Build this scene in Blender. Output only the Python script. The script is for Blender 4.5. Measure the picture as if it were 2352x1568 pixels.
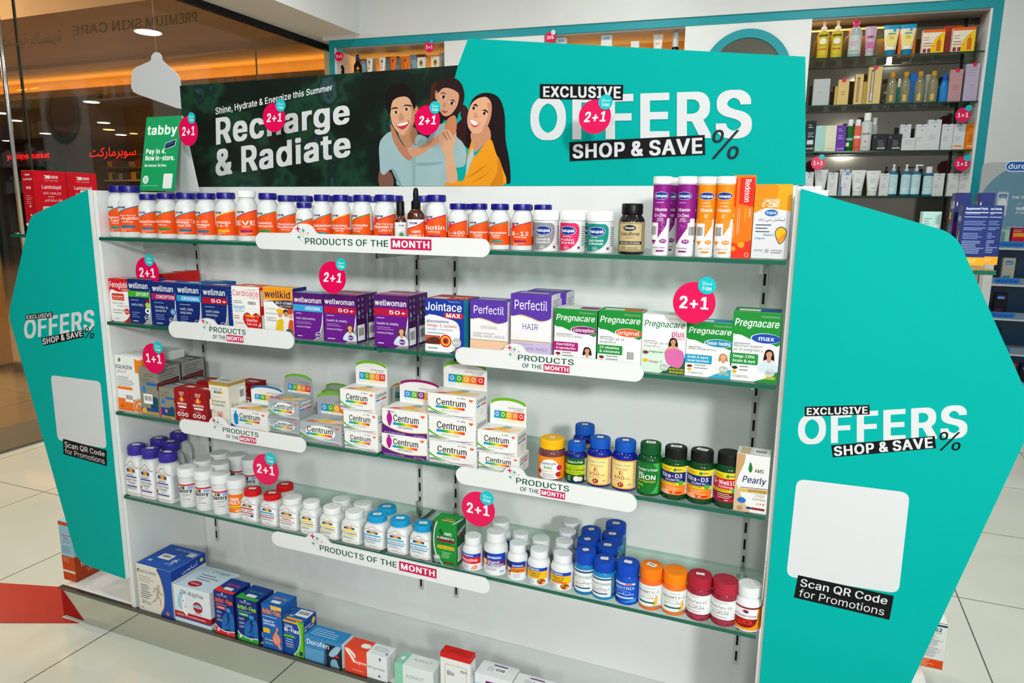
import bpy, bmesh, math, random, unicodedata, mathutils, mathutils.geometry
from mathutils import Vector, Matrix
random.seed(7)
SC = bpy.context.scene
COL = SC.collection
for _o in list(SC.objects): bpy.data.objects.remove(_o)

# ---------------------------------------------------------------- camera
FPX, YAW, PITCH, ROLL = 1616.3756, 0.38513, -0.18417, 0.010808
CAM = Vector((1.773, -1.372, 1.302))
_f = Vector((-math.sin(YAW)*math.cos(PITCH), math.cos(YAW)*math.cos(PITCH), math.sin(PITCH)))
_r = Vector((math.cos(YAW), math.sin(YAW), 0)); _u = _r.cross(_f)
CR = math.cos(ROLL)*_r + math.sin(ROLL)*_u
CU = -math.sin(ROLL)*_r + math.cos(ROLL)*_u
CF = _f
cd = bpy.data.cameras.new('camera'); cd.sensor_width = 36; cd.lens = FPX/2352*36
cd.clip_start = .02; cd.clip_end = 100
co = bpy.data.objects.new('camera', cd); COL.objects.link(co)
co.matrix_world = Matrix(((CR.x, CU.x, -CF.x, CAM.x), (CR.y, CU.y, -CF.y, CAM.y), (CR.z, CU.z, -CF.z, CAM.z), (0, 0, 0, 1)))
SC.camera = co

# ---------------------------------------------------------------- world, lights, exposure
SC.view_settings.view_transform = 'Standard'; SC.view_settings.look = 'None'
SC.view_settings.gamma = 1; SC.view_settings.exposure = 0.0
SC.view_settings.use_curve_mapping = False
W = bpy.data.worlds.new('shop_air'); SC.world = W; W.use_nodes = True
W.node_tree.nodes['Background'].inputs[0].default_value = (.92, .97, 1, 1)
W.node_tree.nodes['Background'].inputs[1].default_value = .55
CEIL = 3.25
def area(name, loc, size, power, col=(1, 1, 1), rot=(0, 0, 0), sy=None):
    l = bpy.data.lights.new(name, 'AREA'); l.energy = power; l.color = col
    l.shape = 'RECTANGLE' if sy else 'DISK'; l.size = size
    if sy: l.size_y = sy
    o = bpy.data.objects.new(name, l); COL.objects.link(o); o.location = loc; o.rotation_euler = rot
    return o
LAMPS = [(-.9, -1.0, 12), (-.9, .55, 8), (-.9, 2.3, 9), (.6, -2.6, 12), (.6, -.9, 6), (.6, 1.5, 10), (.6, 2.9, 10),
         (2.1, -2.8, 6), (2.1, -1.1, 5), (2.1, 1.2, 6), (2.1, 2.8, 15), (3.6, -2.2, 6), (3.6, -.6, 15), (3.6, 1.6, 4)]
for _x, _y, _p in LAMPS:
    area('downlight_lamp', (_x, _y, CEIL-.012), .17, _p, (.98, 1, .965))
def spotlight(name, loc, aim, power, deg, rad):
    l = bpy.data.lights.new(name, 'SPOT'); l.energy = power; l.color = (.985, 1, .975); l.spot_size = math.radians(deg); l.spot_blend = 1; l.shadow_soft_size = rad
    o = bpy.data.objects.new(name, l); COL.objects.link(o); o.location = loc
    o.rotation_euler = (Vector(aim)-Vector(loc)).to_track_quat('-Z', 'Y').to_euler()
# added spots behind the camera, unseen frontal fill for the shelf interior
spotlight('added_front_spot', (3.9, -3.9, 2.5), (1.65, 0, 1.38), 570, 45, .22)
spotlight('added_front_spot', (2.2, -4.3, 2.6), (1.3, 0, 1.1), 150, 56, .22)

# ---------------------------------------------------------------- pixel helpers (photo frame 2352 x 1568)
def ray(px, py): return CR*((px-1176)/FPX) - CU*((py-784)/FPX) + CF
def at(px, py, ax, val):
    d = ray(px, py); return CAM + d*((val-CAM[ax])/d[ax])
def onplane(px, py, p0, n):
    d = ray(px, py); return CAM + d*((Vector(p0)-CAM).dot(n)/d.dot(n))
def lift(x, y, py):
    q = Vector((x, y, 0))-CAM; t = (784-py)/FPX
    return (t*q.dot(CF)-q.dot(CU))/(CU.z-t*CF.z)
def dep(P): return (Vector(P)-CAM).dot(CF)

# ---------------------------------------------------------------- materials
def lin(h):
    if len(h) == 3: h = ''.join(c*2 for c in h)
    v = [int(h[i:i+2], 16)/255 for i in (0, 2, 4)]
    return tuple(c/12.92 if c <= .04045 else ((c+.055)/1.055)**2.4 for c in v) + (1,)
_M = {}
def M(h, rough=.45, metal=0, spec=.18, emit=0, trans=0, coat=0):
    k = (h, rough, metal, spec, emit, trans, coat)
    if k in _M: return _M[k]
    m = bpy.data.materials.new('surface_'+h); m.use_nodes = True
    b = m.node_tree.nodes['Principled BSDF']
    b.inputs['Base Color'].default_value = lin(h); b.inputs['Roughness'].default_value = rough
    b.inputs['Metallic'].default_value = metal; b.inputs['Specular IOR Level'].default_value = spec
    b.inputs['Coat Weight'].default_value = coat
    if emit:
        b.inputs['Emission Color'].default_value = lin(h); b.inputs['Emission Strength'].default_value = emit
    if trans: b.inputs['Transmission Weight'].default_value = trans
    _M[k] = m; return m
def glassmat(name, tint, ior=1.45, rough=0.0, boost=1.0):
    m = bpy.data.materials.new(name); m.use_nodes = True; nt = m.node_tree; nt.nodes.clear()
    o = nt.nodes.new('ShaderNodeOutputMaterial'); mx = nt.nodes.new('ShaderNodeMixShader')
    t = nt.nodes.new('ShaderNodeBsdfTransparent'); t.inputs[0].default_value = tint
    g = nt.nodes.new('ShaderNodeBsdfGlossy'); g.inputs['Roughness'].default_value = rough
    lw = nt.nodes.new('ShaderNodeLayerWeight'); lw.inputs['Blend'].default_value = .5
    pw = nt.nodes.new('ShaderNodeMath'); pw.operation = 'POWER'; pw.inputs[1].default_value = 5; nt.links.new(lw.outputs['Facing'], pw.inputs[0])
    fr = nt.nodes.new('ShaderNodeMath'); fr.operation = 'MULTIPLY_ADD'; f0 = ((ior-1)/(ior+1))**2
    fr.inputs[1].default_value = (1-f0)*.6; fr.inputs[2].default_value = f0; nt.links.new(pw.outputs[0], fr.inputs[0])
    nt.links.new(fr.outputs[0], mx.inputs[0]); nt.links.new(t.outputs[0], mx.inputs[1])
    nt.links.new(g.outputs[0], mx.inputs[2]); nt.links.new(mx.outputs[0], o.inputs[0]); return m
def nodemat(name, build, rough=.5, spec=.4):
    m = bpy.data.materials.new(name); m.use_nodes = True; nt = m.node_tree
    b = nt.nodes['Principled BSDF']; b.inputs['Roughness'].default_value = rough
    b.inputs['Specular IOR Level'].default_value = spec
    build(nt, b); return m
def noisecol(nt, b, c0, c1, scale, lo=.35, hi=.65, coord='Object', stretch=None, detail=4):
    tc = nt.nodes.new('ShaderNodeTexCoord'); n = nt.nodes.new('ShaderNodeTexNoise')
    n.inputs['Scale'].default_value = scale; n.inputs['Detail'].default_value = detail
    r = nt.nodes.new('ShaderNodeValToRGB'); r.color_ramp.elements[0].position = lo; r.color_ramp.elements[1].position = hi
    r.color_ramp.elements[0].color = lin(c0); r.color_ramp.elements[1].color = lin(c1)
    src = tc.outputs[coord]
    if stretch:
        mp = nt.nodes.new('ShaderNodeMapping'); mp.inputs['Scale'].default_value = stretch
        nt.links.new(src, mp.inputs[0]); src = mp.outputs[0]
    nt.links.new(src, n.inputs['Vector']); nt.links.new(n.outputs['Fac'], r.inputs[0])
    nt.links.new(r.outputs[0], b.inputs['Base Color']); return r
def laminate(name, c0, c1, rough=.3):
    return nodemat(name, lambda nt, b: noisecol(nt, b, c0, c1, 3.0, .3, .7), rough, .4)

# ---------------------------------------------------------------- glyphs
FONTD = bpy.utils.system_resource('DATAFILES', path='fonts') or ''
def _font(n):
    try: return bpy.data.fonts.load(FONTD+'/'+n)
    except Exception: return None
F_SANS = _font('Inter.woff2'); F_AR = _font('NotoSansArabic-VariableFont_wdth,wght.woff2')
_AR = {}
for _c in range(0xFE70, 0xFEFD):
    _d = unicodedata.decomposition(chr(_c)).split()
    if len(_d) == 2: _AR.setdefault(int(_d[1], 16), {})[_d[0]] = chr(_c)
def arabic(s):
    out = []
    for i, c in enumerate(s):
        f = _AR.get(ord(c))
        if not f: out.append(c); continue
        pv = i > 0 and '<initial>' in _AR.get(ord(s[i-1]), {})
        nx = i+1 < len(s) and ord(s[i+1]) in _AR and '<initial>' in f and '<final>' in _AR[ord(s[i+1])]
        k = '<medial>' if pv and nx else '<final>' if pv else '<initial>' if nx else '<isolated>'
        out.append(f.get(k) or f.get('<isolated>') or c)
    return ''.join(reversed(out))
_G = {}
def _curve(s, ar):
    c = bpy.data.curves.new('g', 'FONT'); c.body = s; c.resolution_u = 2
    f = F_AR if ar else F_SANS
    if f: c.font = f
    o = bpy.data.objects.new('g', c); COL.objects.link(o); return o
def preload(chars, ar=False):
    jobs = []
    for c in chars:
        if (c, ar) in _G or c == ' ': continue
        jobs.append((c, _curve(c, ar), _curve('H'+c+'H', ar)))
    base = _curve('HH', ar); hcap = _curve('H', ar)
    bpy.context.view_layer.update(); dg = bpy.context.evaluated_depsgraph_get()
    def loops(o):
        cu = o.evaluated_get(dg).to_curve(dg); out = []
        for sp in cu.splines:
            P = sp.bezier_points; n = len(P); L = []
            if n:
                for i in range(n):
                    p, q = P[i], P[(i+1) % n]; a, b, c, d = p.co, p.handle_right, q.handle_left, q.co
                    st = (d-a).length < 1e-6 or abs((b-a).cross(d-a).z)+abs((c-a).cross(d-a).z) < 1e-6
                    for k in range(1 if st else 4):
                        t = k/4; m = a*(1-t)**3+b*3*t*(1-t)**2+c*3*t*t*(1-t)+d*t**3; L.append((m.x, m.y))
            else: L = [(p.co.x, p.co.y) for p in sp.points]
            if len(L) > 2: out.append(L)
        o.evaluated_get(dg).to_curve_clear(); return out
    def mesh(o):
        LL = loops(o); V = []; E = []
        for L in LL:
            b = len(V); V += [Vector(p) for p in L]; E += [(b+i, b+(i+1) % len(L)) for i in range(len(L))]
        if not V: return [], []
        v, e, f = mathutils.geometry.delaunay_2d_cdt(V, E, [], 0, 1e-5)[:3]
        def wind(x, y):
            w = 0
            for L in LL:
                for i in range(len(L)):
                    (x0, y0), (x1, y1) = L[i-1], L[i]
                    if (y0 <= y) != (y1 <= y):
                        if x0+(y-y0)/(y1-y0)*(x1-x0) > x: w += 1 if y1 > y0 else -1
            return w
        F = []
        for t in f:
            c = sum((v[i] for i in t), Vector((0, 0)))/len(t)
            if wind(c.x, c.y): F.append(tuple(t))
        return [(p.x, p.y) for p in v], F
    wb = max(x for x, y in mesh(base)[0]); ch = max(y for x, y in mesh(hcap)[0])
    for c, o1, o2 in jobs:
        v, f = mesh(o1); v2, _ = mesh(o2)
        adv = max(x for x, y in v2)-wb if v2 else .3
        _G[(c, ar)] = ([(x/ch, y/ch) for x, y in v], f, adv/ch)
    for o in [j[k] for j in jobs for k in (1, 2)]+[base, hcap]:
        cu = o.data; bpy.data.objects.remove(o); bpy.data.curves.remove(cu)
ARW = ['مجانا', 'العناية بالبشرة', 'سوبرماركت', 'ديفافيرين', 'ماتريكس', 'ليمتلس سي-زنك', 'إيقاف تساقط الشعر', 'أرتيكومين', 'ديفارت سي', 'فارافيرو']
preload('ABCDEFGHIJKLMNOPQRSTUVWXYZabcdefghijklmnopqrstuvwxyz0123456789&+-%.,/:\'()™®º"')
preload(sorted(set(''.join(arabic(a) for a in ARW))-{' '}), True)
_OFF = {'r': [(0, 0)], 'b': [(-.03, -.012), (.03, .012)], 'k': [(-.06, -.03), (-.06, .03), (0, 0), (.06, .03), (.06, -.03)]}
def text2d(s, style):
    """flat polygons of a line of text: (verts, faces), cap height 1, starting at x = 0"""
    ar = 'a' in style; wt = 'k' if 'k' in style else 'b' if 'b' in style else 'r'
    if ar: s = arabic(s)
    V, Fc, Zl, x = [], [], [], 0
    sh = .2 if 'i' in style else 0
    gap = .1 if wt == 'k' else .04 if wt == 'b' else 0
    for c in s:
        if c == ' ': x += .36; continue
        v, f, a = _G.get((c, ar)) or _G[('-', False)]
        for k, (dx, dy) in enumerate(_OFF[wt]):
            b = len(V); V += [(px+x+dx+(py+dy)*sh, py+dy) for px, py in v]
            Fc += [tuple(i+b for i in q) for q in f]; Zl += [k*5]*len(f)
        x += a+gap
    return V, Fc, Zl

# ---------------------------------------------------------------- mesh collector
class G:
    def __init__(s): s.v = []; s.f = []; s.m = []; s.sm = []; s.mats = []
    def mi(s, m):
        if m not in s.mats: s.mats.append(m)
        return s.mats.index(m)
    def add(s, vs, fs, m, smooth=False):
        b = len(s.v); s.v += [tuple(p) for p in vs]; k = s.mi(m)
        for f in fs: s.f.append(tuple(i+b for i in f)); s.m.append(k); s.sm.append(smooth)
    def box(s, x0, x1, y0, y1, z0, z1, m, mtop=None, mright=None, bev=0):
        if bev:
            bm = bmesh.new(); bmesh.ops.create_cube(bm, size=1)
            for v in bm.verts: v.co = Vector(((x0+x1)/2+v.co.x*(x1-x0), (y0+y1)/2+v.co.y*(y1-y0), (z0+z1)/2+v.co.z*(z1-z0)))
            bmesh.ops.bevel(bm, geom=bm.edges[:], offset=bev, segments=1, affect='EDGES')
            bm.verts.index_update()
            bm.normal_update()
            vs = [v.co[:] for v in bm.verts]
            for f in bm.faces:
                mm = m
                if mtop and f.normal.z > .9: mm = mtop
                if mright and f.normal.x > .9: mm = mright
                b = len(s.v); ids = [v.index for v in f.verts]
                s.v += [vs[i] for i in ids]; s.f.append(tuple(range(b, b+len(ids)))); s.m.append(s.mi(mm)); s.sm.append(False)
            bm.free(); return
        v = [(x0, y0, z0), (x1, y0, z0), (x1, y1, z0), (x0, y1, z0), (x0, y0, z1), (x1, y0, z1), (x1, y1, z1), (x0, y1, z1)]
        s.add(v, [(0, 3, 2, 1), (0, 1, 5, 4), (2, 3, 7, 6), (3, 0, 4, 7)], m)
        s.add(v, [(4, 5, 6, 7)], mtop or m); s.add(v, [(1, 2, 6, 5)], mright or m)
    def lathe(s, prof, m, n=32, c=(0, 0), sq=0, rib=0):
        """prof: (r, z) from the bottom up; sq > 0 squares the section off (per point: (r, z, square, flat))"""
        rings = []; N = len(prof)
        for i in range(N):
            dup = False
            if 0 < i < N-1:
                a = Vector((prof[i][0]-prof[i-1][0], prof[i][1]-prof[i-1][1])); b = Vector((prof[i+1][0]-prof[i][0], prof[i+1][1]-prof[i][1]))
                if a.length > 1e-9 and b.length > 1e-9 and a.angle(b) > .55: dup = True
            rings.append((prof[i], i == 0)); 
            if dup: rings.append((prof[i], True))
        b = len(s.v); k = s.mi(m)
        for (p, _) in rings:
            r, z = p[0], p[1]; q = p[2] if len(p) > 2 else 0; fl = p[3] if len(p) > 3 else 1
            for j in range(n):
                a = 2*math.pi*j/n; x, y = math.sin(a), -math.cos(a)
                if q:
                    e = 2+q; t = (abs(x)**e+abs(y)**e)**(-1/e); x *= t; y *= t
                rr = r*(1-.035*(j % 2)) if rib and p in rib else r
                s.v.append((c[0]+x*rr, c[1]+y*rr*fl, z))
        for i in range(len(rings)-1):
            if rings[i+1][1]: continue
            for j in range(n):
                j2 = (j+1) % n
                s.f.append((b+i*n+j, b+i*n+j2, b+(i+1)*n+j2, b+(i+1)*n+j)); s.m.append(k); s.sm.append(True)
        if prof[0][0] > 1e-6: s.f.append(tuple(b+j for j in reversed(range(n)))); s.m.append(k); s.sm.append(False)
        if prof[-1][0] > 1e-6:
            L = b+(len(rings)-1)*n; s.f.append(tuple(L+j for j in range(n))); s.m.append(k); s.sm.append(False)
    def prism(s, poly, O, U, V, th, m, medge=None):
        """flat outline (u, v) at O + uU + vV, thickness th going back along U x V reversed"""
        O, U, V = Vector(O), Vector(U), Vector(V); Nn = V.cross(U).normalized()*th; n = len(poly)
        a = [O+U*p[0]+V*p[1] for p in poly]; bk = [p+Nn for p in a]
        s.add(a, [tuple(range(n))], m); s.add(bk, [tuple(reversed(range(n)))], m)
        s.add(a+bk, [(i, i+n, (i+1) % n+n, (i+1) % n) for i in range(n)], medge or m)
    def tube(s, pts, r, m, n=10):
        P = [Vector(p) for p in pts]; b = len(s.v); k = s.mi(m)
        for i, p in enumerate(P):
            d = (P[min(i+1, len(P)-1)]-P[max(i-1, 0)]).normalized()
            a = d.cross(Vector((0, 0, 1)) if abs(d.z) < .9 else Vector((1, 0, 0))).normalized(); e = d.cross(a)
            for j in range(n):
                t = 2*math.pi*j/n; s.v.append(tuple(p+(a*math.cos(t)+e*math.sin(t))*r))
        for i in range(len(P)-1):
            for j in range(n):
                s.f.append((b+i*n+j, b+i*n+(j+1) % n, b+(i+1)*n+(j+1) % n, b+(i+1)*n+j)); s.m.append(k); s.sm.append(True)
        s.f.append(tuple(b+j for j in reversed(range(n)))); s.m.append(k); s.sm.append(False)
        L = b+(len(P)-1)*n; s.f.append(tuple(L+j for j in range(n))); s.m.append(k); s.sm.append(False)
    def build(s, name, parent=None, loc=None, rz=0):
        me = bpy.data.meshes.new(name); me.from_pydata(s.v, [], s.f)
        for m in s.mats: me.materials.append(m)
        me.polygons.foreach_set('material_index', s.m); me.polygons.foreach_set('use_smooth', s.sm); me.update()
        o = bpy.data.objects.new(name, me); COL.objects.link(o)
        if parent: o.parent = parent
        if loc is not None: o.location = loc
        o.rotation_euler = (0, 0, rz); return o
def tag(o, label, cat, group=None):
    o['label'] = label; o['category'] = cat
    if group: o['group'] = group
    return o
def thing(name, label, cat, loc, rz=0, group=None):
    o = bpy.data.objects.new(name, None); o.empty_display_size = .02; COL.objects.link(o)
    o.location = loc; o.rotation_euler = (0, 0, rz); return tag(o, label, cat, group)
def struct(o): o['kind'] = 'structure'; return o
def dup(root, loc, label, rz=None):
    r = root.copy(); COL.objects.link(r); r.location = loc; r['label'] = label
    if rz is not None: r.rotation_euler = (0, 0, rz)
    for ch in list(root.children):
        c = ch.copy(); COL.objects.link(c); c.parent = r
        for g in ch.children:
            d = g.copy(); COL.objects.link(d); d.parent = c
    return r

# ---------------------------------------------------------------- printing on surfaces
def ell(cx, cy, rx, ry, n=28, a0=0, a1=360):
    k = n if a1-a0 >= 360 else n+1
    return [(cx+rx*math.cos(math.radians(a0+(a1-a0)*i/n)), cy+ry*math.sin(math.radians(a0+(a1-a0)*i/n))) for i in range(k)]
def rrect(x0, y0, x1, y1, rx, ry=None, n=5):
    ry = ry or rx; P = []
    for cx, cy, a in ((x1-rx, y1-ry, 0), (x0+rx, y1-ry, 90), (x0+rx, y0+ry, 180), (x1-rx, y0+ry, 270)):
        P += [(cx+rx*math.cos(math.radians(a+90*i/n)), cy+ry*math.sin(math.radians(a+90*i/n))) for i in range(n+1)]
    return P
def smooth(pts, n=4):
    out = []; N = len(pts)
    for i in range(N):
        p0, p1, p2, p3 = (pts[(i+k-1) % N] for k in range(4))
        for j in range(n):
            t = j/n
            out.append(tuple(.5*(2*p1[d]+(p2[d]-p0[d])*t+(2*p0[d]-5*p1[d]+4*p2[d]-p3[d])*t*t+(3*p1[d]-p0[d]-3*p2[d]+p3[d])*t**3) for d in (0, 1)))
    return out
def heart(cx, cy, rx, ry):
    return [(cx+rx*math.sin(t)**3, cy+ry*(.8125*math.cos(t)-.3125*math.cos(2*t)-.125*math.cos(3*t)-.0625*math.cos(4*t))) for t in [2*math.pi*i/30 for i in range(30)]]
LAY = 3.2e-5
def flat(items, w, h, clip=False):
    """items in fractions of (w, h) -> list of (verts2d, faces, layer heights, material)"""
    out = []; L = 0
    for it in items:
        k = it[0]; L += 1; z = L*LAY
        if clip and k in 'spe': it = ('p', [(min(max(x, 0), 1), min(max(y, 0), 1)) for x, y in (smooth(it[1]) if k == 's' else it[1] if k == 'p' else ell(*it[1:5]))], it[-1]); k = 'p'
        def poly(P, c, zz=None): out.append(([(x*w, y*h) for x, y in P], [tuple(range(len(P)))], [zz or z], c if not isinstance(c, str) else M(c)))
        if k == 'r': poly([(it[1], it[2]), (it[3], it[2]), (it[3], it[4]), (it[1], it[4])], it[5])
        elif k == 'R': poly(rrect(it[1], it[2], it[3], it[4], it[5]*h/w, it[5]), it[6])
        elif k == 'e': poly(ell(*it[1:5]), it[5])
        elif k == 'p': poly(it[1], it[2])
        elif k == 's': poly(smooth(it[1]), it[2])
        elif k == 'h': poly(heart(*it[1:5]), it[5])
        elif k == 'l':
            x0, x1, y, n, dy, c = it[1:7]
            for i in range(n):
                e = x0+(x1-x0)*random.uniform(.6, 1); yy = y-i*dy
                poly([(x0, yy), (e, yy), (e, yy+dy*.32), (x0, yy+dy*.32)], c)
        elif k == 'bar':
            x0, y0, x1, y1 = it[1:5]; poly([(x0, y0), (x1, y0), (x1, y1), (x0, y1)], 'f4f4f2')
            x = x0+(x1-x0)*.12
            while x < x1-(x1-x0)*.14:
                e = (x1-x0)*random.choice((.02, .035, .05)); poly([(x, y0+(y1-y0)*.3), (x+e, y0+(y1-y0)*.3), (x+e, y0+(y1-y0)*.8), (x, y0+(y1-y0)*.8)], '222', z+LAY); x += e+(x1-x0)*random.choice((.02, .03))
        elif k in 'tq':
            st = it[-1]; V, Fc, Zl = text2d(it[1], st)
            if not V: continue
            x0 = min(p[0] for p in V); x1 = max(p[0] for p in V)
            if k == 't':
                ax, bx, y, hh = it[2:6]; c = it[6]
                vs = [((ax+(p[0]-x0)/(x1-x0)*(bx-ax))*w, (y+p[1]*hh)*h) for p in V]
            else:
                a, b, cc, d = it[2]; c = it[3]; vs = []
                for p in V:
                    u = (p[0]-x0)/(x1-x0); v = p[1]
                    vs.append((((a[0]*(1-u)+b[0]*u)*(1-v)+(d[0]*(1-u)+cc[0]*u)*v)*w, ((a[1]*(1-u)+b[1]*u)*(1-v)+(d[1]*(1-u)+cc[1]*u)*v)*h))
            out.append((vs, Fc, [z+q*6e-7 for q in Zl], M(c) if isinstance(c, str) else c))
    return out
def put(g, items, w, h, mapf, bend=0, clip=True):
    for vs, fs, zs, m in flat(items, w, h, clip and (w, h) != (1, 1)):
        if not bend:
            for f, z in zip(fs, zs): g.add([mapf(vs[i][0], vs[i][1], z) for i in f], [tuple(range(len(f)))], m)
            continue
        x0 = min(p[0] for p in vs); x1 = max(p[0] for p in vs)
        cuts = [bend*i for i in range(int(math.floor(x0/bend))+1, int(math.ceil(x1/bend)))]
        for f, z in zip(fs, zs):
            fx0 = min(vs[i][0] for i in f); fx1 = max(vs[i][0] for i in f)
            cc = [c for c in cuts if fx0+1e-7 < c < fx1-1e-7]
            if not cc: g.add([mapf(vs[i][0], vs[i][1], z) for i in f], [tuple(range(len(f)))], m, True); continue
            bm = bmesh.new(); bm.faces.new([bm.verts.new((vs[i][0], vs[i][1], 0)) for i in f])
            if len(f) > 4: bmesh.ops.triangulate(bm, faces=bm.faces[:])
            for c in cc: bmesh.ops.bisect_plane(bm, geom=bm.verts[:]+bm.edges[:]+bm.faces[:], plane_co=(c, 0, 0), plane_no=(1, 0, 0))
            bm.verts.index_update()
            g.add([mapf(v.co.x, v.co.y, z) for v in bm.verts], [tuple(v.index for v in q.verts) for q in bm.faces], m, True); bm.free()
def onquad(O, U, V):
    O, U, V = Vector(O), Vector(U).normalized(), Vector(V).normalized(); N = U.cross(V)
    return lambda u, v, n: tuple(O+U*u+V*v+N*(n+5e-5))
# ---------------------------------------------------------------- room
def tiles(nt, b, c0, c1, line, sx, sy, ox, oy, lw):
    noisecol(nt, b, c0, c1, 2.0, .3, .7)
    src = b.inputs['Base Color'].links[0].from_socket
    tc = nt.nodes.new('ShaderNodeTexCoord'); sp = nt.nodes.new('ShaderNodeSeparateXYZ'); nt.links.new(tc.outputs['Object'], sp.inputs[0])
    def mth(op, a, v):
        n = nt.nodes.new('ShaderNodeMath'); n.operation = op
        if hasattr(a, 'links'): nt.links.new(a, n.inputs[0])
        else: n.inputs[0].default_value = a
        if hasattr(v, 'links'): nt.links.new(v, n.inputs[1])
        else: n.inputs[1].default_value = v
        return n.outputs[0]
    r = []
    for ax, s, o in ((0, sx, ox), (1, sy, oy)):
        q = mth('DIVIDE', mth('SUBTRACT', sp.outputs[ax], o-lw/2), s); q = mth('SUBTRACT', q, mth('FLOOR', q, 0))
        r.append(mth('LESS_THAN', q, lw/s))
    mx = nt.nodes.new('ShaderNodeMix'); mx.data_type = 'RGBA'
    nt.links.new(mth('MAXIMUM', r[0], r[1]), mx.inputs[0]); nt.links.new(src, mx.inputs[6])
    mx.inputs[7].default_value = lin(line); nt.links.new(mx.outputs[2], b.inputs['Base Color'])
M_FLOOR = nodemat('polished_floor_tiles', lambda nt, b: tiles(nt, b, 'd0d5cb', 'd8dcd3', '5a5c52', .625, .63, -.126, .03, .0042), .07, .5)
M_MALLFLOOR = nodemat('mall_floor_tiles', lambda nt, b: tiles(nt, b, '8f7a62', '9c876d', '6a5845', .6, .6, 0, 0, .006), .12, .5)
M_WALL = laminate('painted_white_wall', 'd6d8d8', 'dcdede', .5)
M_UNIT = laminate('white_laminate', 'e4e5e4', 'e9eae9', .28)
TEAL, TEALF = 'teal', '0a9aa6'
M_TEALB = nodemat('teal_printed_board', lambda nt, b: noisecol(nt, b, '00a89f', '00aba2', 3.0, .3, .7), .6, .06)
M_TEALW = laminate('teal_painted_frame', '00929e', '0497a3', .4)
M_STEEL = nodemat('brushed_steel', lambda nt, b: (noisecol(nt, b, 'b4b6b4', 'c2c4c2', 6, stretch=(1, 40, 40)), b.inputs['Metallic'].__setattr__('default_value', 1)), .18)
M_MIRR = nodemat('polished_steel_plinth', lambda nt, b: (noisecol(nt, b, 'ccccc4', 'd4d4cc', 2), b.inputs['Metallic'].__setattr__('default_value', 1)), .03)
M_GEDGE = M('0a5c47', .12, spec=.6)
M_GSHELF = glassmat('shelf_glass', (.87, .955, .92, 1), 1.42)
M_GSTORE = glassmat('storefront_glass', (.90, .87, .80, 1), 1.5)
M_CLEAR = glassmat('clear_plastic', (.9, .92, .93, 1), 1.45, .1)
def plane_obj(name, pts, m):
    g = G(); g.add(pts, [tuple(range(len(pts)))], m); return g.build(name)
GX = -2.08
g = G(); g.box(GX, 6, -5, 5.5, -.05, 0, M_FLOOR); struct(g.build('floor'))
g = G(); g.box(-26, GX-.42, -8, 13.5, -.05, -.004, M_MALLFLOOR); struct(g.build('floor_mall'))
g = G(); g.box(GX-.42, GX, -8, 5, -.05, .012, M('6b6a66', .35)); struct(g.build('trim_1'))
g = G(); g.box(-1.6, 6, -5, 5.5, CEIL, CEIL+.05, M_WALL); struct(g.build('ceiling'))
# bulkhead over the storefront, with the dark channel that holds the glass
g = G(); g.box(GX-.12, -1.6, -5, 5.0, 2.66, CEIL+.05, M_WALL); struct(g.build('wall_left'))
g = G(); g.box(GX-.02, GX+.02, -5, 5.0, 2.615, 2.66, M('14161e', .3)); struct(g.build('trim_2'))
# cabinet wall frame: s along the wall, d into it
BA = math.radians(5.5); BP = Vector((-1.887, 3.648, 0)); BE = Vector((math.cos(BA), math.sin(BA), 0)); BN = Vector((-math.sin(BA), math.cos(BA), 0))
def bks(px, py, d=0):
    q = onplane(px, py, BP+BN*d, BN)-BP; return q.dot(BE), q.z
def bbox(g, s0, s1, d0, d1, z0, z1, m): 
    g2 = G(); g2.box(s0, s1, d0, d1, z0, z1, m); g.add([tuple(BP+BE*v[0]+BN*v[1]+Vector((0, 0, v[2]))) for v in g2.v], g2.f, m)
ST = bks(2303, 40)[0]; SR0 = bks(2280, 40)[0]; ZT = 2.632; ZF = 2.576
P1A, P1B = bks(1020, 100)[0], bks(1250, 70)[0]
P2A, P2B = bks(1575, 50)[0], bks(1865, 60)[0]
RD = .40; RDR = .20
g = G(); bbox(g, -.3, ST+.02, .42, .6, 0, ZT+.7, M_WALL); bbox(g, ST, ST+3, 0, .36, 0, ZT+.7, M_WALL); bbox(g, -.05, ST, -.012, .36, ZT, ZT+.7, M_WALL)
struct(g.build('wall_back'))
g = G(); bbox(g, 0, .045, 0, RD, 0, ZT, M_TEALW); bbox(g, .045, ST, 0, RD, ZF, ZT, M_TEALW); bbox(g, SR0, ST, 0, RD, 0, ZF, M_TEALW)
struct(g.build('trim_3'))
g = G(); bbox(g, P1A, P1B, .004, RD, 0, ZF, M_UNIT); struct(g.build('trim_4'))
g = G(); bbox(g, P2A, P2B, .004, RD, 0, ZF, M_UNIT); struct(g.build('trim_5'))
g = G(); bbox(g, .045, .06, .006, RD, 0, ZF, M_UNIT); bbox(g, SR0-.015, SR0, .006, RD, 0, ZF, M_UNIT)
for a, b in ((.06, P1A), (P1B, P2A), (P2B, SR0-.015)): bbox(g, a, b, .006, RD, ZF-.012, ZF, M('8d8b84', .5))
struct(g.build('trim_6'))
M_AMB = nodemat('amber_back_panel', lambda nt, b: noisecol(nt, b, 'b98a4a', 'c4924e', 4), .4)
M_DKM = nodemat('smoked_mirror', lambda nt, b: (noisecol(nt, b, '6a665c', '7d786c', 1.6, .3, .7), b.inputs['Metallic'].__setattr__('default_value', .85)), .06)
g = G(); bbox(g, .06, P1A, RD-.01, RD+.02, 0, ZF-.012, M_AMB); bbox(g, P1B, P2A, RD-.01, RD+.02, 0, ZF-.012, M_AMB); struct(g.build('trim_7'))
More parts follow.
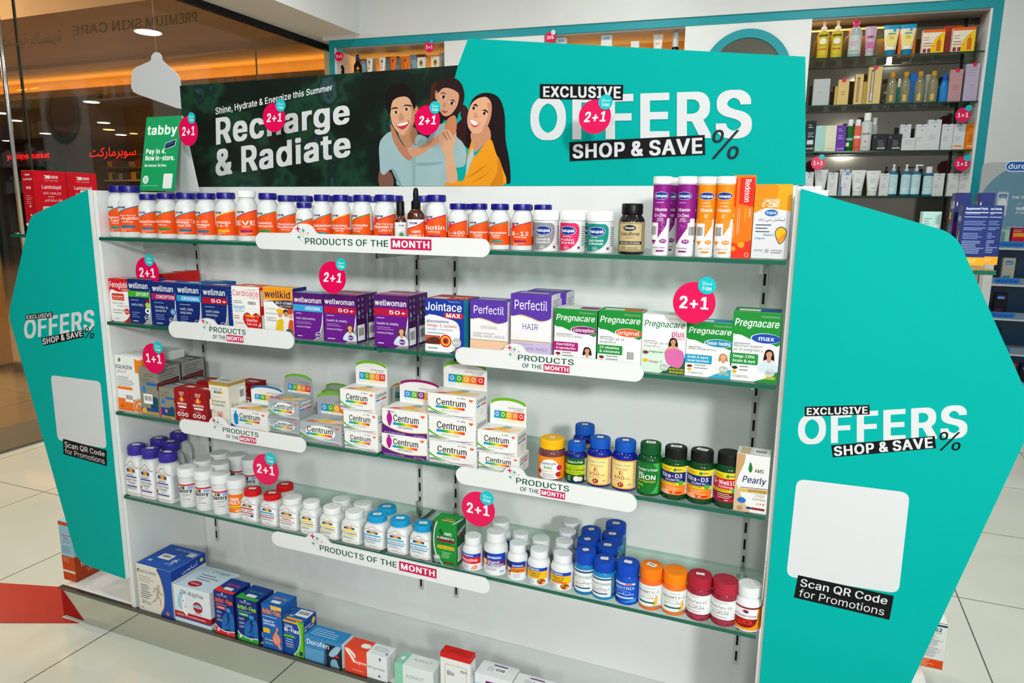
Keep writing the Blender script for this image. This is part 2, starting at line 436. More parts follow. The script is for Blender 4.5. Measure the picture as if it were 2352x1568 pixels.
g = G(); bbox(g, P2B, SR0-.015, RDR-.01, RD+.02, 0, ZF-.012, M_DKM)
bbox(g, SR0-.10, SR0-.085, RDR-.02, RDR-.01, 0, ZF-.012, M('1c1c1a', .3)); struct(g.build('trim_8'))
SHB = 2.36
for a, b, nm in ((.06, P1A, 'left'), (P1B, P2A, 'middle')):
    g = G(); bbox(g, a, b, .03, RD-.01, SHB-.02, SHB, M_UNIT); o = g.build('cabinet_shelf'); tag(o, f'white top shelf in the {nm} lit bay of the back cabinet', 'shelf')
    g = G(); bbox(g, a+.02, b-.02, RD-.03, RD-.015, SHB, SHB+.012, M('ffb040', .5, emit=5)); tag(g.build('light_strip'), f'warm light strip along the back of the {nm} cabinet bay', 'light strip', None)
    area('strip_lamp', tuple(BP+BE*(a+b)/2+BN*(RD-.05)+Vector((0, 0, SHB+.02))), b-a-.05, 1.6, (1, .55, .12), (math.radians(150), 0, BA), .02)
BSZ = [2.325, 2.022, 1.72, 1.424]
for k, z in enumerate(BSZ):
    g = G(); bbox(g, P2B+.004, SR0-.019, .01, RDR-.015, z-.009, z, M_GSHELF)
    bbox(g, P2B+.004, SR0-.019, .007, .01, z-.009, z, M('123a30', .15))
    tag(g.build('cabinet_glass_shelf'), f'{["top","second","third","lowest visible"][k]} glass shelf of the mirrored back cabinet', 'shelf', 'glass shelves of the back cabinet')
_a = (P2B+SR0)/2
area('added_orange_wash', tuple(BP+BE*(_a-.25)+BN*.1+Vector((0, 0, ZF-.02))), .6, 1.8, (1, .5, .14), (0, 0, BA), .05)  # added lamp, its orange wash stands in for the mall ceiling reflected here
# round teal ring on the white pillar
rs, rz0 = bks(1719, 67); rc = BP+BE*rs+BN*(-.016); R1, R2 = .292, .236; rz = rz0-R1
g = G(); n = 64
for (ra, rb, d0, d1, m) in ((R2, R1, 0, .02, M_TEALW),):
    ring = []
    for i in range(n):
        t = 2*math.pi*i/n
        for r in (ra, rb):
            for d in (d0, d1): ring.append(tuple(rc+BE*(r*math.cos(t))+BN*d+Vector((0, 0, rz+r*math.sin(t)))))
    f = []
    for i in range(n):
        a, b = i*4, ((i+1) % n)*4
        f += [(a, a+2, b+2, b), (a+2, a+3, b+3, b+2), (a, b, b+1, a+1)]
    g.add(ring, f, m)
t = thing('round_mirror', 'round mirror with teal ring frame on the white cabinet pillar', 'mirror', (0, 0, 0)); g.build('frame', t)
g = G(); g.add([tuple(rc+BE*(R2*math.cos(2*math.pi*i/n))+BN*.014+Vector((0, 0, rz+R2*math.sin(2*math.pi*i/n)))) for i in range(n)], [tuple(range(n))], M('9a9890', .05, 1)); g.build('mirror_glass', t)

# storefront glass and its door pull
g = G(); J1 = at(63, 300, 0, GX).y; J2 = at(588, 130, 0, GX).y
for a, b in ((-5, J1-.004), (J1+.004, J2-.003), (J2+.003, 4.4)): g.box(GX-.006, GX+.006, a, b, .012, 2.615, M_GSTORE)
w = struct(g.build('window_1'))
g = G(); g.box(GX-.007, GX+.007, J1-.004, J1+.004, .012, 2.615, M('3c4238', .2)); g.box(GX-.007, GX+.007, J2-.0015, J2+.0015, .012, 2.615, M('7a6a48', .3)); g.build('window_joint', w)
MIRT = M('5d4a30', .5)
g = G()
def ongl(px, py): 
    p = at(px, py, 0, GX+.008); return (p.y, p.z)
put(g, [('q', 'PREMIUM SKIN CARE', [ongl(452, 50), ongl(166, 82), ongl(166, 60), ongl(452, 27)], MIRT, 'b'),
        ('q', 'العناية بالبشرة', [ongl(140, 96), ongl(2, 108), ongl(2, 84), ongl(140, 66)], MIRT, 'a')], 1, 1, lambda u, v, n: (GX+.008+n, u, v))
g.build('sign_reflection', w)  # mirrored reflection of a sign, painted on the pane as brown letters
hy = at(28, 330, 0, -2.02).y
t = thing('door_handle_bar', 'tall vertical chrome door pull on the storefront glass, far left', 'door handle', (-2.02, hy, .9))
g = G(); g.tube([(0, 0, 0), (0, 0, 1.62)], .011, M_STEEL, 14); g.build('bar', t)
for z in (.25, 1.35):
    g = G(); g.tube([(0, 0, z), (-.055, 0, z)], .007, M_STEEL); g.build('standoff', t)

# ---------------------------------------------------------------- mall beyond the glass
MC = laminate('mall_ceiling_paint', 'a58a68', 'ad9270', .7)
MD = laminate('mall_dark_ceiling', '5c4832', '66503a', .7)
g = G(); g.box(-26, GX-.2, -8, 5.75, 4.0, 4.3, MC); struct(g.build('ceiling_mall'))
g = G(); g.box(-26, GX-.2, 3.46, 5.75, 3.03, 3.10, MC); g.box(-26, GX-.2, 3.40, 3.46, 3.03, 3.22, MC); g.box(-26, GX-.2, 5.0, 5.7, 2.985, 3.03, MC); struct(g.build('trim_9'))
g = G(); g.box(-26, GX-.2, 5.7, 5.75, 2.83, 3.08, MC); g.box(-26, GX-.2, 5.52, 5.75, 2.785, 2.815, MC); g.box(-26, GX-.2, 5.52, 5.54, 2.815, 2.83, MC); struct(g.build('trim_10'))
g = G(); g.box(-26, GX-.2, 5.75, 13.2, 2.785, 2.83, MD); struct(g.build('ceiling_shops'))
g = G(); g.box(-26, GX-.2, 13.0, 13.2, 0, 2.785, laminate('dark_shopfront', '4a3a2a', '544232', .6)); struct(g.build('wall_mall'))
g = G(); g.box(-26.2, -26, -8, 13.2, 0, 4.3, M('6b5842', .7)); g.box(-26, GX-.2, -8.2, -8, 0, 4.3, M('6b5842', .7)); struct(g.build('wall_mall_end'))
g = G(); g.box(GX-.2, GX-.12, 4.6, 13.2, 0, 4.3, M('5c4a36', .7)); struct(g.build('wall_mall_right'))
g = G(); g.box(-14, GX-.3, 5.6, 5.66, 2.816, 2.822, M('ffa038', .5, emit=2.4)); tag(g.build('cove_light_strip'), 'long glowing amber cove light along the mall ceiling', 'light strip')
area('cove_lamp', (-8, 5.6, 2.84), 13, 34, (1, .52, .10), (math.radians(180), 0, 0), .05)
area('cove_lamp', (-7.5, 3.6, 3.3), 11, 150, (1, .55, .14), (math.radians(165), 0, 0), .1)
area('mall_lamp', (-7, 1.2, 3.95), 2.5, 620, (1, .78, .5))
area('mall_lamp', (-11, 9, 2.75), 2.0, 110, (1, .76, .5))
for i, (x, y, r) in enumerate([(340, 71, .12), (210, 232, .1), (238, 280, .1), (104, 305, .1), (35, 275, .1), (278, 308, .1), (250, 296, .1), (4, 258, .1), (17, 322, .1), (307, 305, .07), (188, 347, .07), (185, 372, .08)]):
    zc = 3.03 if i == 0 else 2.785
    p = at(x, y, 2, zc)
    if p.y > 12.8: p = at(x, y, 1, 12.6)
    
    m = M('eaf6ff', .5, emit=5) if i not in (6, 9) else M('ffc56a', .5, emit=5)
    g = G(); g.lathe([(r*1.15, 0), (r*1.15, .01)], M('d8d2c6'), 24); t = thing('mall_downlight', ['large white downlight above the silver hanging sign', 'white downlight just left of the hanging sign, beyond the glass', 'white mall downlight below and right of the one beside the hanging sign', 'white mall downlight beside the tall glass joint', 'white mall downlight right of the chrome door pull', 'white mall downlight just right of the amber one', 'small amber mall downlight left of the other amber one', 'white mall downlight cut by the left edge, upper of two', 'white mall downlight by the left edge, lower of two', 'small bright amber lamp left of the tent card', 'small white mall lamp just above the dairy sign', 'small white mall lamp beside the dairy sign'][i], 'ceiling light', (p.x, p.y, p.z-.013), 0, 'mall ceiling downlights'); g.build('trim_ring', t)
    g = G(); g.lathe([(r, 0), (r, .006)], m, 24); g.build('lens', t, (0, 0, -.006))
def farp(px, py, Y=12.9): 
    p = at(px, py, 1, Y); return (p.x, p.z)
g = G(); RED = M('ff1410', .5, emit=2.2)
put(g, [('q', 'ya supermarket', [farp(16, 366), farp(113, 362), farp(113, 350), farp(16, 353)], RED, 'b')], 1, 1, lambda u, v, n: (u, 12.9-n, v))
tag(g.build('shop_sign'), 'glowing red english supermarket sign across the mall', 'sign')
g = G(); put(g, [('q', 'سوبرماركت', [farp(206, 360, 10.9), farp(312, 356, 10.9), farp(312, 336, 10.9), farp(206, 339, 10.9)], RED, 'a')], 1, 1, lambda u, v, n: (u, 10.9-n, v))
tag(g.build('shop_sign'), 'glowing red arabic supermarket sign across the mall', 'sign')
g = G(); a = farp(182, 412, 12.5); b = farp(242, 366, 12.5)
g.box(a[0], b[0], 12.5, 12.56, a[1], b[1], M('b9b6a8'))
put(g, [('q', 'Dair', [farp(200, 392, 12.5), farp(238, 391, 12.5), farp(238, 371, 12.5), farp(200, 372, 12.5)], '14306a', 'b')], 1, 1, lambda u, v, n: (u, 12.498-n, v))
tag(g.build('shop_sign'), 'white sign with dark blue lettering reading Dair', 'sign')
g = G(); a = farp(78, 395, 12.5); b = farp(136, 370, 12.5); g.box(a[0], b[0], 12.5, 12.56, a[1], b[1], M('1d5d78'))
put(g, [('q', 'HERSHEY', [farp(84, 390, 12.5), farp(132, 389, 12.5), farp(132, 381, 12.5), farp(84, 382, 12.5)], '8fd0d8', 'b')], 1, 1, lambda u, v, n: (u, 12.498-n, v))
tag(g.build('shop_sign'), 'blue sign panel with pale lettering across the mall', 'sign')
for (x0, x1, lab) in ((150, 180, 'brown mall column left of the white dairy sign'), (330, 352, 'brown mall column behind the green tent card')):
    xa = farp(x0, 350, 11.5)[0]; xb = farp(x1, 350, 11.5)[0]; g = G(); g.box(xa, xb, 11.5, 12.2, 0, 2.785, M('7d5f38', .6)); tag(g.build('mall_column'), lab, 'column')
# supermarket shelving far away
xa, zt = farp(232, 345, 11.0); xb, zb = farp(330, 432, 11.0)
t = thing('supermarket_shelf', 'dark supermarket shelving across the mall behind the glass', 'shelf', (0, 0, 0))
g = G(); g.box(xa, xb, 11.3, 11.35, 0, zt, M('2d241b')); g.build('back_panel', t)
for k in range(4):
    z = zb+(zt-zb)*(k/3.0)-.1; g = G(); g.box(xa, xb, 11.0, 11.3, z-.03, z, M('c8b898' if k == 1 else '6b5740')); g.build('shelf_board', t)
    if k < 3:
        x = xa+.1; i = 0; LV = ['lowest', 'middle', 'upper'][k]; CN = {'7a1f1c': 'dark red', '2a2018': 'black', 'c9a13a': 'mustard', '5a2a3e': 'plum', '3a3f4a': 'slate', 'a8987a': 'beige', '8a4a22': 'rust'}; NT = ['first', 'second', 'third', 'fourth', 'fifth', 'sixth', 'seventh', 'eighth', 'ninth', 'tenth', 'eleventh', 'twelfth']
        while x < xb-.25:
            wd = random.uniform(.1, .2); hh = random.uniform(.1, .19); c = random.choice(['7a1f1c', '2a2018', 'c9a13a', '5a2a3e', '3a3f4a', 'a8987a', '8a4a22'])
            g = G(); g.box(x, x+wd, 11.05, 11.2, z+.001, z+hh, M(c), bev=.008); o = g.build('grocery_item')
            tag(o, f'{CN[c]} grocery packet, {NT[i]} from left on the {LV} supermarket shelf across the mall', 'packet', 'groceries across the mall'); x += wd+random.uniform(.01, .05); i += 1
# tan bench-like block and light panel seen low at the far left
g = G(); p = at(8, 640, 0, -4.2); g.box(-4.5, -4.2, p.y-.35, p.y+.01, 0, 1.05, M('d9a25a', .6), bev=.02); tag(g.build('mall_counter'), 'tan counter in the mall seen at the left edge through glass', 'counter')

# ---------------------------------------------------------------- things on the floor
M_RED = nodemat('red_floor_strip', lambda nt, b: noisecol(nt, b, 'a80d12', 'b81217', 220), .45)
g = G(); g.prism([(-1.9, -.29), (-1.9, -.70), (-.252, -.004), (-.337, -.004), (-.337, .172)], (0, 0, .002), (1, 0, 0), (0, 1, 0), .002, M_RED)
tag(g.build('floor_strip'), 'red strip laid diagonally on the pale floor tiles', 'floor mat')
# ---------------------------------------------------------------- display unit
UW, UD, ZP = 1.7532, .2886, .107
S1, S2, S3, S4 = 1.218, .9847, .7243, .470
ZTOP = 1.343
unit = thing('display_gondola', 'white double-bay display unit with teal wings and glass shelves', 'display unit', (0, 0, 0))
g = G(); g.box(0, UW, UD, UD+.02, ZP, 1.361, M_UNIT); g.build('back_panel', unit)
for x0, x1 in ((-.022, -.006), (UW+.007, UW+.023)):
    g = G(); g.box(x0, x1, .006, UD+.02, ZP, ZTOP, M_UNIT, bev=.001); g.build('side_panel', unit)
g = G(); g.box(-.33, UW+.41, .012, UD+.48, ZP-.012, ZP-.0005, M_UNIT); g.build('base_board', unit)
g = G(); g.box(-.333, UW+.413, .004, UD+.49, 0.001, ZP-.013, M_MIRR); g.build('kick_plate', unit)
g = G(); g.box(-.333, UW+.413, -.001, .012, ZP-.009, ZP+.001, M('6a6c6a', .2, .9)); g.build('base_edge_strip', unit)
for x0, x1, s in ((-.085, -.0225, 'l'), (UW+.0235, UW+.057, 'r')):
    g = G(); g.box(x0, x1, .02, UD+.25, ZTOP-.012, ZTOP, M_UNIT); g.build('top_board', unit)
    g = G(); g.box(x0 if s == 'l' else x0, x1, UD+.05, UD+.07, ZP, ZTOP-.012, M_UNIT); g.build('end_panel', unit)
RAILX = [at(459, 640, 1, UD).x, at(960, 640, 1, UD).x, at(1047, 640, 1, UD).x, at(1757, 640, 1, UD).x]
for x in RAILX:
    g = G(); g.box(x-.0065, x+.0065, UD-.006, UD-.0005, .21, 1.26, M('c9cbc9', .3, .25))
    z = .22
    while z < 1.25: g.box(x-.0026, x+.0026, UD-.0066, UD-.006, z, z+.026, M('15160f', .6)); z += .042
    g.build('slotted_rail', unit)
# glass shelves: two lights of glass on every level
JX = (at(858, 797, 1, 0).x+at(872, 1045, 1, 0).x)/2
M_GBACK = glassmat('shelf_glass_back_edge', (.72, .84, .79, 1), 1.42)
def shelf(x0, x1, y0, y1, z, lab, grp='glass shelves of the display unit'):
    g = G(); t = .0085
    v = [(x0, y0, z-t), (x1, y0, z-t), (x1, y1, z-t), (x0, y1, z-t), (x0, y0, z), (x1, y0, z), (x1, y1, z), (x0, y1, z)]
    g.add(v, [(4, 5, 6, 7), (0, 3, 2, 1)], M_GSHELF); g.add(v, [(0, 1, 5, 4), (1, 2, 6, 5), (3, 0, 4, 7)], M_GEDGE); g.add(v, [(2, 3, 7, 6)], M_GBACK)
    return tag(g.build('glass_shelf'), lab, 'glass shelf', grp)
for z, nm in ((S1, 'top'), (S2, 'second'), (S3, 'third'), (S4, 'lowest')):
    shelf(-.004, JX-.003, 0, UD-.008, z, f'left pane of the {nm} glass shelf in the display unit')
    shelf(JX+.003, UW-.002, 0, UD-.008, z, f'right pane of the {nm} glass shelf in the display unit')
    for x in RAILX:
        g = G(); g.box(x-.003, x+.003, .09, UD-.006, z-.034, z-.0095, M_STEEL); g.box(x-.012, x+.012, UD-.05, UD-.03, z-.0105, z-.009, M_STEEL); g.box(x-.003, x+.003, UD-.02, UD-.006, z-.03, z+.018, M_STEEL)
        g.build('shelf_bracket', unit)
# side shelves that carry stock behind the wings
shelf(-.40, -.023, .02, .34, S1-.001, 'glass end shelf behind the left teal wing', 'glass end shelves')
SRZ = 1.195
shelf(UW+.024, at(2289, 620, 1, .27).x, .27, .60, SRZ, 'glass end shelf behind the right teal wing', 'glass end shelves')
for x0 in (-.07, UW+.05):
    g = G(); g.box(x0, x0+.02, UD+.02, UD+.05, S1-.034, S1-.0105, M_STEEL); g.build('shelf_bracket', unit)
g = G(); xr = at(2232, 640, 1, .30).x
g.prism(rrect(UW+.03, SRZ-.055, xr, SRZ-.0095, .012), (0, .30, 0), (1, 0, 0), (0, 0, 1), .006, M_UNIT); g.build('shelf_bracket', unit)
# wings
def fillet(pts, rad):
    out = []; n = len(pts)
    for i in range(n):
        r = rad[i]
        if not r: out.append(pts[i]); continue
        p, a, b = Vector(pts[i]), Vector(pts[i-1]), Vector(pts[(i+1) % n]); u = (a-p).normalized(); v = (b-p).normalized()
        h = u.angle(v)/2; t = r/math.tan(h); c = p+(u+v).normalized()*r/math.sin(h); s0 = p+u*t-c; s1 = p+v*t-c; A = s0.angle_signed(s1)
        for k in range(9):
            q = s0.copy(); q.rotate(Matrix.Rotation(-A*k/8, 2)); out.append(tuple(c+q))
    return out
def wing_outline(sgn, x0):
    return [(x0+sgn*x, z) for x, z in fillet([(0, 1.345), (.243, 1.272), (.390, .978), (.205, .217), (0, .206)], [0, .06, .07, .06, 0])]
def onfront(px, py): 
    p = at(px, py, 1, -.008); return (p.x, p.z)
def quad(*pts): return [onfront(*p) for p in pts]
BLK, WHT = '0b0b0f', 'd6d8da'
LW = [('p', quad((59, 735), (121.8, 729), (120.6, 715.7), (59, 722.6)), BLK), ('q', 'EXCLUSIVE', quad((61, 732.5), (120, 727), (119, 718), (61, 724.5)), WHT, 'k'),
      ('q', 'OFFERS', quad((55.5, 777), (217, 755), (217, 711.7), (55.5, 735.8)), WHT, 'k'), ('p', quad((59, 735), (121.8, 729), (120.6, 715.7), (59, 722.6)), BLK), ('q', 'EXCLUSIVE', quad((61, 732.5), (120, 727), (119, 718), (61, 724.5)), WHT, 'k'),
      ('p', quad((99.3, 794), (193, 774), (191, 756.7), (94.5, 776)), BLK), ('q', 'SHOP & SAVE', quad((99, 791), (190, 771), (189, 759), (97, 778)), WHT, 'k'),
      ('q', '%', quad((194, 778), (217, 776), (217, 749), (194, 752)), BLK, 'ri')]
RW = [('q', 'OFFERS', quad((1833, 1018.5), (2221.8, 1002), (2221.8, 931.8), (1833, 955.5)), WHT, 'k'), ('p', quad((1849, 956), (1997.6, 951.5), (1997, 929.6), (1848, 933.5)), BLK),
      ('q', 'EXCLUSIVE', quad((1853, 952.4), (1993, 949), (1993, 933.5), (1853, 937)), WHT, 'k'), ('p', quad((1913, 1050), (2150, 1029), (2147, 1000.7), (1909, 1022.6)), BLK),
      ('q', 'SHOP & SAVE', quad((1916, 1046.5), (2143, 1027), (2141.5, 1004), (1914.6, 1026)), WHT, 'k'), ('q', '%', quad((2157, 1034.5), (2208.6, 1033), (2206, 992), (2155, 992)), BLK, 'ri')]
def cardpoly(c, r=.016):
    P = [Vector(p) for p in c]; out = []
    for i in range(4):
        a, b, d = P[i-1], P[i], P[(i+1) % 4]; u = (a-b).normalized()*r; v = (d-b).normalized()*r
        for k in range(6):
            t = k/5; out.append(tuple(b+u*(1-t)**2+v*t*t))
    return out
LW += [('p', cardpoly(quad((133, 1010), (245.7, 1030), (231, 875.7), (116.6, 861))), WHT), ('p', quad((146, 1042.7), (245.7, 1070), (245, 1034), (144.8, 1007)), BLK),
       ('q', 'Scan QR Code', quad((149, 1026), (241, 1048), (240, 1037), (148, 1013)), WHT, 'b'), ('q', 'for Promotions', quad((150, 1040), (241, 1065), (240, 1053), (149, 1029)), WHT, 'r')]
RW += [('p', cardpoly(quad((1806, 1323), (2064, 1362.7), (2090, 1131), (1830, 1099))), WHT), ('p', quad((1823.4, 1371.5), (2042.8, 1423), (2053, 1368), (1833, 1320)), BLK),
       ('q', 'Scan QR Code', quad((1837.4, 1345), (2037, 1388), (2040, 1371), (1840, 1328)), WHT, 'b'), ('q', 'for Promotions', quad((1834, 1368), (2029.6, 1413), (2033, 1396), (1837.4, 1351.7)), WHT, 'r')]
for sg, x0, pr in ((-1, -.018, LW), (1, UW+.012, RW)):
    g = G(); o = wing_outline(sg, x0)
    if sg < 0: o = o[::-1]
    g.prism(o[::-1], (0, -.008, 0), (1, 0, 0), (0, 0, 1), .013, M_TEALB, M('e8ece8'))
    put(g, pr, 1, 1, lambda u, v, n: (u, -.0081-n, v))
    w = g.build('wing_panel', unit)

# ---------------------------------------------------------------- banner on top of the unit
BY = UD
def onban(px, py):
    p = at(px, py, 1, BY); return (p.x, p.z)
def bq(*pts): return [onban(*p) for p in pts]
def foliage(nt, b):
    r = noisecol(nt, b, '07120f', '7fa3bb', 8.0, .30, .76, detail=5)
    for p, c in ((.47, '0a1c15'), (.55, '16402a'), (.60, '0e2420'), (.66, '2c4f50'), (.70, '183028')):
        e = r.color_ramp.elements.new(p); e.color = lin(c)
M_FOL = nodemat('blurred_foliage_print', foliage, .35)
ban = thing('promo_banner', 'long summer offers banner board standing on top of the display unit', 'banner', (0, 0, 0))
bx0 = onban(413, 200)[0]; zt_ = onban(1050, 150)[1]
zb_ = 1.3615
A = [(bx0, zb_), (onban(1850, 428)[0], zb_), onban(1850, 130), onban(1075, 88), (onban(1052, 151)[0], zt_), (bx0, zt_)]
g = G(); g.prism(A, (0, BY+.0005, 0), (1, 0, 0), (0, 0, 1), .012, M_TEALB, M('e9ecec')); 
FAM = lambda pts: [onban(x/5.6+840, y/5.6+160) for x, y in pts]
def S(pts, c): return ('p', smooth(FAM(pts), 4), c)
def Pp(pts, c): return ('p', FAM(pts), c)
dark = [(bx0, zb_), (onban(940, 428)[0], zb_), onban(1012, 300), (onban(1052, 151)[0], zt_), (bx0, zt_)]
fam = [('p', dark, M_FOL),
 S([(950,170),(880,170),(840,230),(830,340),(780,430),(680,490),(700,530),(800,520),(890,420),(930,260)], '4a2318'),
 S([(880,300),(900,200),(990,120),(1130,105),(1230,180),(1270,330),(1240,480),(1190,580),(1150,640),(960,640),(880,520),(860,420)], '2c1714'),
 S([(1240,450),(1300,480),(1320,560),(1290,640),(1230,620),(1220,540)], '3a1c16'),
 S([(910,260),(890,310),(895,380),(925,360)], 'bb7d5f'),
 S([(960,250),(1060,235),(1190,300),(1190,420),(1150,510),(1080,585),(1000,590),(930,480),(915,380),(920,300)], 'd09a7b'),
 S([(930,300),(990,240),(1080,225),(1190,290),(1210,220),(1130,150),(1010,150),(940,220)], '2c1714'),
 S([(960,345),(1000,325),(1035,365),(1000,372)], 'dcc3b2'), ('e', *onban(1000/5.6+840, 350/5.6+160), .0042, .0042, '2b1a15'),
 S([(1070,420),(1110,405),(1140,440),(1105,450)], 'dcc3b2'), ('e', *onban(1108/5.6+840, 430/5.6+160), .0042, .0042, '2b1a15'),
 S([(955,310),(1000,290),(1040,320),(1000,305)], '4a2a1e'), S([(1080,385),(1130,385),(1150,415),(1110,395)], '4a2a1e'),
 S([(1010,420),(1035,440),(1025,480),(990,480)], 'bd8464'), S([(975,520),(1020,530),(1060,535),(1010,560)], 'a8493f'),
 S([(420,790),(620,740),(670,850),(640,980),(560,1015),(490,960)], 'b98361'),
 S([(640,470),(676,490),(662,560),(625,570)], 'bb8261'),
 S([(320,440),(390,370),(490,340),(570,385),(615,500),(625,640),(600,750),(540,825),(470,842),(400,790),(340,690),(315,560)], 'd8a483'),
 S([(560,420),(620,520),(628,640),(600,750),(540,826),(500,838),(570,700),(590,560)], 'bf8866'),
 S([(245,400),(265,280),(370,190),(480,178),(580,250),(640,330),(645,470),(615,500),(590,430),(550,360),(480,345),(380,372),(335,440),(312,590),(285,540),(255,470)], '161012'),
 S([(320,520),(350,488),(408,485),(408,500),(350,505)], '1d1210'), S([(478,470),(520,448),(585,460),(588,475),(525,465)], '1d1210'),
 S([(350,560),(385,530),(425,545),(390,565)], 'dccabd'), ('e', *onban(390/5.6+840, 547/5.6+160), .0038, .0036, '21140f'),
 S([(490,520),(525,492),(560,505),(530,525)], 'dccabd'), ('e', *onban(525/5.6+840, 508/5.6+160), .0038, .0036, '21140f'),
 S([(440,560),(465,560),(495,630),(470,655),(425,650)], 'c48c6a'), 
 S([(395,705),(470,690),(555,655),(545,710),(490,765),(435,755)], 'c8343a'), S([(405,705),(470,688),(545,668),(530,700),(470,720),(425,722)], 'fbf6f0'),
 S([(1250,620),(1330,560),(1400,700),(1380,900),(1330,1010),(1250,950),(1170,850),(1165,720)], '31181a'),
 S([(185,1290),(330,1330),(350,1500),(180,1500)], '7d5344'),
 Pp([(390,1400),(470,1300),(470,1500),(400,1500)], '2c5d82'),
 S([(205,890),(330,795),(430,905),(530,1005),(640,975),(690,870),(800,880),(900,740),(1040,690),(1160,850),(1250,940),(1295,1060),(1275,1230),(1160,1262),(1060,1260),(1055,1500),(455,1500),(400,1380),(325,1285),(240,1352),(190,1310),(180,1180),(172,1010)], '9cb8bc'),
 S([(600,1010),(640,1010),(640,1500),(600,1500)], '8ba9ae'), S([(1000,1180),(930,1220),(700,1240),(660,1200),(900,1190)], '86a3a8'), S([(330,1280),(380,1300),(470,1500),(440,1500)], '7f9da3'),
 S([(635,900),(680,835),(785,870),(770,915),(700,890),(650,960)], 'b3cccf'),
 S([(1050,640),(1150,590),(1170,760),(1120,850),(1040,860),(1020,740)], 'c78257'),
 S([(320,710),(365,760),(460,940),(560,1035),(605,1110),(560,1170),(480,1110),(395,990),(345,880)], 'b97b5b'),
 S([(545,1030),(700,985),(950,835),(1040,800),(1120,850),(900,965),(740,1070),(640,1120),(580,1100)], 'cf9370'),
 S([(1325,520),(1380,375),(1500,302),(1640,312),(1740,400),(1790,600),(1800,900),(1850,1180),(1862,1440),(1800,1455),(1740,1380),(1700,1200),(1610,940),(1560,820),(1400,860),(1340,1010),(1290,950),(1300,700)], '1d1114'),
 S([(1365,800),(1560,720),(1610,880),(1500,985),(1400,1060),(1365,930)], 'c88e6a'),
 S([(1370,430),(1450,368),(1560,355),(1620,450),(1612,600),(1560,740),(1470,812),(1380,815),(1318,730),(1308,620),(1330,520)], 'dfa784'),
 S([(1560,420),(1620,460),(1612,600),(1562,740),(1490,806),(1540,690),(1580,560)], 'c98f6c'),
 S([(1380,455),(1420,440),(1445,475),(1405,465)], '2a1712'), S([(1500,520),(1550,515),(1580,560),(1535,535)], '2a1712'),
 S([(1360,495),(1395,478),(1420,505),(1390,512)], 'e0cbbd'), ('e', *onban(1390/5.6+840, 495/5.6+160), .0038, .0038, '24140f'),
 S([(1495,555),(1530,540),(1560,575),(1525,580)], 'e0cbbd'), ('e', *onban(1527/5.6+840, 562/5.6+160), .0038, .0038, '24140f'),
 S([(1405,540),(1445,600),(1430,625),(1390,610)], 'cb9270'),
 S([(1335,640),(1390,660),(1460,695),(1420,740),(1370,725)], 'd0504a'), S([(1345,645),(1395,660),(1448,695),(1410,715),(1365,695)], 'fdf8f4'),
 S([(1375,890),(1350,960),(1310,1100),(1285,1340),(1240,1430),(1090,1420),(1055,1500),(1760,1500),(1755,1250),(1680,1080),(1610,895),(1500,1000),(1400,1110)], 'ec981c'),
 S([(1700,1120),(1750,1250),(1760,1500),(1600,1500),(1690,1330)], 'd47f12'), S([(1560,1220),(1430,1330),(1300,1400),(1430,1300)], 'cd7a12'), S([(1640,1260),(1500,1390),(1350,1450),(1520,1360)], 'cd7a12'),
 S([(1375,1010),(1390,1110),(1335,1240),(1300,1355),(1305,1180)], 'a9c6d0'),
 S([(945,850),(1020,765),(1095,800),(1125,880),(1165,790),(1162,900),(1135,1000),(1130,1110),(1185,1410),(1060,1450),(1030,1250),(1015,1080),(960,980)], 'dba883'),
 S([(1000,800),(1060,900),(1050,910),(990,830)], 'b98161'), S([(1050,790),(1100,890),(1090,900),(1040,810)], 'b98161'),
 ('q', 'Shine, Hydrate & Energize this Summer', bq((496, 263), (764, 207), (764, 193), (495, 248)), 'eef0f2', 'b'),
 ('q', 'Recharge', bq((497, 331), (804, 281), (803, 229), (496, 273)), 'd6d8da', 'k'),
 ('q', '& Radiate', bq((496, 403), (806, 357), (805, 303), (495, 346)), 'd6d8da', 'k'),
 ('q', 'OFFERS', bq((1218.5, 318.5), (1727, 313), (1727, 209.5), (1218.5, 226)), WHT, 'k'),
 ('p', bq((1240, 227), (1430.5, 230.6), (1432, 195), (1240.5, 193)), BLK), ('q', 'EXCLUSIVE', bq((1248, 222), (1426, 225.5), (1426, 199.5), (1248, 199)), WHT, 'k'),
 ('p', bq((1309, 370), (1620, 355.5), (1618.8, 309.8), (1307.8, 326.5)), BLK), ('q', 'SHOP & SAVE', bq((1315.5, 363), (1613.6, 351.5), (1613.6, 317), (1315.5, 333)), WHT, 'k'),
 ('q', '%', bq((1634, 365), (1699, 364), (1699, 298.6), (1634, 299)), '20262c', 'ri')]
put(g, fam, 1, 1, lambda u, v, n: (u, BY-n*.5, max(v, zb_+.0004)))
g.build('printed_board', ban)
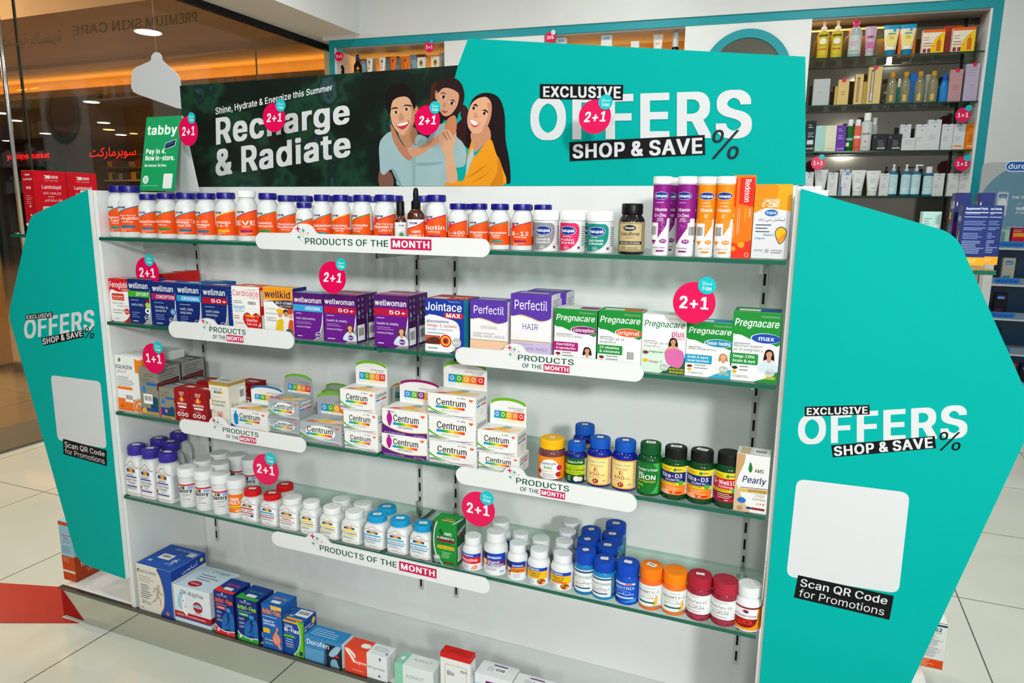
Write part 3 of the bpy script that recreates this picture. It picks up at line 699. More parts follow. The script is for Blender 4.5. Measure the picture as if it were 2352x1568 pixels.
# ---------------------------------------------------------------- product builders
def T(s, x0, x1, y, h, c, st='b'): return ('t', s, x0, x1, y, h, c, st)
def Rr(x0, y0, x1, y1, c): return ('r', x0, y0, x1, y1, c)
def carton(lab, x0, x1, yb, yb1, yt, z, d, col, front=(), top=(), side=(), colt=None, colr=None, Y=None, grp=None, name='medicine_carton', cat='box', rz=0, left=()):
    if Y is None:
        Y = (at(x0, yb, 2, z).y+at(x1, yb1, 2, z).y)/2; Y = min(max(Y, .006), .15)
    X0 = at(x0, yb, 1, Y).x; X1 = at(x1, yb1, 1, Y).x; h = lift(X0, Y, yt)-z; w = X1-X0; k = max(0, -.004-X0)-max(0, X1-UW+.002); X0 += k; X1 += k
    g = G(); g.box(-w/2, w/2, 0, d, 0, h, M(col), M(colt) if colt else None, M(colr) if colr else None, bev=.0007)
    put(g, front, w, h, onquad((-w/2, 0, 0), (1, 0, 0), (0, 0, 1)))
    put(g, [('r', 0, .1, 1, .104, 'b9b9b9')]+list(top) if not top else top, w, d, onquad((-w/2, 0, h), (1, 0, 0), (0, 1, 0)))
    if side: put(g, side, d, h, onquad((w/2, 0, 0), (0, 1, 0), (0, 0, 1)))
    if left: put(g, left, d, h, onquad((-w/2, d, 0), (0, -1, 0), (0, 0, 1)))
    o = g.build(name, None, ((X0+X1)/2, Y, z+.0003), rz); tag(o, lab, cat, grp)
    o['w'] = w; o['h'] = h; o['d'] = d
    return o
def behind(o, lab, n=1, gap=.002, dx=0, dz=0):
    return dup(o, o.location+Vector((dx, (o['d']+gap)*n, dz)), lab)
def away(P): 
    v = Vector((P[0]-CAM.x, P[1]-CAM.y, 0)); return v.normalized()
def spot(cx, wpx, yt, z, yb=None, Y=None):
    """foot, radius and height of an upright round thing from its outline"""
    if Y is None:
        P = at(cx, yb, 2, z); R = wpx/2*dep(P)/FPX; C = P+away(P)*R
        C.y = max(C.y, R+.004)
    else:
        C = at(cx, (yb or 600), 1, Y); R = wpx/2*dep((C.x, C.y, z))/FPX
    C.x = min(max(C.x, R-.003), UW-R+.005); C.z = z; h0 = lift(C.x, C.y, yt); q = C+away(C)*R*.8*(1 if h0 < CAM.z else -1)
    return C, R, lift(q.x, q.y, yt)-z
def facing(C, vx):
    """turn that brings the label centre to vx (-1..1) across the visible front"""
    return math.atan2(CAM.x-C.x, -(CAM.y-C.y))+math.asin(vx)
def cyl(r, z0, w, rot):
    return lambda u, v, n: (math.sin(rot+(u-w/2)/r)*(r+n+.0002), -math.cos(rot+(u-w/2)/r)*(r+n+.0002), z0+v)
def wrap(root, r, z0, z1, items, rot, span=200, base=None, name='label'):
    g = G(); w = math.radians(span)*r; it = list(items)
    if base: it = [Rr(0, 0, 1, 1, base)]+it
    put(g, it, w, z1-z0, cyl(r, z0, w, rot), bend=2*math.pi*r/40)
    return g.build(name, root)
def sticker(root, z, r, rot, w=.55, h=.3, bar=False):
    g = G(); R = r; a = rot; put(g, [('R', 0, 0, 1, 1, .18, 'f3f3f3')]+([('bar', .1, .1, .9, .9)] if bar else [('l', .15, .85, .65, 1, .3, 'c8324a'), ('l', .2, .8, .3, 1, .2, '8a8a8a')]), 2*R*w, 2*R*h,
        lambda u, v, n: (math.cos(a)*(u-R*w)-math.sin(a)*(v-R*h), math.sin(a)*(u-R*w)+math.cos(a)*(v-R*h), z+.0002+n))
    return g.build('price_sticker', next((c for c in root.children if c.name.startswith('cap')), root))
GRP = {S1: 'bottles and boxes on the top shelf', S2: 'cartons on the second shelf', S3: 'stock on the third shelf', S4: 'bottles on the lowest glass shelf', ZP: 'cartons on the base shelf'}
def bottle(lab, C, R, H, body, cap, capm=None, bodym=None, cat='bottle', name='supplement_bottle', grp=None, ribs=True, sub=None):
    t = thing(name, lab, cat, C, 0, grp)
    g = G(); g.lathe([(p[0]*R, p[1]*H)+tuple(p[2:]) for p in body], bodym, 36); g.build('body', t)
    g = G(); pr = [(p[0]*R, p[1]*H)+tuple(p[2:]) for p in cap]
    g.lathe(pr, capm, 60 if ribs else 40, rib=[p for i, p in enumerate(pr) if ribs and 0 < i < len(pr)-2]); g.build('cap', t)
    return t
# --- white supplement bottles with orange labels
WB = M('dcdfdf', .3, spec=.4, coat=.15); NAVY = M('12107e', .3, spec=.4); NAVY2 = M('151a78', .3)
PB = [(.9, 0), (.985, .015), (1, .04), (1, .62), (.97, .69), (.86, .77), (.72, .815), (.70, .83), (.70, .875)]
PC = [(.80, .87), (.84, .875), (.84, .965), (.80, .995), (.74, 1.0)]
def orange_items(lines, acc, swirl='1c7f8c'):
    top = [(.0, .60), (.2, .66), (.32, .735), (.44, .81), (.58, .875), (.74, .935), (.80, .955)]
    it = [('p', [(0, .02), (1, .02), (1, .955)]+top[::-1], 'f05414'), ('p', top+[(x, y+.035) for x, y in top[::-1]], acc),
          ('t', 'now', .24, .46, .86, .085, '1b2a6b', 'k'), ('e', .352, .90, .018, .03, 'f08a1e'),
          Rr(.81, .38, .97, .95, 'f2f4f4'), ('l', .825, .955, .88, 9, .055, '55708a'), ('l', .82, .97, .33, 6, .05, '9a3a10'), ('l', .3, .66, .165, 2, .06, 'f7c3a5'), ('l', .3, .5, .05, 1, .06, 'fbe2d2')]
    for s, x0, x1, y, h in lines: it.append(T(s, x0, x1, y, h, 'fbfbf8', 'b'))
    ymin = min(l[3] for l in lines); it.append(('R', .33, ymin-.19, .64, ymin-.10, .04, acc))
    return it
NB = {}
def now(key, lab, cx, wpx, yt, lines, acc, vx=-.25, Y=.05, cap=None):
    C, R, H = spot(cx, wpx, yt, S1, 545+.0332*(cx-230)-3, Y)
    t = bottle(lab, C, R, H, PB, PC, cap or NAVY, WB, grp=GRP[S1])
    wrap(t, R, .1*H, .64*H, orange_items(lines, acc), facing(C, vx), 215)
    NB[key] = (t, C, R, H); return t
def rearn(key, cx, Y, lab):
    t, C, R, H = NB[key]; P = at(cx, 500, 1, Y); dup(t, (P.x, Y, S1), lab)
TE, GR, YE, MA, BL = '1f8f8a', '2c8a35', 'f3b21b', 'a31857', '1c6f9a'
OL = 'white bottle with navy cap and orange label reading '
now('mg', 'white bottle with navy cap and orange Magnesium Caps label, far left of top shelf', 257, 51, 426, [('Magnesium', .25, .68, .50, .075), ('Caps', .36, .58, .39, .075), ('400 mg', .38, .56, .31, .045)], TE, -.45)
now('ar', OL+'L-Arginine, top shelf', 307, 54, 426, [('Double Strength', .3, .66, .59, .04), ('L-Arginine', .24, .74, .46, .10), ('1000 mg', .36, .58, .36, .05)], BL, -.3)
now('gl', OL+'Glutathione, top shelf', 347, 43, 445.5, [('Glutathione', .18, .80, .47, .10), ('500 mg', .38, .6, .37, .05)], BL, -.2)
now('ga', OL+'Garcinia, top shelf', 389.5, 48, 443, [('Garcinia', .22, .66, .47, .11), ('1000 mg', .34, .56, .36, .05)], GR, -.4)
now('om', OL+'Omega-3 Fish Oil, top shelf', 434, 50, 443, [('Molecularly Distilled', .28, .66, .585, .035), ('Omega-3', .22, .72, .465, .105), ('Fish Oil', .3, .62, .33, .09)], BL, -.2)
now('tr', OL+'Tri-3D Omega, top shelf', 480, 49, 443, [('Tri-3D', .26, .62, .50, .085), ('Omega', .27, .66, .385, .085), ('Fish Oil', .32, .58, .30, .05)], BL, -.45)
now('o3', OL+'Omega 3-6-9, top shelf', 525, 48, 442, [('Omega', .24, .66, .48, .10), ('3-6-9', .28, .60, .345, .10)], YE, -.35)
now('ev', 'white bottle with white cap and orange label reading EVE, top shelf', 572, 48, 438, [('EVE', .24, .72, .42, .155), ('Tablets', .38, .58, .34, .045)], MA, -.15, cap=M('eceded', .3))
now('tu', OL+'Turmeric Curcumin, top shelf', 620, 48, 443, [('Turmeric', .24, .68, .50, .085), ('Curcumin', .24, .70, .385, .085)], GR, -.4)
now('ch', OL+'Chromium Picolinate, top shelf', 662, 45, 448, [('Chromium', .22, .76, .50, .085), ('Picolinate', .22, .76, .39, .085), ('200 mcg', .36, .6, .31, .045)], TE, -.15)
now('sm', 'shortest white bottle with navy cap, behind the sparkle bump of the longest top sign', 702, 40, 465, [('Zinc', .3, .66, .5, .09)], TE, -.1, .03)
now('se', OL+'Selenium, top shelf', 743.5, 43, 446.7, [('Selenium', .22, .80, .46, .105), ('200 mcg', .34, .62, .36, .055)], TE, -.1)
now('ep', OL+'Evening Primrose Oil, top shelf', 787, 43, 447, [('Evening', .22, .68, .49, .08), ('Primrose Oil', .2, .80, .385, .08), ('500 mg', .36, .58, .31, .045)], YE, -.2)
now('sp', OL+'Saw Palmetto Extract, top shelf', 834.5, 47, 447, [('Saw Palmetto', .16, .72, .51, .085), ('Extract', .26, .58, .405, .08), ('80 mg', .32, .52, .32, .05)], GR, -.35)
now('vd', OL+'High Potency Vitamin D-3, top shelf', 885.5, 52, 446.6, [('High Potency', .28, .72, .59, .05), ('Vitamin D-3', .18, .84, .46, .105), ('1,000 IU', .34, .66, .355, .06)], MA, .0)
now('bi', OL+'Biotin, beside the dropper bottle', 1003.5, 52, 447, [('Biotin', .2, .74, .45, .15), ('5,000 mcg', .3, .62, .355, .055)], MA, -.2)
now('e4', OL+'E-400, top shelf', 1053, 47, 467, [('E-400', .2, .72, .40, .13), ('With Mixed Tocopherols', .24, .7, .33, .035)], MA, -.2)
now('m2', 'navy capped bottle with orange Magnesium Caps label, beside the E-400 bottle', 1100, 46, 467, [('Magnesium', .24, .78, .47, .08), ('Caps', .38, .62, .37, .08), ('400 mg', .4, .6, .3, .045)], TE, -.1)
now('m3', 'navy capped bottle with orange Magnesium Caps label, beside the B-12 bottle', 1147.5, 49, 467.7, [('Magnesium', .2, .74, .47, .08), ('Caps', .34, .58, .37, .08), ('400 mg', .36, .56, .3, .045)], TE, -.25)
now('b1', OL+'B-12, top shelf', 1198.5, 50, 468.5, [('B-12', .26, .70, .42, .15), ('1,000 mcg', .32, .64, .335, .055)], MA, -.15)
# burst of pink petals on some labels comes as a separate print
for k in ('vd', 'bi', 'b1', 'e4'):
    t, C, R, H = NB[k]; it = []
    for a in range(0, 360, 30):
        c, s_ = math.cos(math.radians(a)), math.sin(math.radians(a)); it.append(('p', [(.5-.1*s_, .5+.1*c), (.5+.48*c, .5+.48*s_), (.5+.1*s_, .5-.1*c)], 'e8264f'))
    wrap(t, R*1.006, .44*H, .60*H, it, facing(C, -.78), 42, name='label_flower')
for k, cx, Y, lab in (('vd', 695, .16, 'tall white bottle with navy cap standing behind the shortest bottle'), ('ch', 702, .12, 'white bottle with navy cap between the shortest bottle and the tall one behind'),
                      ('se', 752, .15, 'white bottle with navy cap standing behind the Selenium bottle'), ('vd', 906, .13, 'white bottle with navy cap standing behind the Vitamin D-3 bottle'),
                      ('bi', 973, .14, 'white bottle with navy cap standing behind the dropper bottle'), ('m2', 1084, .15, 'white bottle with navy cap behind the gap between E-400 and Magnesium'),
                      ('m3', 1150, .16, 'white bottle with navy cap standing behind the right Magnesium bottle'), ('b1', 1204, .15, 'white bottle with navy cap standing behind the B-12 bottle'),
                      ('b1', 1247, .12, 'white bottle with navy cap standing behind the grey and white tub'),
                      ('se', 775, .22, 'rear white bottle glimpsed between Selenium and Evening Primrose Oil'), ('se', 812, .22, 'rear white bottle glimpsed between Evening Primrose Oil and Saw Palmetto'), ('se', 857, .22, 'rear white bottle glimpsed between Saw Palmetto and Vitamin D-3')):
    rearn(k, cx, Y, lab)
# amber oil bottle and dropper bottle
AMB = M('4a1d0a', .08, spec=.6, coat=.6); BKC = M('101012', .35)
C, R, H = spot(921, 27, 461.7, S1, 560, .03)
t = bottle('small amber oil bottle with black cap and pine sprig label, top shelf', C, R, H, [(.9, 0), (1, .02), (1, .56), (.9, .62), (.55, .67), (.55, .70)], [(.62, .69), (.68, .70), (.68, .985), (.62, 1)], BKC, AMB, name='oil_bottle', grp=GRP[S1])
it = [T('now', .38, .62, .82, .1, '5a3a7a', 'k'), ('l', .35, .65, .74, 1, .06, '999')]
for a in range(20, 170, 14): 
    c, s_ = math.cos(math.radians(a)), math.sin(math.radians(a)); it.append(('p', [(.5-.02*s_, .4+.02*c), (.5+.2*c, .38+.3*s_), (.5+.02*s_, .4-.02*c)], '2f8a3a'))
for a in range(200, 345, 18):
    c, s_ = math.cos(math.radians(a)), math.sin(math.radians(a)); it.append(('p', [(.5-.02*s_, .42+.02*c), (.5+.2*c, .42+.2*s_), (.5+.02*s_, .42-.02*c)], '3f9a48'))
wrap(t, R, .04*H, .54*H, it, facing(C, .1), 220, 'ecebee')
C, R, H = spot(956.5, 40, 430.7, S1, 562, .035)
t = bottle('amber dropper bottle of Liquid Vitamin D-3 with black rubber bulb', C, R, H, [(.9, 0), (1, .02), (1, .50), (.93, .57), (.55, .635), (.5, .65)], [(.50, .64), (.53, .65), (.53, .77), (.38, .785), (.38, .80), (.30, .81), (.32, .90), (.27, .97), (.15, 1)], BKC, AMB, name='dropper_bottle', grp=GRP[S1], ribs=False)
top = [(0, .6), (.3, .66), (.5, .74), (.7, .86), (.85, .95)]
wrap(t, R, .03*H, .47*H, [('p', [(0, 0), (1, 0), (1, .97)]+top[::-1], 'f05414'), ('p', top+[(x, y+.03) for x, y in top[::-1]], MA), T('now', .3, .55, .82, .11, '1b2a6b', 'k'), T('Liquid', .36, .64, .50, .1, 'fff'), T('Vitamin D-3', .22, .78, .34, .1, 'fff'), ('R', .32, .16, .68, .25, .04, MA)], facing(C, -.05), 210, 'f1f2f2')
# tubs
TB = [(.92, 0), (.96, .02), (.97, .72), (.94, .76)]; TC = [(1.0, .75), (1.03, .76), (1.03, .955), (.98, .99), (.9, 1)]
def tub(lab, cx, w, yt, col, l1, l2, cnt, Y=.045, vx=-.15):
    C, R, H = spot(cx, w, yt, S1, 575, Y); R *= .97
    t = bottle(lab, C, R, H, TB, TC, M('eef0f1', .35), WB, name='tablet_tub', cat='tub', grp=GRP[S1], ribs=False)
    wrap(t, R*.975, .04*H, .70*H, [('s', [(.18, .02), (.5, .06), (.7, .35), (.74, .8), (.66, .98), (.5, .99), (.18, .99)], col), Rr(.1, .02, .3, .99, col), ('e', .46, .72, .2, .16, '12307c'), ('e', .46, .72, .205, .165, 'c9d3ea'), ('e', .46, .72, .195, .15, '15358a'),
        T('Valupak', .29, .63, .67, .10, 'f6f8fb', 'k'), ('l', .34, .6, .5, 1, .05, 'f4f4f4'), T(l1, .28, .62, .36, .08, 'f6f6f6'), T(l2, .28, .62, .25, .08, 'f6f6f6'), ('e', .44, .1, .06, .085, 'f6f6f6'), ('e', .44, .1, .054, .075, col), T(cnt, .41, .47, .07, .06, 'fff'),
        ('l', .8, .97, .85, 9, .08, '66706c'), Rr(.7, .08, .76, .16, '24408a'), Rr(.7, .115, .76, .125, 'd33'), Rr(.725, .08, .735, .16, 'd33')], facing(C, vx), 200)
    return t, C, R, H
tub('squat white tub with grey Calcium and Vitamin D label', 1254.5, 61, 482, '8b8b8d', 'Calcium &', 'Vitamin D', '30')
p = tub('squat white tub with pink Folic Acid label', 1314.5, 61, 482, 'e0245e', 'Folic', 'Acid', '90', vx=-.3)
q = tub('squat white tub with teal Multi Vitamin and Minerals label', 1378, 63, 484, '0f8a7c', 'Multi Vitamin', '& Minerals', '25', vx=-.2)
c = at(1357, 500, 1, .15); dup(q[0], (c.x, .15, S1), 'squat white tub half hidden behind the pink and teal tubs')
C, R, H = spot(1448.5, 59, 467, S1, 582, .04)
t = bottle('black bottle with gold ValuBone label and black cap'.replace('ValuBone ', ''), C, R, H, [(.93, 0), (1, .02), (1, .62), (.96, .70), (.76, .77), (.74, .80)], [(.78, .79), (.81, .80), (.81, .97), (.76, 1)], BKC, M('131315', .2, coat=.5), grp=GRP[S1])
wrap(t, R, .06*H, .64*H, [Rr(.2, .04, .8, .96, '8c7a52'), Rr(.23, .06, .77, .94, 'c3b084'), ('e', .48, .8, .14, .1, '16182c'), T('Valupak', .37, .59, .77, .07, 'e6e2d2', 'k'), T('ValuBone', .27, .71, .55, .11, '22201c', 'b'), T('Chewable', .4, .58, .45, .05, 'b3552e'), Rr(.22, .24, .78, .35, '23211f'), T('FOR HEALTHY BONES', .27, .73, .265, .055, 'e8e0c8'), T('30', .3, .4, .09, .09, '22201c'), ('l', .44, .7, .13, 2, .05, '4b4536')], facing(C, -.1), 200, 'a59468')
# effervescent tubes
def etube(lab, cx, w, yt, col, flav, words, Y=.035, vx=-.1, sl=None):
    C, R, H = spot(cx, w, yt, S1, 590, Y)
    t = bottle(lab, C, R*.93, H, [(.97, 0), (1, .01), (1, .915)], [(1.04, .91), (1.07, .915), (1.07, .975), (1.1, .98), (1.1, .995), (1.0, 1)], M('f0efee', .35), M('ecebec', .25), name='effervescent_tube', cat='tube', grp=GRP[S1], ribs=False)
    R *= .93
    it = [('p', [(0, .30), (.3, .14), (.72, .42), (.75, .52), (1, .52), (1, 1), (0, 1)], col), ('e', .5, .84, .26, .055, 'c9d3ea'), ('e', .5, .84, .25, .05, '15358a'), T('Valupak', .29, .71, .82, .035, 'f6f8fb', 'k'), ('l', .34, .66, .74, 1, .02, 'e7d3ea')]
    for s, x0, x1, y, h in words: it.append(T(s, x0, x1, y, h, 'f8f4f6', 'b'))
    it += [('e', .62, .19, .13, .035, 'f2f0f0'), ('e', .62, .19, .12, .032, col), T('20', .55, .69, .18, .028, 'f8f4f6', 'r'), T(flav, .3, .7, .085, .018, col), ('R', .4, .035, .66, .06, .01, col)]
    for i in range(26): it.append(('e', random.uniform(.4, .7), random.uniform(.36, .5), .008, .0025, 'f2e6f4'))
    wrap(t, R, .02*H, .9*H, it, facing(C, vx), 200)
    wrap(t, R*1.01, .2*H, .42*H, [('bar', 0, 0, 1, 1)] , facing(C, -.75 if sl is None else sl), 62, name='barcode_sticker')
    return t, C, R, H
PW = [('Vitamin', .3, .72, .62, .045), ('C+Zinc', .3, .7, .54, .045), ('IMMUNE', .4, .6, .505, .016), ('SUPPORT', .39, .61, .475, .016)]
OWD = [('HIGH STRENGTH', .36, .64, .69, .014), ('Vitamin', .28, .72, .62, .045), ('C', .45, .55, .54, .04)]
p1 = etube('purple effervescent Vitamin C and Zinc tube, leftmost of the upright tubes', 1514, 42, 404.7, '8a1a80', 'BLACKCURRANT', PW)
p2 = etube('purple effervescent Vitamin C and Zinc tube beside the orange tubes', 1570.5, 43, 404.5, '8a1a80', 'BLACKCURRANT', PW, vx=-.35, sl=.7)
p3 = etube('orange effervescent Vitamin C tube, left of the orange pair', 1615, 42, 405, 'f58a12', 'ORANGE FLAVOUR', OWD, vx=.05, sl=-.55)
p4 = etube('orange effervescent Vitamin C tube, right of the orange pair', 1658.5, 43, 404.5, 'f58a12', 'ORANGE FLAVOUR', OWD, vx=-.15, sl=-.6)
for src, cx, Y, lab in ((p1, 1534, .085, 'purple effervescent tube behind the gap of the two front purple tubes'), (p1, 1551, .135, 'purple effervescent tube deepest behind the purple pair'), (p3, 1638, .09, 'orange effervescent tube behind the gap of the orange pair'), (p2, 1586, .09, 'purple effervescent tube hidden behind the right purple tube')):
    c = at(cx, 560, 1, Y); dup(src[0], (c.x, Y, S1), lab)
carton('tall orange and red vitamin carton beside the orange tubes', 1673, 1722, 592, 594.6, 402.5, S1, .035, 'f5730f', [Rr(.0, .62, .2, .97, 'e8301c'), ('p', [(.32, .66), (1, .62), (1, .97), (.32, .97)], 'e0281c'),
    ('q', 'Redoxon', [(.56, .95), (.56, .68), (.82, .68), (.82, .95)], 'f8f4ee', 'b'), ('q', 'Vitamin C', [(.6, .60), (.6, .44), (.72, .44), (.72, .60)], 'f7c21c', 'r'), ('q', '1000mg', [(.8, .60), (.8, .5), (.9, .5), (.9, .6)], 'fbe9d8', 'r'), ('p', [(0, 0), (1, 0), (1, .22), (.4, .16), (0, .2)], 'e8341c'),
    ('e', .55, .16, .16, .035, 'fba31c'), ('e', .2, .11, .1, .03, 'fb9a2c'), ('e', .82, .04, .09, .025, 'f6f0ea'), ('e', .82, .04, .075, .021, 'e23a20'), ('l', .1, .14, .5, 1, .1, 'fbe9d8'), Rr(.3, .28, .32, .6, 'f8c9a0'), Rr(.38, .3, .4, .6, 'f8c9a0'), Rr(.14, .25, .16, .42, 'f8c9a0')], Y=.03, grp=GRP[S1], colt='f07a14', colr='f5880f')
carton('wide orange and silver vitamin C and zinc carton beside the right wing', 1725, 1809, 595.5, 598, 423.5, S1, .06, 'd9dadd', [('p', [(0, .64), (1, .64), (1, 1), (0, 1)], 'f6a21a'), ('s', [(-.0, .64), (.2, .66), (.45, .70), (.6, .82), (.62, .95), (.5, 1), (0, 1)], 'f08a12'), ('s', [(0, .6), (.3, .68), (.6, .67), (1, .64), (1, .58), (0, .58)], 'dcdde0'),
    T('LIMITLESS', .26, .68, .765, .035, 'f6f2ea', 'ki'), T('C-ZINC', .22, .68, .70, .055, 'f6f2ea', 'ki'), ('e', .48, .62, .18, .045, '1a63ae'), T('Original', .34, .62, .605, .035, 'eef4fa', 'b'), ('t', 'ليمتلس سي-زنك', .14, .86, .515, .035, '1c2c6a', 'a'), ('l', .08, .56, .45, 3, .045, '4a5a6a'), T('Vitamin C', .3, .6, .31, .03, '1a78be'), T('& 5mg Zinc', .08, .36, .265, .025, '1a78be'),
    ('s', [(.78, .44), (.93, .39), (.92, .29), (.78, .2), (.65, .29), (.63, .39)], '5a5a5e'), ('s', [(.78, .425), (.91, .38), (.9, .3), (.78, .215), (.67, .3), (.65, .38)], 'f5b51a'), ('p', [(.7, .27), (.9, .36), (.9, .3), (.78, .225)], 'ef8a1c'), T('LIMITLESS', .08, .32, .1, .025, '7a7a7e', 'r'), T('30', .38, .48, .085, .045, '3a3a3e', 'r'), ('l', .54, .94, .11, 2, .03, '77777a')], Y=.03, grp=GRP[S1], colt='f2941a', colr='e89018')

# ---------------------------------------------------------------- second shelf cartons
G2 = GRP[S2]
def num1(x, y, c='e8e8ea', k='24347c'): return [('e', x, y, .1, .062, c), ('e', x, y, .088, .054, k), T('No1', x-.07, x+.07, y-.02, .04, c)]
GRNL = 'c9ccc8'
def wm(lab, c, word, line1, line2, band, x0, x1, yb, yb1, yt, fc='132a6e', extra=(), d=.055, side=None):
    it = [Rr(0, 0, 1, 1, 'a4a7a4'), ('s', [(0, 0), (.62, 0), (.86, .14), (.96, .34), (1, .7), (1, 1), (0, 1)], 'eceeee'), ('s', [(0, 0), (.6, 0), (.83, .14), (.93, .34), (.985, .72), (1, 1), (0, 1)], fc), Rr(0, .80, 1, 1, fc), T(word, .06, .92, .795, .13, 'f2f4f6', 'b'),
          Rr(0, .60, 1, .735, band), T(line1, .36 if len(line1) < 7 else .2, .95, .63, .075, 'f2f4f6', 'b'), ('l', .1, .6, .52, 1, .05, '8fa4d8'), T(line2[0], .12, .66, .40, .055, 'd8e0f2', 'r')]
    if len(line2) > 1: it.append(T(line2[1], .12, .58, .32, .055, 'd8e0f2', 'r'))
    it += [('l', .12, .5, .24, 3, .05, '7f94cc'), ('l', .14, .42, .04, 1, .06, 'cfd6ea')]+num1(.78, .14)+list(extra)
    return carton(lab, x0, x1, yb, yb1, yt, S2, d, c, it, [Rr(0, .1, 1, .35, band), Rr(.1, .5, .6, .8, 'dfe4ee')], side or [('l', .2, .8, .9, 10, .07, '9fb0dc')], grp=G2, Y=.016)
BLU = '16409c'
o = carton('red and white iron capsules carton, far left of the second shelf', 248, 299, 738.5, 741, 638.5, S2, .05, 'd3171c', [('s', [(.02, .02), (.5, .0), (.82, .16), (.92, .45), (.94, .70), (.4, .70), (.02, .70)], 'f0efec'), T('Feroglobin', .04, .92, .80, .13, 'f6f2f0', 'b'), T('CAPSULES', .55, .9, .735, .04, 'f6e2e0', 'b'), ('R', .1, .50, .64, .66, .03, 'cf2a22'), T('Haemoglobin', .13, .6, .575, .04, 'f8e9e6'), T('& red blood cells', .13, .6, .525, .03, 'f8d060'),
    T('health, vitality', .1, .6, .42, .035, '5a5a5c', 'r'), T('& energy release', .3, .84, .36, .03, '5a5a5c', 'r'), T('Iron, Folic Acid', .1, .6, .25, .045, '3a3a3c', 'r'), ('l', .1, .55, .2, 1, .05, '888'), ('e', .72, .25, .12, .07, 'd12a26'), T('No1', .64, .8, .225, .045, 'f6e6e2'), ('e', .8, .05, .1, .025, '7a4a1c'), ('l', .15, .4, .06, 1, .05, 'aaa')], [Rr(.1, .3, .9, .7, 'e8c8c6')], grp=G2, Y=.016)
for i, (xa, xb, yt_, YY) in enumerate(((364, 379, 629, .10), (378, 400, 627, .13), (401, 423, 623.5, .17), (422, 443, 621.5, .21))):
    c = carton(f'small red carton in the row behind, {["first","second","third","last"][i]} from the discount disc on the second shelf', xa, xb, 700, 700, yt_, S2, .035, 'd21c1e', [('R', .2, .72, .8, .9, .02, 'e8642a'), ('l', .3, .75, .86, 3, .05, 'f6d8c8'), T('Fe', .15, .9, .55, .1, 'f8eeea', 'b')], [Rr(.1, .3, .9, .8, 'e6c2c0')], Y=YY, grp=G2)
wm('navy carton with green SPORT band and sports balls, second shelf', BLU, 'wellman', 'SPORT', ['health & vitality'], '44aa22', 300, 350, 741, 745, 640, extra=[('e', .9, .52, .08, .05, '8a1f28'), ('e', .86, .43, .1, .06, 'b9cf2c'), ('e', .85, .30, .12, .07, 'eceeee'), ('e', .85, .30, .05, .03, '22242a')])
wm('navy carton with magenta CONCEPTION band, second shelf', BLU, 'wellman', 'CONCEPTION', ['fertility &', 'reproduction'], 'b01c64', 353.5, 408, 747, 751, 647, extra=[('e', .86, .34, .12, .08, '3a6fb0'), ('e', .86, .34, .08, .05, '8ab0d8')])
o = wm('blue carton with pale blue ORIGINAL band, second shelf', '1c5a9c', 'wellman', 'ORIGINAL', ['health, vitality', 'energy release'], '2a9ad6', 411, 466, 752, 757, 650)
behind(o, 'blue carton standing directly behind the pale blue ORIGINAL carton', 1, .004, .014)
wm('navy carton with red 50+ band beside the white heart carton', BLU, 'wellman', '50+', ['health & vitality', 'tiredness & fatigue'], 'b3122e', 469, 527, 758, 762, 655)
carton('white heart health carton with red Omega-3 Garlic heart', 537, 600, 764, 769, 656, S2, .055, 'efeeec', [T('Cardioace', .03, .97, .80, .12, 'd22a22', 'r'), T('Vitabiotics', .55, .94, .92, .03, 'c46a5a', 'r'), T('original', .62, .96, .755, .035, 'e0603a', 'r'), ('l', .06, .5, .68, 2, .04, '777'), T('heart', .06, .46, .52, .08, '2a94c8', 'b'), T('function', .06, .42, .455, .05, '2a94c8', 'r'), ('bar', .54, .58, .92, .72), ('l', .06, .35, .36, 2, .05, 'b8564a'), T('circulation', .06, .4, .2, .045, 'c8483c', 'r'), ('p', [(.2, 0), (.55, .1), (1, .18), (1, 0)], 'd8201e'),
    ('h', .7, .26, .32, .26, '8c1216'), ('h', .7, .26, .29, .235, 'd81c20'), T('Omega-3', .46, .94, .36, .06, 'f6c81c'), T('Garlic', .5, .9, .265, .06, 'f8ecea'), T('Folic Acid', .52, .88, .19, .04, 'f8ecea')], [Rr(0, .1, 1, .5, 'e8642a'), Rr(.4, .2, .7, .5, 'f2ece6')], [Rr(0, 0, 1, .55, 'c22018'), Rr(.1, .6, .8, .92, 'f0eeea'), Rr(.1, .1, .8, .4, 'f0eeea'), ('l', .15, .75, .88, 6, .05, '888')], colt='e9672c', colr='d23a22', grp=G2, Y=.016)
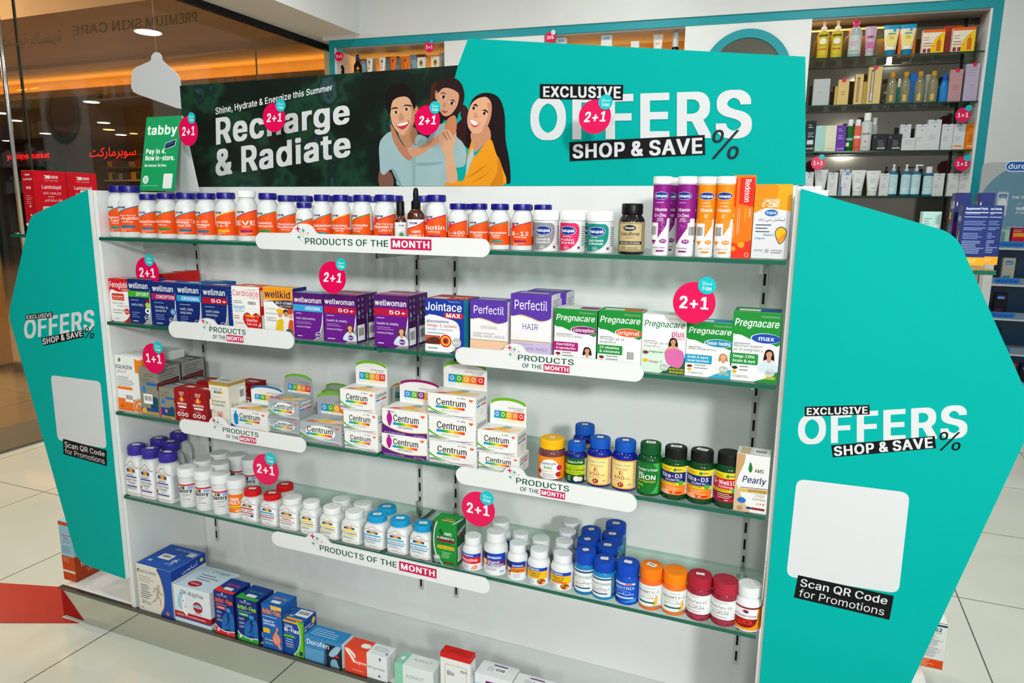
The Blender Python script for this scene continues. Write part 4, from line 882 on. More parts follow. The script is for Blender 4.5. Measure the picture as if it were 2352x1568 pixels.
carton('yellow and white childrens multi-vitamin carton with three costumed children', 609, 676, 768, 775, 658, S2, .055, 'eef0ee', [Rr(0, .74, 1, 1, 'f39a1a'), ('s', [(0, .7), (.4, .74), (1, .8), (1, .72), (0, .72)], 'f39a1a'), T('wellkid', .05, .92, .79, .14, '1a2450', 'b'), ('s', [(.38, .72), (1, .74), (1, .58), (.6, .6), (.42, .66)], '1c2a5c'), T('MULTI-VITAMIN', .42, .97, .665, .05, 'f2f2f2'), T('SMART CHEWABLE', .55, .96, .61, .035, 'f3b51a'),
    T('21 nutrients', .06, .42, .54, .045, 'd8742a', 'r'), T('normal growth', .06, .44, .45, .035, '444', 'r'), T('cognitive', .08, .4, .36, .035, '444', 'r'), T('development', .08, .44, .31, .035, '444', 'r'), Rr(0, 0, 1, .08, '1c2c66'), ('s', [(.4, .08), (.44, .3), (.54, .36), (.66, .34), (.7, .08)], 'e8c01c'), ('e', .56, .46, .09, .065, 'd8a07c'), ('s', [(.44, .5), (.48, .57), (.64, .57), (.68, .5)], 'f0bc14'), ('s', [(.66, .1), (.7, .38), (.86, .36), (.86, .1)], 'e8ecec'), ('e', .76, .48, .085, .065, 'c88f6c'), ('s', [(.67, .48), (.7, .56), (.84, .55), (.84, .48), (.77, .53)], '2a1a14'), ('s', [(.82, .1), (.86, .34), (1, .34), (1, .1)], 'd8552a'), ('e', .92, .45, .08, .065, 'dcaa88'), ('s', [(.82, .48), (.86, .58), (1, .57), (1, .5)], 'c8432a'), ('e', .84, .1, .12, .075, '2a5a6a'), T('No1', .76, .92, .075, .045, 'eee')], [Rr(0, .1, 1, .5, 'f3a52a')], grp=G2, colt='f0ece0', colr='1c2c66', Y=.016)
def FACE(x, y, s, hair, top, sk='e0ac8c'):
    k = s*.7; P = lambda pts, c: ('s', [(x+u*s, y+v*k) for u, v in pts], c); E = lambda u, v, r, q, c: ('e', x+u*s, y+v*k, r*s, q*k, c)
    return [P([(-.17, -.3), (-.16, .02), (-.08, .14), (.06, .14), (.16, .02), (.17, -.28)], hair), P([(-.34, -.62), (-.22, -.3), (0, -.2), (.22, -.28), (.36, -.62)], top), P([(-.05, -.3), (-.06, -.1), (.06, -.1), (.07, -.3)], 'cd9676'), E(0, -.02, .105, .13, sk),
        E(-.042, 0, .014, .012, '2a1c18'), E(.042, 0, .014, .012, '2a1c18'), P([(-.05, -.065), (0, -.075), (.05, -.065), (0, -.1)], 'c0463f'), P([(-.11, .02), (-.08, .11), (.06, .12), (.11, .02), (.04, .08), (-.05, .06)], hair)]
def ww(lab, band, l1, x0, x1, yb, yb1, yt, face):
    it = [Rr(0, 0, 1, 1, '8e8c8e'), ('s', [(0, 0), (.66, 0), (.9, .2), (.99, .5), (1, 1), (0, 1)], 'e8e6ea'), ('s', [(0, 0), (.64, 0), (.87, .2), (.965, .5), (1, 1), (0, 1)], '661a88'), Rr(0, .78, 1, 1, '4e1a66'), T('wellwoman', .03, .95, .795, .11, 'f4f0f6', 'b'), Rr(0, .605, 1, .745, band), T(l1, .45 if len(l1) < 6 else .4, .93, .64, .07, 'f4f0f6', 'b'), ('l', .08, .35, .55, 1, .04, 'd8c4e4'), T('health & vitality' if face else 'health, vitality & wellbeing', .08, .72, .43, .045, 'eadff0', 'r'), ('l', .08, .62, .37, 2, .035, 'b48cc8'), T('tiredness & fatigue', .08, .56, .255, .035, 'eadff0', 'r'), ('l', .1, .36, .06, 1, .05, 'e8e0ee')]
    if face: it += FACE(.8, .33, .62, '5a3020', 'cfdcea')
    it += num1(.82, .12, 'eeeaf2', '5a1a7a')
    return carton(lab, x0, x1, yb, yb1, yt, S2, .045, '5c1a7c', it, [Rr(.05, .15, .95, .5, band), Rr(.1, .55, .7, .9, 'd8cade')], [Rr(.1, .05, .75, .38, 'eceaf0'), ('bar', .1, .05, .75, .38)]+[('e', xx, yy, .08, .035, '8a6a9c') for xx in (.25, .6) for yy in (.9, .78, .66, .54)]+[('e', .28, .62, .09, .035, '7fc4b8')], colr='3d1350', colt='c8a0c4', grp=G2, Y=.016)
ww('purple carton with pale blue ORIGINAL band, second shelf', '35a0dc', 'ORIGINAL', 677.6, 744.5, 777, 783, 671, False)
o = ww('purple carton with red 50+ band below the pink discount disc', 'b8143e', '50+', 746.7, 820, 784, 791, 674.5, True)
behind(o, 'purple 50+ carton standing directly behind the one below the discount disc')
o = ww('purple carton with red 50+ band standing alone with a gap on both sides', 'b8143e', '50+', 861, 938.6, 794, 801.5, 675.6, True)
behind(o, 'purple 50+ carton standing directly behind the lone purple carton')
o = carton('blue and white joint carton with red MAX oval and target', 977, 1065, 805, 813, 685, S2, .085, '1a3a9c', [('s', [(0, 0), (.62, 0), (.8, .12), (.9, .3), (.86, .55), (.6, .64), (0, .66)], 'eef0f2'), Rr(0, .0, .3, .3, 'eef0f2'), T('Jointace', .02, .95, .785, .15, 'f2f4f8', 'b'), T('Vitabiotics', .6, .92, .95, .03, '9ab0e0', 'r'), ('R', .5, .655, .99, .755, .05, 'd81f26'), T('MAX', .56, .92, .67, .07, 'f6f2f2', 'k'), T('glucosamine', .04, .62, .555, .055, '1c3a7c', 'b'), T('omega-3, turmeric', .04, .84, .475, .055, 'd2342c', 'b'), T('collagen, chondroitin,', .05, .74, .41, .04, '2a6a9c', 'r'), ('l', .05, .6, .35, 1, .04, '55708c'), Rr(.0, .14, .4, .31, 'c0584a'), ('s', [(.0, .15), (.1, .25), (.3, .28), (.4, .22), (.36, .15)], '5a2c22'),
    ('e', .54, .22, .15, .12, 'd81f20'), ('e', .54, .22, .115, .09, 'f6d83a'), ('e', .54, .22, .085, .068, 'd8342a'), ('e', .54, .22, .045, .036, '4a3a34'), ('e', .82, .2, .12, .09, 'b9bcbc'), T('No1', .74, .9, .175, .05, 'f0f0f0'), ('l', .08, .34, .06, 1, .05, '777'), T('TRIPLE', .7, .98, .05, .04, 'f2c81c'), T('PACK', .76, .96, .01, .03, 'f2c81c')], [Rr(.0, .05, 1, .95, 'c8402c'), Rr(.1, .15, .5, .45, 'eceaf0'), T('MAX', .55, .9, .4, .2, 'f2eeee', 'k')], [Rr(.02, 0, .3, 1, '1c8aa8'), ('q', 'Jointace', [(.55, .3), (.55, .8), (.42, .8), (.42, .3)], 'c02a5c', 'b'), ('l', .65, .9, .9, 12, .07, '8aa0d8')], colr='1b4f86', grp=G2, Y=.016)
def pf(lab, sub, lower, x0, x1, yb, yb1, yt, h2):
    return carton(lab, x0, x1, yb, yb1, yt, S2, .06, 'ece9ea', [Rr(0, 0, 1, .28, lower), ('s', [(0, .66), (.25, .68), (.5, .645), (.75, .60), (1, .66), (1, .7), (0, .7)], 'b8924a'), ('s', [(0, .68), (.25, .695), (.5, .66), (.75, .615), (1, .68), (1, 1), (0, 1)], '5a35a4'), Rr(0, .8, 1, 1, '5a35a4'), T('Perfectil', .1, .9, .77, .14, 'f2f0f6', 'r'), T(sub, .28 if len(sub) > 5 else .3, .74 if len(sub) > 5 else .68, h2, .055 if len(sub) > 5 else .09, 'a89a80' if len(sub) > 5 else '6a4a9c', 'r'), Rr(0, .285, 1, .30, 'c09a52'), T('SKIN, HAIR, NAILS', .08, .92, .345 if sub == 'ORIGINAL' else .16, .045, '8a8090', 'r'), ('l', .08, .92, .41 if sub == 'ORIGINAL' else .24, 1, .04, 'b0a8a8'), ('e', .85, .06, .07, .05, 'c8742a')], [Rr(.0, .0, 1, .2, '5a35a4'), Rr(.1, .4, .8, .7, 'c4b8dc')], [Rr(0, 0, 1, .28, lower), ('l', .15, .85, .9, 16, .035, '77777c')], colr='d8d6dc', colt='6a48ac', grp=G2, Y=.016)
pf('white and violet carton reading ORIGINAL with peach base, second shelf', 'ORIGINAL', 'ecc4a4', 1080, 1165, 813, 822, 689, .5)
o = pf('white and violet carton reading HAIR with lilac base, second shelf', 'HAIR', 'c9b8dc', 1172, 1264, 822, 831, 674, .47)
behind(o, 'white and violet carton directly behind the HAIR carton', 1, .004, .012)
def pg(lab, oval, oc, lines, box, bc, x0, x1, yb, yb1, yt, body='eff0ee', head='1c8a34', txt='f4f6f2', topc='1c8a34', extra=(), d=.05, fx=None):
    it = [Rr(0, 0, 1, 1, body)]
    if head: it += [('s', [(0, .70), (.2, .66), (.5, .58), (.8, .56), (1, .56), (1, 1), (0, 1)], head), Rr(0, .8, 1, 1, head)]
    it += [T('Pregnacare', .04, .96, .79, .105, txt, 'bi'), T('Vitabiotics', .58, .95, .925, .03, 'a8b89a', 'r')]
    if oc: it += [('e', .70, .63, .31, .075, 'eef0ee'), ('e', .71, .63, .30, .068, oc), T(oval, .46 if len(oval) > 4 else .56, .95 if len(oval) > 4 else .88, .60, .065, 'f4f4f6', 'b')]
    it += [('l', .05, .45, .535, 1, .04, '8a8a8a')]
    for i, s in enumerate(lines): it.append(T(s, .05, .05+min(.62, .036*len(s)+.06), .49-.055*i, .042, '5a5a5c', 'r'))
    if box: it += [('R', -.02, .24, .58, .40, .02, bc), T(box[0], .05, .5, .335, .042, 'f2f4f2', 'b'), T(box[1], .05, .52, .27, .04, 'f2f4f2', 'b')]
    it += [('e', .1, .185, .06, .025, fx or '7a2230'), ('e', .1, .125, .05, .024, 'e0a81c'), ('l', .2, .5, .2, 2, .05, '888'), T('VITABIOTICS', .06, .4, .045, .035, '6a6a6c', 'r')]+list(extra)
    return carton(lab, x0, x1, yb, yb1, yt, S2, d, body, it, [Rr(.1, .2, .55, .6, 'e6ece4'), Rr(.55, .15, .98, .7, oc or 'c2c4c4')], [('l', .15, .85, .9, 12, .06, '9ab49a')], colt=topc, colr='22703a', grp=G2, Y=.016)
pg('green and white pregnancy carton with purple before conception oval', 'conception', '8a1a6e', ['trying for a baby'], ['fertility', '& reproduction'], 'b01a72', 1272, 1367, 834, 843, 707, topc='d8dcd8', extra=FACE(.8, .28, .55, '1c1210', 'e2e4e6', 'd89c78'), d=.06)
pg('green and white pregnancy carton with orange original oval', 'original', 'e8541c', ['through all of', 'pregnancy'], ['19 vitamins', '& minerals'], '1f8f3c', 1371, 1470, 843, 852, 711, extra=[('bar', .66, .1, .88, .36)])
pg('white pregnancy carton with pink PLUS lettering and woman in pink top', '', None, ['through all of', 'pregnancy'], None, None, 1471, 1571, 855, 864, 720, head=None, txt='1a7a44', topc='eceeec', extra=[T('plus', .68, .96, .64, .10, 'd0246e', 'b'), T('OMEGA-3', .7, .97, .59, .035, 'd0246e', 'b'), ('p', [(0, .42), (.3, .40), (.6, .44), (.7, .1), (.5, 0), (0, 0)], 'cfe6d2'), ('p', [(.45, 0), (.7, .14), (1, .3), (1, 0)], '1d5c2e')]+FACE(.72, .56, .55, '1d1210', 'dca080', 'cf9674')+[('s', [(.55, .36), (.62, .42), (.9, .42), (.98, .3), (.9, .12), (.66, .14), (.56, .24)], 'd86aa8'), ('e', .1, .34, .07, .03, '8a3a44'), ('e', .1, .2, .06, .03, 'e8b02a'), T('Omega-3', .18, .48, .17, .04, 'c04a6a', 'b'), T('Pregnacare', .18, .5, .345, .03, '2a4a34', 'b'), T('brain & eye', .66, .98, .07, .035, 'f0d02a'), T('development', .66, .98, .02, .035, 'f0d02a'), ('e', .54, .1, .1, .06, 'b8bcba'), T('No1', .47, .61, .08, .035, 'f2f2f2')])
pg('green and white pregnancy carton with teal breast-feeding oval', 'breast-feeding', '1a8ab0', ['after pregnancy'], ['brain & eyes', 'breast fed infants'], '1f9ac0', 1572, 1677, 865.5, 876, 737, topc='3fb0cc', extra=[('p', [(.5, 0), (.75, .1), (1, .22), (1, 0)], '2aa4c8')]+FACE(.82, .40, .52, 'b9824a', 'e6e6e8', 'e4b498')+[T('AFTER', .74, .96, .06, .045, 'e8dc3a'), ('e', .84, .17, .1, .06, 'b8bcba'), T('No1', .77, .91, .15, .035, 'f2f2f2')])
pg('green and white pregnancy carton with blue max oval, beside the right wing', 'max', '1a4aae', ['Maximum support', 'all of pregnancy'], ['Omega-3 DHA', 'brain & eye'], '1f8f3c', 1681.5, 1791, 877.5, 887.5, 714, extra=[('p', [(.5, 0), (.75, .06), (1, .2), (1, 0)], '1f8a38')]+FACE(.8, .42, .58, '1c1210', 'cfdde8', 'd8a07c')+[T('DURING', .72, .96, .05, .045, 'f0dc3a'), ('e', .84, .15, .1, .06, 'c8ccca'), T('No1', .77, .91, .13, .035, '8a8a8a')], fx='123a2a', d=.065)
# ---------------------------------------------------------------- third shelf
G3 = GRP[S3]
carton('white carton with orange base band and leaf outline, far left of the third shelf', 263, 323, 941, 950, 813, S3, .15, 'eeeeec', [T('EQUAZEN', .02, .62, .77, .065, '2a2a34', 'b'), T('JELLY', .04, .4, .695, .05, '55555c', 'r'), ('s', [(.12, .93), (.2, .96), (.22, .91), (.14, .88)], '7a8074'), ('l', .04, .7, .62, 6, .03, '8a8a8c'), Rr(.02, .40, .58, .45, 'f27a1c'), Rr(0, .02, .98, .24, 'f2761a'), ('s', [(.58, .06), (.6, .2), (.78, .27), (.98, .25), (.98, .1), (.82, .0)], 'b9b4ac'), ('s', [(.62, .07), (.64, .18), (.79, .24), (.94, .22), (.94, .1), (.8, .02)], 'f2761a'), ('s', [(.68, .08), (.7, .16), (.8, .2), (.88, .18), (.86, .08)], 'd8d2ca'), ('s', [(.71, .08), (.73, .15), (.8, .17), (.84, .15), (.82, .07)], 'f2761a'), ('bar', .28, .18, .58, .34), ('p', [(.74, .72), (1, .72), (1, .97), (.87, .94), (.74, .97)], 'f2841c'), T('30', .08, .2, .08, .04, '5a2a10', 'b')],
    [('l', .1, .9, .8, 5, .15, 'c4c8c4')], [('p', [(0, .72), (.1, .72), (.1, .97), (0, .95)], 'f2841c'), ('l', .3, .9, .8, 8, .06, 'c0c0c0')], grp=G3)
GRY = '8e8d80'
def silver(lab, x0, x1, yb, yb1, yt, d, deep):
    return carton(lab, x0, x1, yb, yb1, yt, S3, d, GRY, [Rr(.02, .02, .98, .98, '8a8878'), ('l', .3, .9, .86, 2, .04, '55554c'), ('l', .15, .9, .76, 3, .04, '5f5f54'), Rr(.42, .64, .98, .70, '1f62b4'), ('s', [(.16, .56), (.26, .64), (.36, .55), (.32, .48), (.2, .48)], '2a78c8'), ('s', [(.6, .12), (.62, .34), (.85, .42), (1, .36), (1, .14)], '1c4a5a'), Rr(.0, .1, 1, .17, '1f4a9c'), Rr(.0, .05, 1, .1, 'b9953a'), ('e', .2, .12, .12, .05, 'f0c02a'), ('e', .2, .12, .05, .02, 'd8922a')]+([('bar', .2, .26, .7, .46)] if deep else [Rr(0, .05, .1, .36, 'c8442a'), Rr(.1, .1, 1, .36, '1f3f9c'), ('s', [(.5, .12), (.55, .3), (.85, .36), (1, .3), (1, .12)], '184a58'), ('e', .84, .04, .09, .03, 'f0a02a'), ('s', [(.36, .26), (.44, .32), (.52, .25), (.44, .2)], 'f0922a')]),
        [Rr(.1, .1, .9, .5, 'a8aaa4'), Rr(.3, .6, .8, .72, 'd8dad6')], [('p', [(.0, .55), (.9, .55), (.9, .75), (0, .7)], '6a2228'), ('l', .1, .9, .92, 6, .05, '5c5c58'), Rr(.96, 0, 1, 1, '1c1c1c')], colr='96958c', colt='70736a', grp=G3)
o = silver('tall silver grey carton with blue band below the 1+1 disc, third shelf', 326, 366.5, 953, 959, 842, .085, True)
behind(o, 'tall silver grey carton directly behind the one below the 1+1 disc', 1, .004)
o = silver('short silver grey carton with water drop beside the red pair', 369.6, 403, 960, 964.5, 888, .07, False)
behind(o, 'short silver grey carton directly behind the one beside the red pair', 1, .004)
def red7(lab, x0, x1, yb, yb1, yt):
    return carton(lab, x0, x1, yb, yb1, yt, S3, .055, '9c141c', [T('SEVEN', .34, .66, .86, .045, 'f2e6e2'), T('SEAS', .36, .64, .80, .045, 'f2e6e2'), ('s', [(.5, .78), (.62, .68), (.6, .62), (.4, .62), (.38, .68)], 'f0a83a'), ('e', .5, .67, .2, .07, 'c8502c'), ('s', [(.5, .76), (.58, .68), (.56, .63), (.44, .63), (.42, .68)], 'f6c04a'), T('MAXEPA', .2, .82, .51, .065, 'f6eeea', 'k'), ('R', .24, .42, .78, .475, .025, 'f2ecea'), ('l', .3, .7, .35, 2, .04, 'd8a8a4'), ('e', .26, .22, .11, .065, 'f4ecea'), ('e', .52, .22, .11, .065, 'f4ecea'), ('e', .78, .22, .11, .065, 'f4ecea'), ('e', .26, .22, .06, .035, '9c141c'), ('e', .52, .22, .06, .035, '9c141c'), ('e', .78, .22, .06, .035, '9c141c'), ('l', .3, .75, .09, 2, .04, 'd8a8a4')],
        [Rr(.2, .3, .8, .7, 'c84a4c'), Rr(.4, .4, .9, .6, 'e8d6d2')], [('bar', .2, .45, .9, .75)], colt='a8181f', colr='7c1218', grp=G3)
a = red7('dark red fish oil carton, left of the touching pair on the third shelf', 404.5, 438, 965, 970, 890)
b = red7('dark red fish oil carton, right of the touching pair on the third shelf', 439, 478, 970, 976, 895)
behind(a, 'dark red carton directly behind the left one of the touching pair', 1.4); behind(b, 'dark red carton behind the cream probiotic carton, nearer the red pair', 1.2)
behind(b, 'dark red carton deepest behind the cream probiotic carton', 2.1, .002, .05, .0)
carton('cream carton with gold band and advanced probiotic lettering', 485, 529, 972, 979, 876, S3, .065, 'e6e2d2', [Rr(0, .93, 1, 1, 'b08c3a'), T('CENTURY', .2, .7, .82, .045, '6a6a64', 'r'), Rr(.26, .745, .36, .80, '2a6ab0'), Rr(.38, .745, .48, .80, '2aa0a0'), Rr(.5, .745, .6, .80, 'd8502a'), Rr(.62, .745, .72, .80, 'e8b02a'), ('l', .24, .7, .66, 1, .03, '999'), T('Advanced', .1, .82, .53, .06, '3c3a38', 'r'), T('Probiotic', .1, .8, .445, .06, '3c3a38', 'r'), ('s', [(.36, .2), (.4, .34), (.5, .3), (.62, .34), (.66, .2)], 'e2a49a'), ('s', [(.44, .2), (.5, .28), (.58, .2)], 'c8786c'), ('l', .1, .3, .33, 2, .04, '999'), ('e', .2, .13, .07, .04, '5a4a9c'), ('l', .3, .8, .12, 1, .05, '7a6aac')], [('l', .2, .8, .6, 3, .12, '777'), Rr(0, 0, 1, .08, 'b08c3a')], [Rr(0, .93, 1, 1, 'b08c3a'), ('q', 'Advanced', [(.15, .18), (.15, .5), (.3, .5), (.3, .18)], '3c3a38', 'r'), ('q', 'Probiotic', [(.36, .18), (.36, .5), (.5, .5), (.5, .18)], '3c3a38', 'r'), ('bar', .6, .5, .9, .85), Rr(.6, .3, .75, .4, '2a6ab0')], colt='e8e4da', colr='dcd8c8', grp=G3)
RB = ['1f8fd0', '2aa84a', '8ac02a', 'f2d21c', 'f59a1c', 'e8341c']
def rainbow(x0, x1, y0, y1): return [('r', x0+(x1-x0)*i/12, y0, x0+(x1-x0)*(i+1)/12, y1, ['1f86d0', '1f9ac0', '22a45a', '2aa83a', '6ab42a', 'b4c824', 'f0d81c', 'f6c01c', 'f5a01c', 'f08020', 'ea5a1e', 'e4341c'][i]) for i in range(12)]
def ctr(lab, x0, x1, yb, yb1, yt, d, zb=S3, kind='lutein', header=None, hcol='6ab01e', Y=None, small='30', cat='box'):
    bg = 'a9adb2' if kind == 'silver' else 'ecebe8'
    it = []
    if kind == 'silver': it += [('s', [(0, .5), (.2, .3), (.5, .17), (1, .12), (1, .2), (.5, .24), (.2, .4), (0, .62)], 'c6cacd'), ('e', .5, .56, .36, .33, 'eeedeb')]
    nx0, nx1, yy = (.28, .80, .52) if kind in ('men', 'women') else (.2, .78, .52)
    if kind in ('lutein', 'silver'): it += [('s', [(0, .18), (.12, .22), (.26, .13), (.4, .1), (.25, .09), (.1, .1), (0, .1)], '8c9298'), ('s', [(0, .46), (.1, .33), (.28, .2), (.46, .15), (.25, .16), (.08, .27), (0, .36)], '5cae2a'), ('s', [(.4, .1), (.7, .07), (.99, .15), (.7, .1)], '3a4a8c')]
    if kind == 'women': it += [('s', [(0, .0), (0, .42), (.1, .3), (.3, .18), (.6, .12), (1, .2), (1, 0)], '5a1c7c'), ('s', [(0, .46), (.1, .32), (.3, .2), (.6, .14), (1, .22), (1, .19), (.6, .11), (.3, .17), (.1, .29), (0, .4)], 'b8923a'), Rr(0, .0, 1, .12, '5a1c7c'), ('s', [(.17, .3), (.12, .5), (.11, .7), (.14, .84), (.17, .9), (.2, .84), (.23, .7), (.22, .5)], 'b01a8c'), ('e', .17, .91, .02, .045, 'b01a8c')]
    if kind == 'men': it += [('s', [(0, .0), (0, .2), (.1, .1), (.25, .0)], '1c4aa8'), ('s', [(.12, .2), (.09, .5), (.1, .72), (.15, .78), (.21, .72), (.22, .5), (.2, .2)], '1c86c8'), ('e', .155, .84, .028, .07, '1c86c8')]
    it += [T('Centrum', nx0-.02, nx1+.02, .535, .27, '18181c', 'b')]+rainbow(nx0-.03, nx1-.0, .385, .495)
    it += [T({'women': 'WOMEN', 'men': 'MEN'}.get(kind, 'WITH LUTEIN'), nx0+(.08 if kind != 'men' else .14), nx1-(.12 if kind != 'men' else .22), .27, .085 if kind in ('men', 'women') else .055, '4a3a8c' if kind in ('men', 'women') else '6a6e78', 'r'), T('A-Zinc', .62 if kind != 'women' else .12, .8 if kind != 'women' else .3, .88, .06, '2a2a2e', 'b'), ('h', .91, .85, .045, .07, 'ee5a28'), T('MULTIVITAMIN SUPPLEMENT', .05, .52, .03, .05, '9a9a9c' if kind != 'women' else 'd8c8e4', 'r'), T(small+' Tablets', .72, .95, .03, .05, 'd8402c' if kind != 'women' else 'e8dcf0', 'r')]
    sd = [('R', .12, .55, .86, .92, .1, 'e4e4e2'), ('q', 'Centrum', [(.1, .68), (.86, .68), (.86, .86), (.1, .86)], '18181c', 'b'), ('R', .1, .52, .4, .6, .03, '2a8ad0'), ('R', .46, .52, .86, .6, .03, 'e0485c'), ('l', .4, .7, .36, 4, .07, 'bbb')]
    o = carton(lab, x0, x1, yb, yb1, yt, zb, d, bg, it, [('p', [(.12, .12), (.78, .12), (.86, .3), (.2, .3)], 'f4c88a'), ('p', [(.2, .3), (.9, .3), (.98, .62), (.42, .62)], 'f6d8b0'), ('p', [(.1, .12), (.3, .12), (.4, .3), (.2, .3)], 'e85a3a'), ('p', [(.3, .3), (.62, .3), (.72, .62), (.44, .62)], 'f2b43a'), ('p', [(.44, .62), (.66, .62), (.7, .8), (.52, .8)], '4aa8d8')], sd, Y=Y, grp=G3, cat=cat)
    if header:
        w, h, dd = o['w'], o['h'], o['d']; hx0, hh = header; hw = w*hx0
        g = G(); x1_, x0_ = w/2-.001, w/2-.001-hw
        P = [(x0_, h), (x1_, h), (x1_, h+hh*.86)]+[(x0_+hw/2+hw/2*math.cos(math.radians(a)), h+hh*.76+hh*.24*math.sin(math.radians(a))) for a in range(15, 180, 15)]+[(x0_, h+hh*.66)]
        hb = 'eceae8' if kind != 'silver' else '9ea3a9'
        g.prism(P, (0, dd-.0015, 0), (1, 0, 0), (0, 0, 1), .0012, M(hb))
        arc = [(.5+.5*math.cos(math.radians(a)), .76+.24*math.sin(math.radians(a))) for a in range(10, 175, 11)]
        band = [('p', arc+[(.5+.485*math.cos(math.radians(a)), .66+.235*math.sin(math.radians(a))) for a in range(170, 8, -11)], hcol)]
        cols = ['1c8fd0', '3aa82a', 'f5a51c', 'ef7a2a', 'dc2a22'] if kind not in ('women', 'men') else (['1c8fd0', '5ab02a', '8c2a8c', 'f5b01c', 'dc2a22'] if kind == 'women' else ['1c8fd0', '3aa82a', 'f5a51c', 'dc2a22', 'ef7a2a'])
        for i, c in enumerate(cols):
            xa = .1+.165*i
            band += [('p', [(xa+.01, .22), (xa+.175, .22), (xa+.19, .5), (xa+.025, .5)], c), Rr(xa+.005, .1, xa+.165, .21, 'd8e4ec' if i < 1 else 'e8eccc' if i < 2 else 'f6e2c4'), ('e', xa+.1, .37, .045, .08, 'f0f0e8'), ('e', xa+.1, .37, .03, .055, c)]
        band += [T('Specially formulated', .5, .93, .62, .05, '5a5a66', 'r'), T('for Adults', .66, .9, .55, .045, '5a5a66', 'r')]
        put(g, band, hw, hh, onquad((x0_, dd-.0017, h), (1, 0, 0), (0, 0, 1)))
        g.build('header_card', o)
    return o
def stacked(o, lab, dz, dx=0, hdr=None):
    c = o.copy(); COL.objects.link(c); c.location = o.location+Vector((dx, 0, dz)); c['label'] = lab; return c
o = ctr('white multivitamin carton with blue male figure and blue arched header', 531, 614, 981, 991, 937, .07, kind='men', header=(.9, .052), hcol='1c6fb0')
b = ctr('grey silver multivitamin carton at the bottom of the pair of two', 619, 688, 990, 1001, 959, .06, kind='silver')
ctr('grey silver multivitamin carton with arched header stacked on top of its pair', 618, 687, 956, 969, 915, .06, zb=S3+b['h']+.0006, kind='silver', header=(.92, .058), Y=b.location.y)
b2 = ctr('large grey silver multivitamin carton with header, standing alone at shelf edge', 690, 785, 1017, 1031, 966, .062, kind='silver', header=(.92, .065), small='100')
c = at(742, 960, 1, .13)
b3 = ctr('rear grey multivitamin carton with header behind the large grey carton', 716, 776, 992, 999, 940, .05, kind='silver', header=(.98, .05), Y=.14)
behind(b3, 'rearmost grey multivitamin carton glimpsed behind the other grey headers', 1, .01, -.03)
def stack3(labs, X, yb, yb1, ys, d, kind, header, small, hcol='6ab01e'):
    o = ctr(labs[0], X[0][0], X[0][1], yb, yb1, ys[0], d, kind=kind, small=small); z = S3+o['h']+.0005; Y = o.location.y
    for i in range(1, len(labs)):
        y0 = ys[i-1]-2; o = ctr(labs[i], X[i][0], X[i][1], y0, y0+(yb1-yb), ys[i], d, zb=z, kind=kind, header=header if i == len(labs)-1 else None, Y=Y, small=small, hcol=hcol); z += o['h']+.0005
stack3(['small white lutein carton at the bottom of the left stack of three', 'small white lutein carton in the middle of the left stack of three', 'small white lutein carton with header on top of the left stack of three'], [(792, 868), (789.5, 867), (782, 861)], 1032, 1045, [988, 941, 892], .06, 'lutein', (.92, .062), '30')
stack3(['white and purple womens multivitamin carton, lower of the pair', 'white and purple womens multivitamin carton with header, upper of the pair'], [(877.6, 980), (878, 981)], 1050, 1064, [993, 937], .07, 'women', (.92, .06), '60', '8c1a5c')
stack3(['large white lutein carton at the bottom of the tallest stack', 'large white lutein carton in the middle of the tallest stack', 'large white lutein carton with header on top of the tallest stack'], [(986, 1094), (985, 1092), (983, 1092)], 1067, 1082, [1010, 953, 901.5], .066, 'lutein', (.93, .066), '100')
stack3(['white lutein carton at the bottom of the pair beside the yellow capped jar', 'white lutein carton with header on top of the pair beside the yellow capped jar'], [(1099, 1192), (1096, 1187)], 1085, 1098, [1038, 986], .06, 'lutein', (.93, .064), '30')
w2 = ctr('rear white womens multivitamin carton with magenta arched header', 945, 1020, 1010, 1018, 950, .05, kind='women', header=(.95, .065), Y=.15, hcol='8c1a5c')
w3 = ctr('rear white multivitamin carton with orange arched header', 885, 935, 1000, 1008, 930, .04, kind='lutein', header=(.95, .055), Y=.17, hcol='d88a1c')
# bottles on the right half of the third shelf
PA = [(.92, 0), (.99, .012), (1, .04), (1, .665), (.97, .715), (.84, .77), (.72, .79), (.70, .80)]
CA = [(.78, .795), (.82, .80), (.82, .97), (.78, .995), (.7, 1)]
def pill(lab, cx, w, yt, yb, z, bodyc, capc, items, base, vx=-.15, r=(.05, .645), prof=PA, capp=CA, stick=None, coat=.5, ribs=True, span=200, rough=.15):
    C, R, H = spot(cx, w, yt, z, yb)
    t = bottle(lab, C, R, H, prof, capp, M(capc, .35), M(bodyc, rough, coat=coat), grp=GRP[z], ribs=ribs)
    rot = facing(C, vx)
    if items is not None: wrap(t, R, r[0]*H, r[1]*H, items, rot, span, base)
    if stick: sticker(t, H, R*.82, stick[0], stick[1], stick[2], len(stick) > 3)
    return t, C, R, H
FACTS = [Rr(.79, .02, .97, .98, 'dfe4e6'), ('l', .8, .95, .9, 10, .08, '5a6a80')]
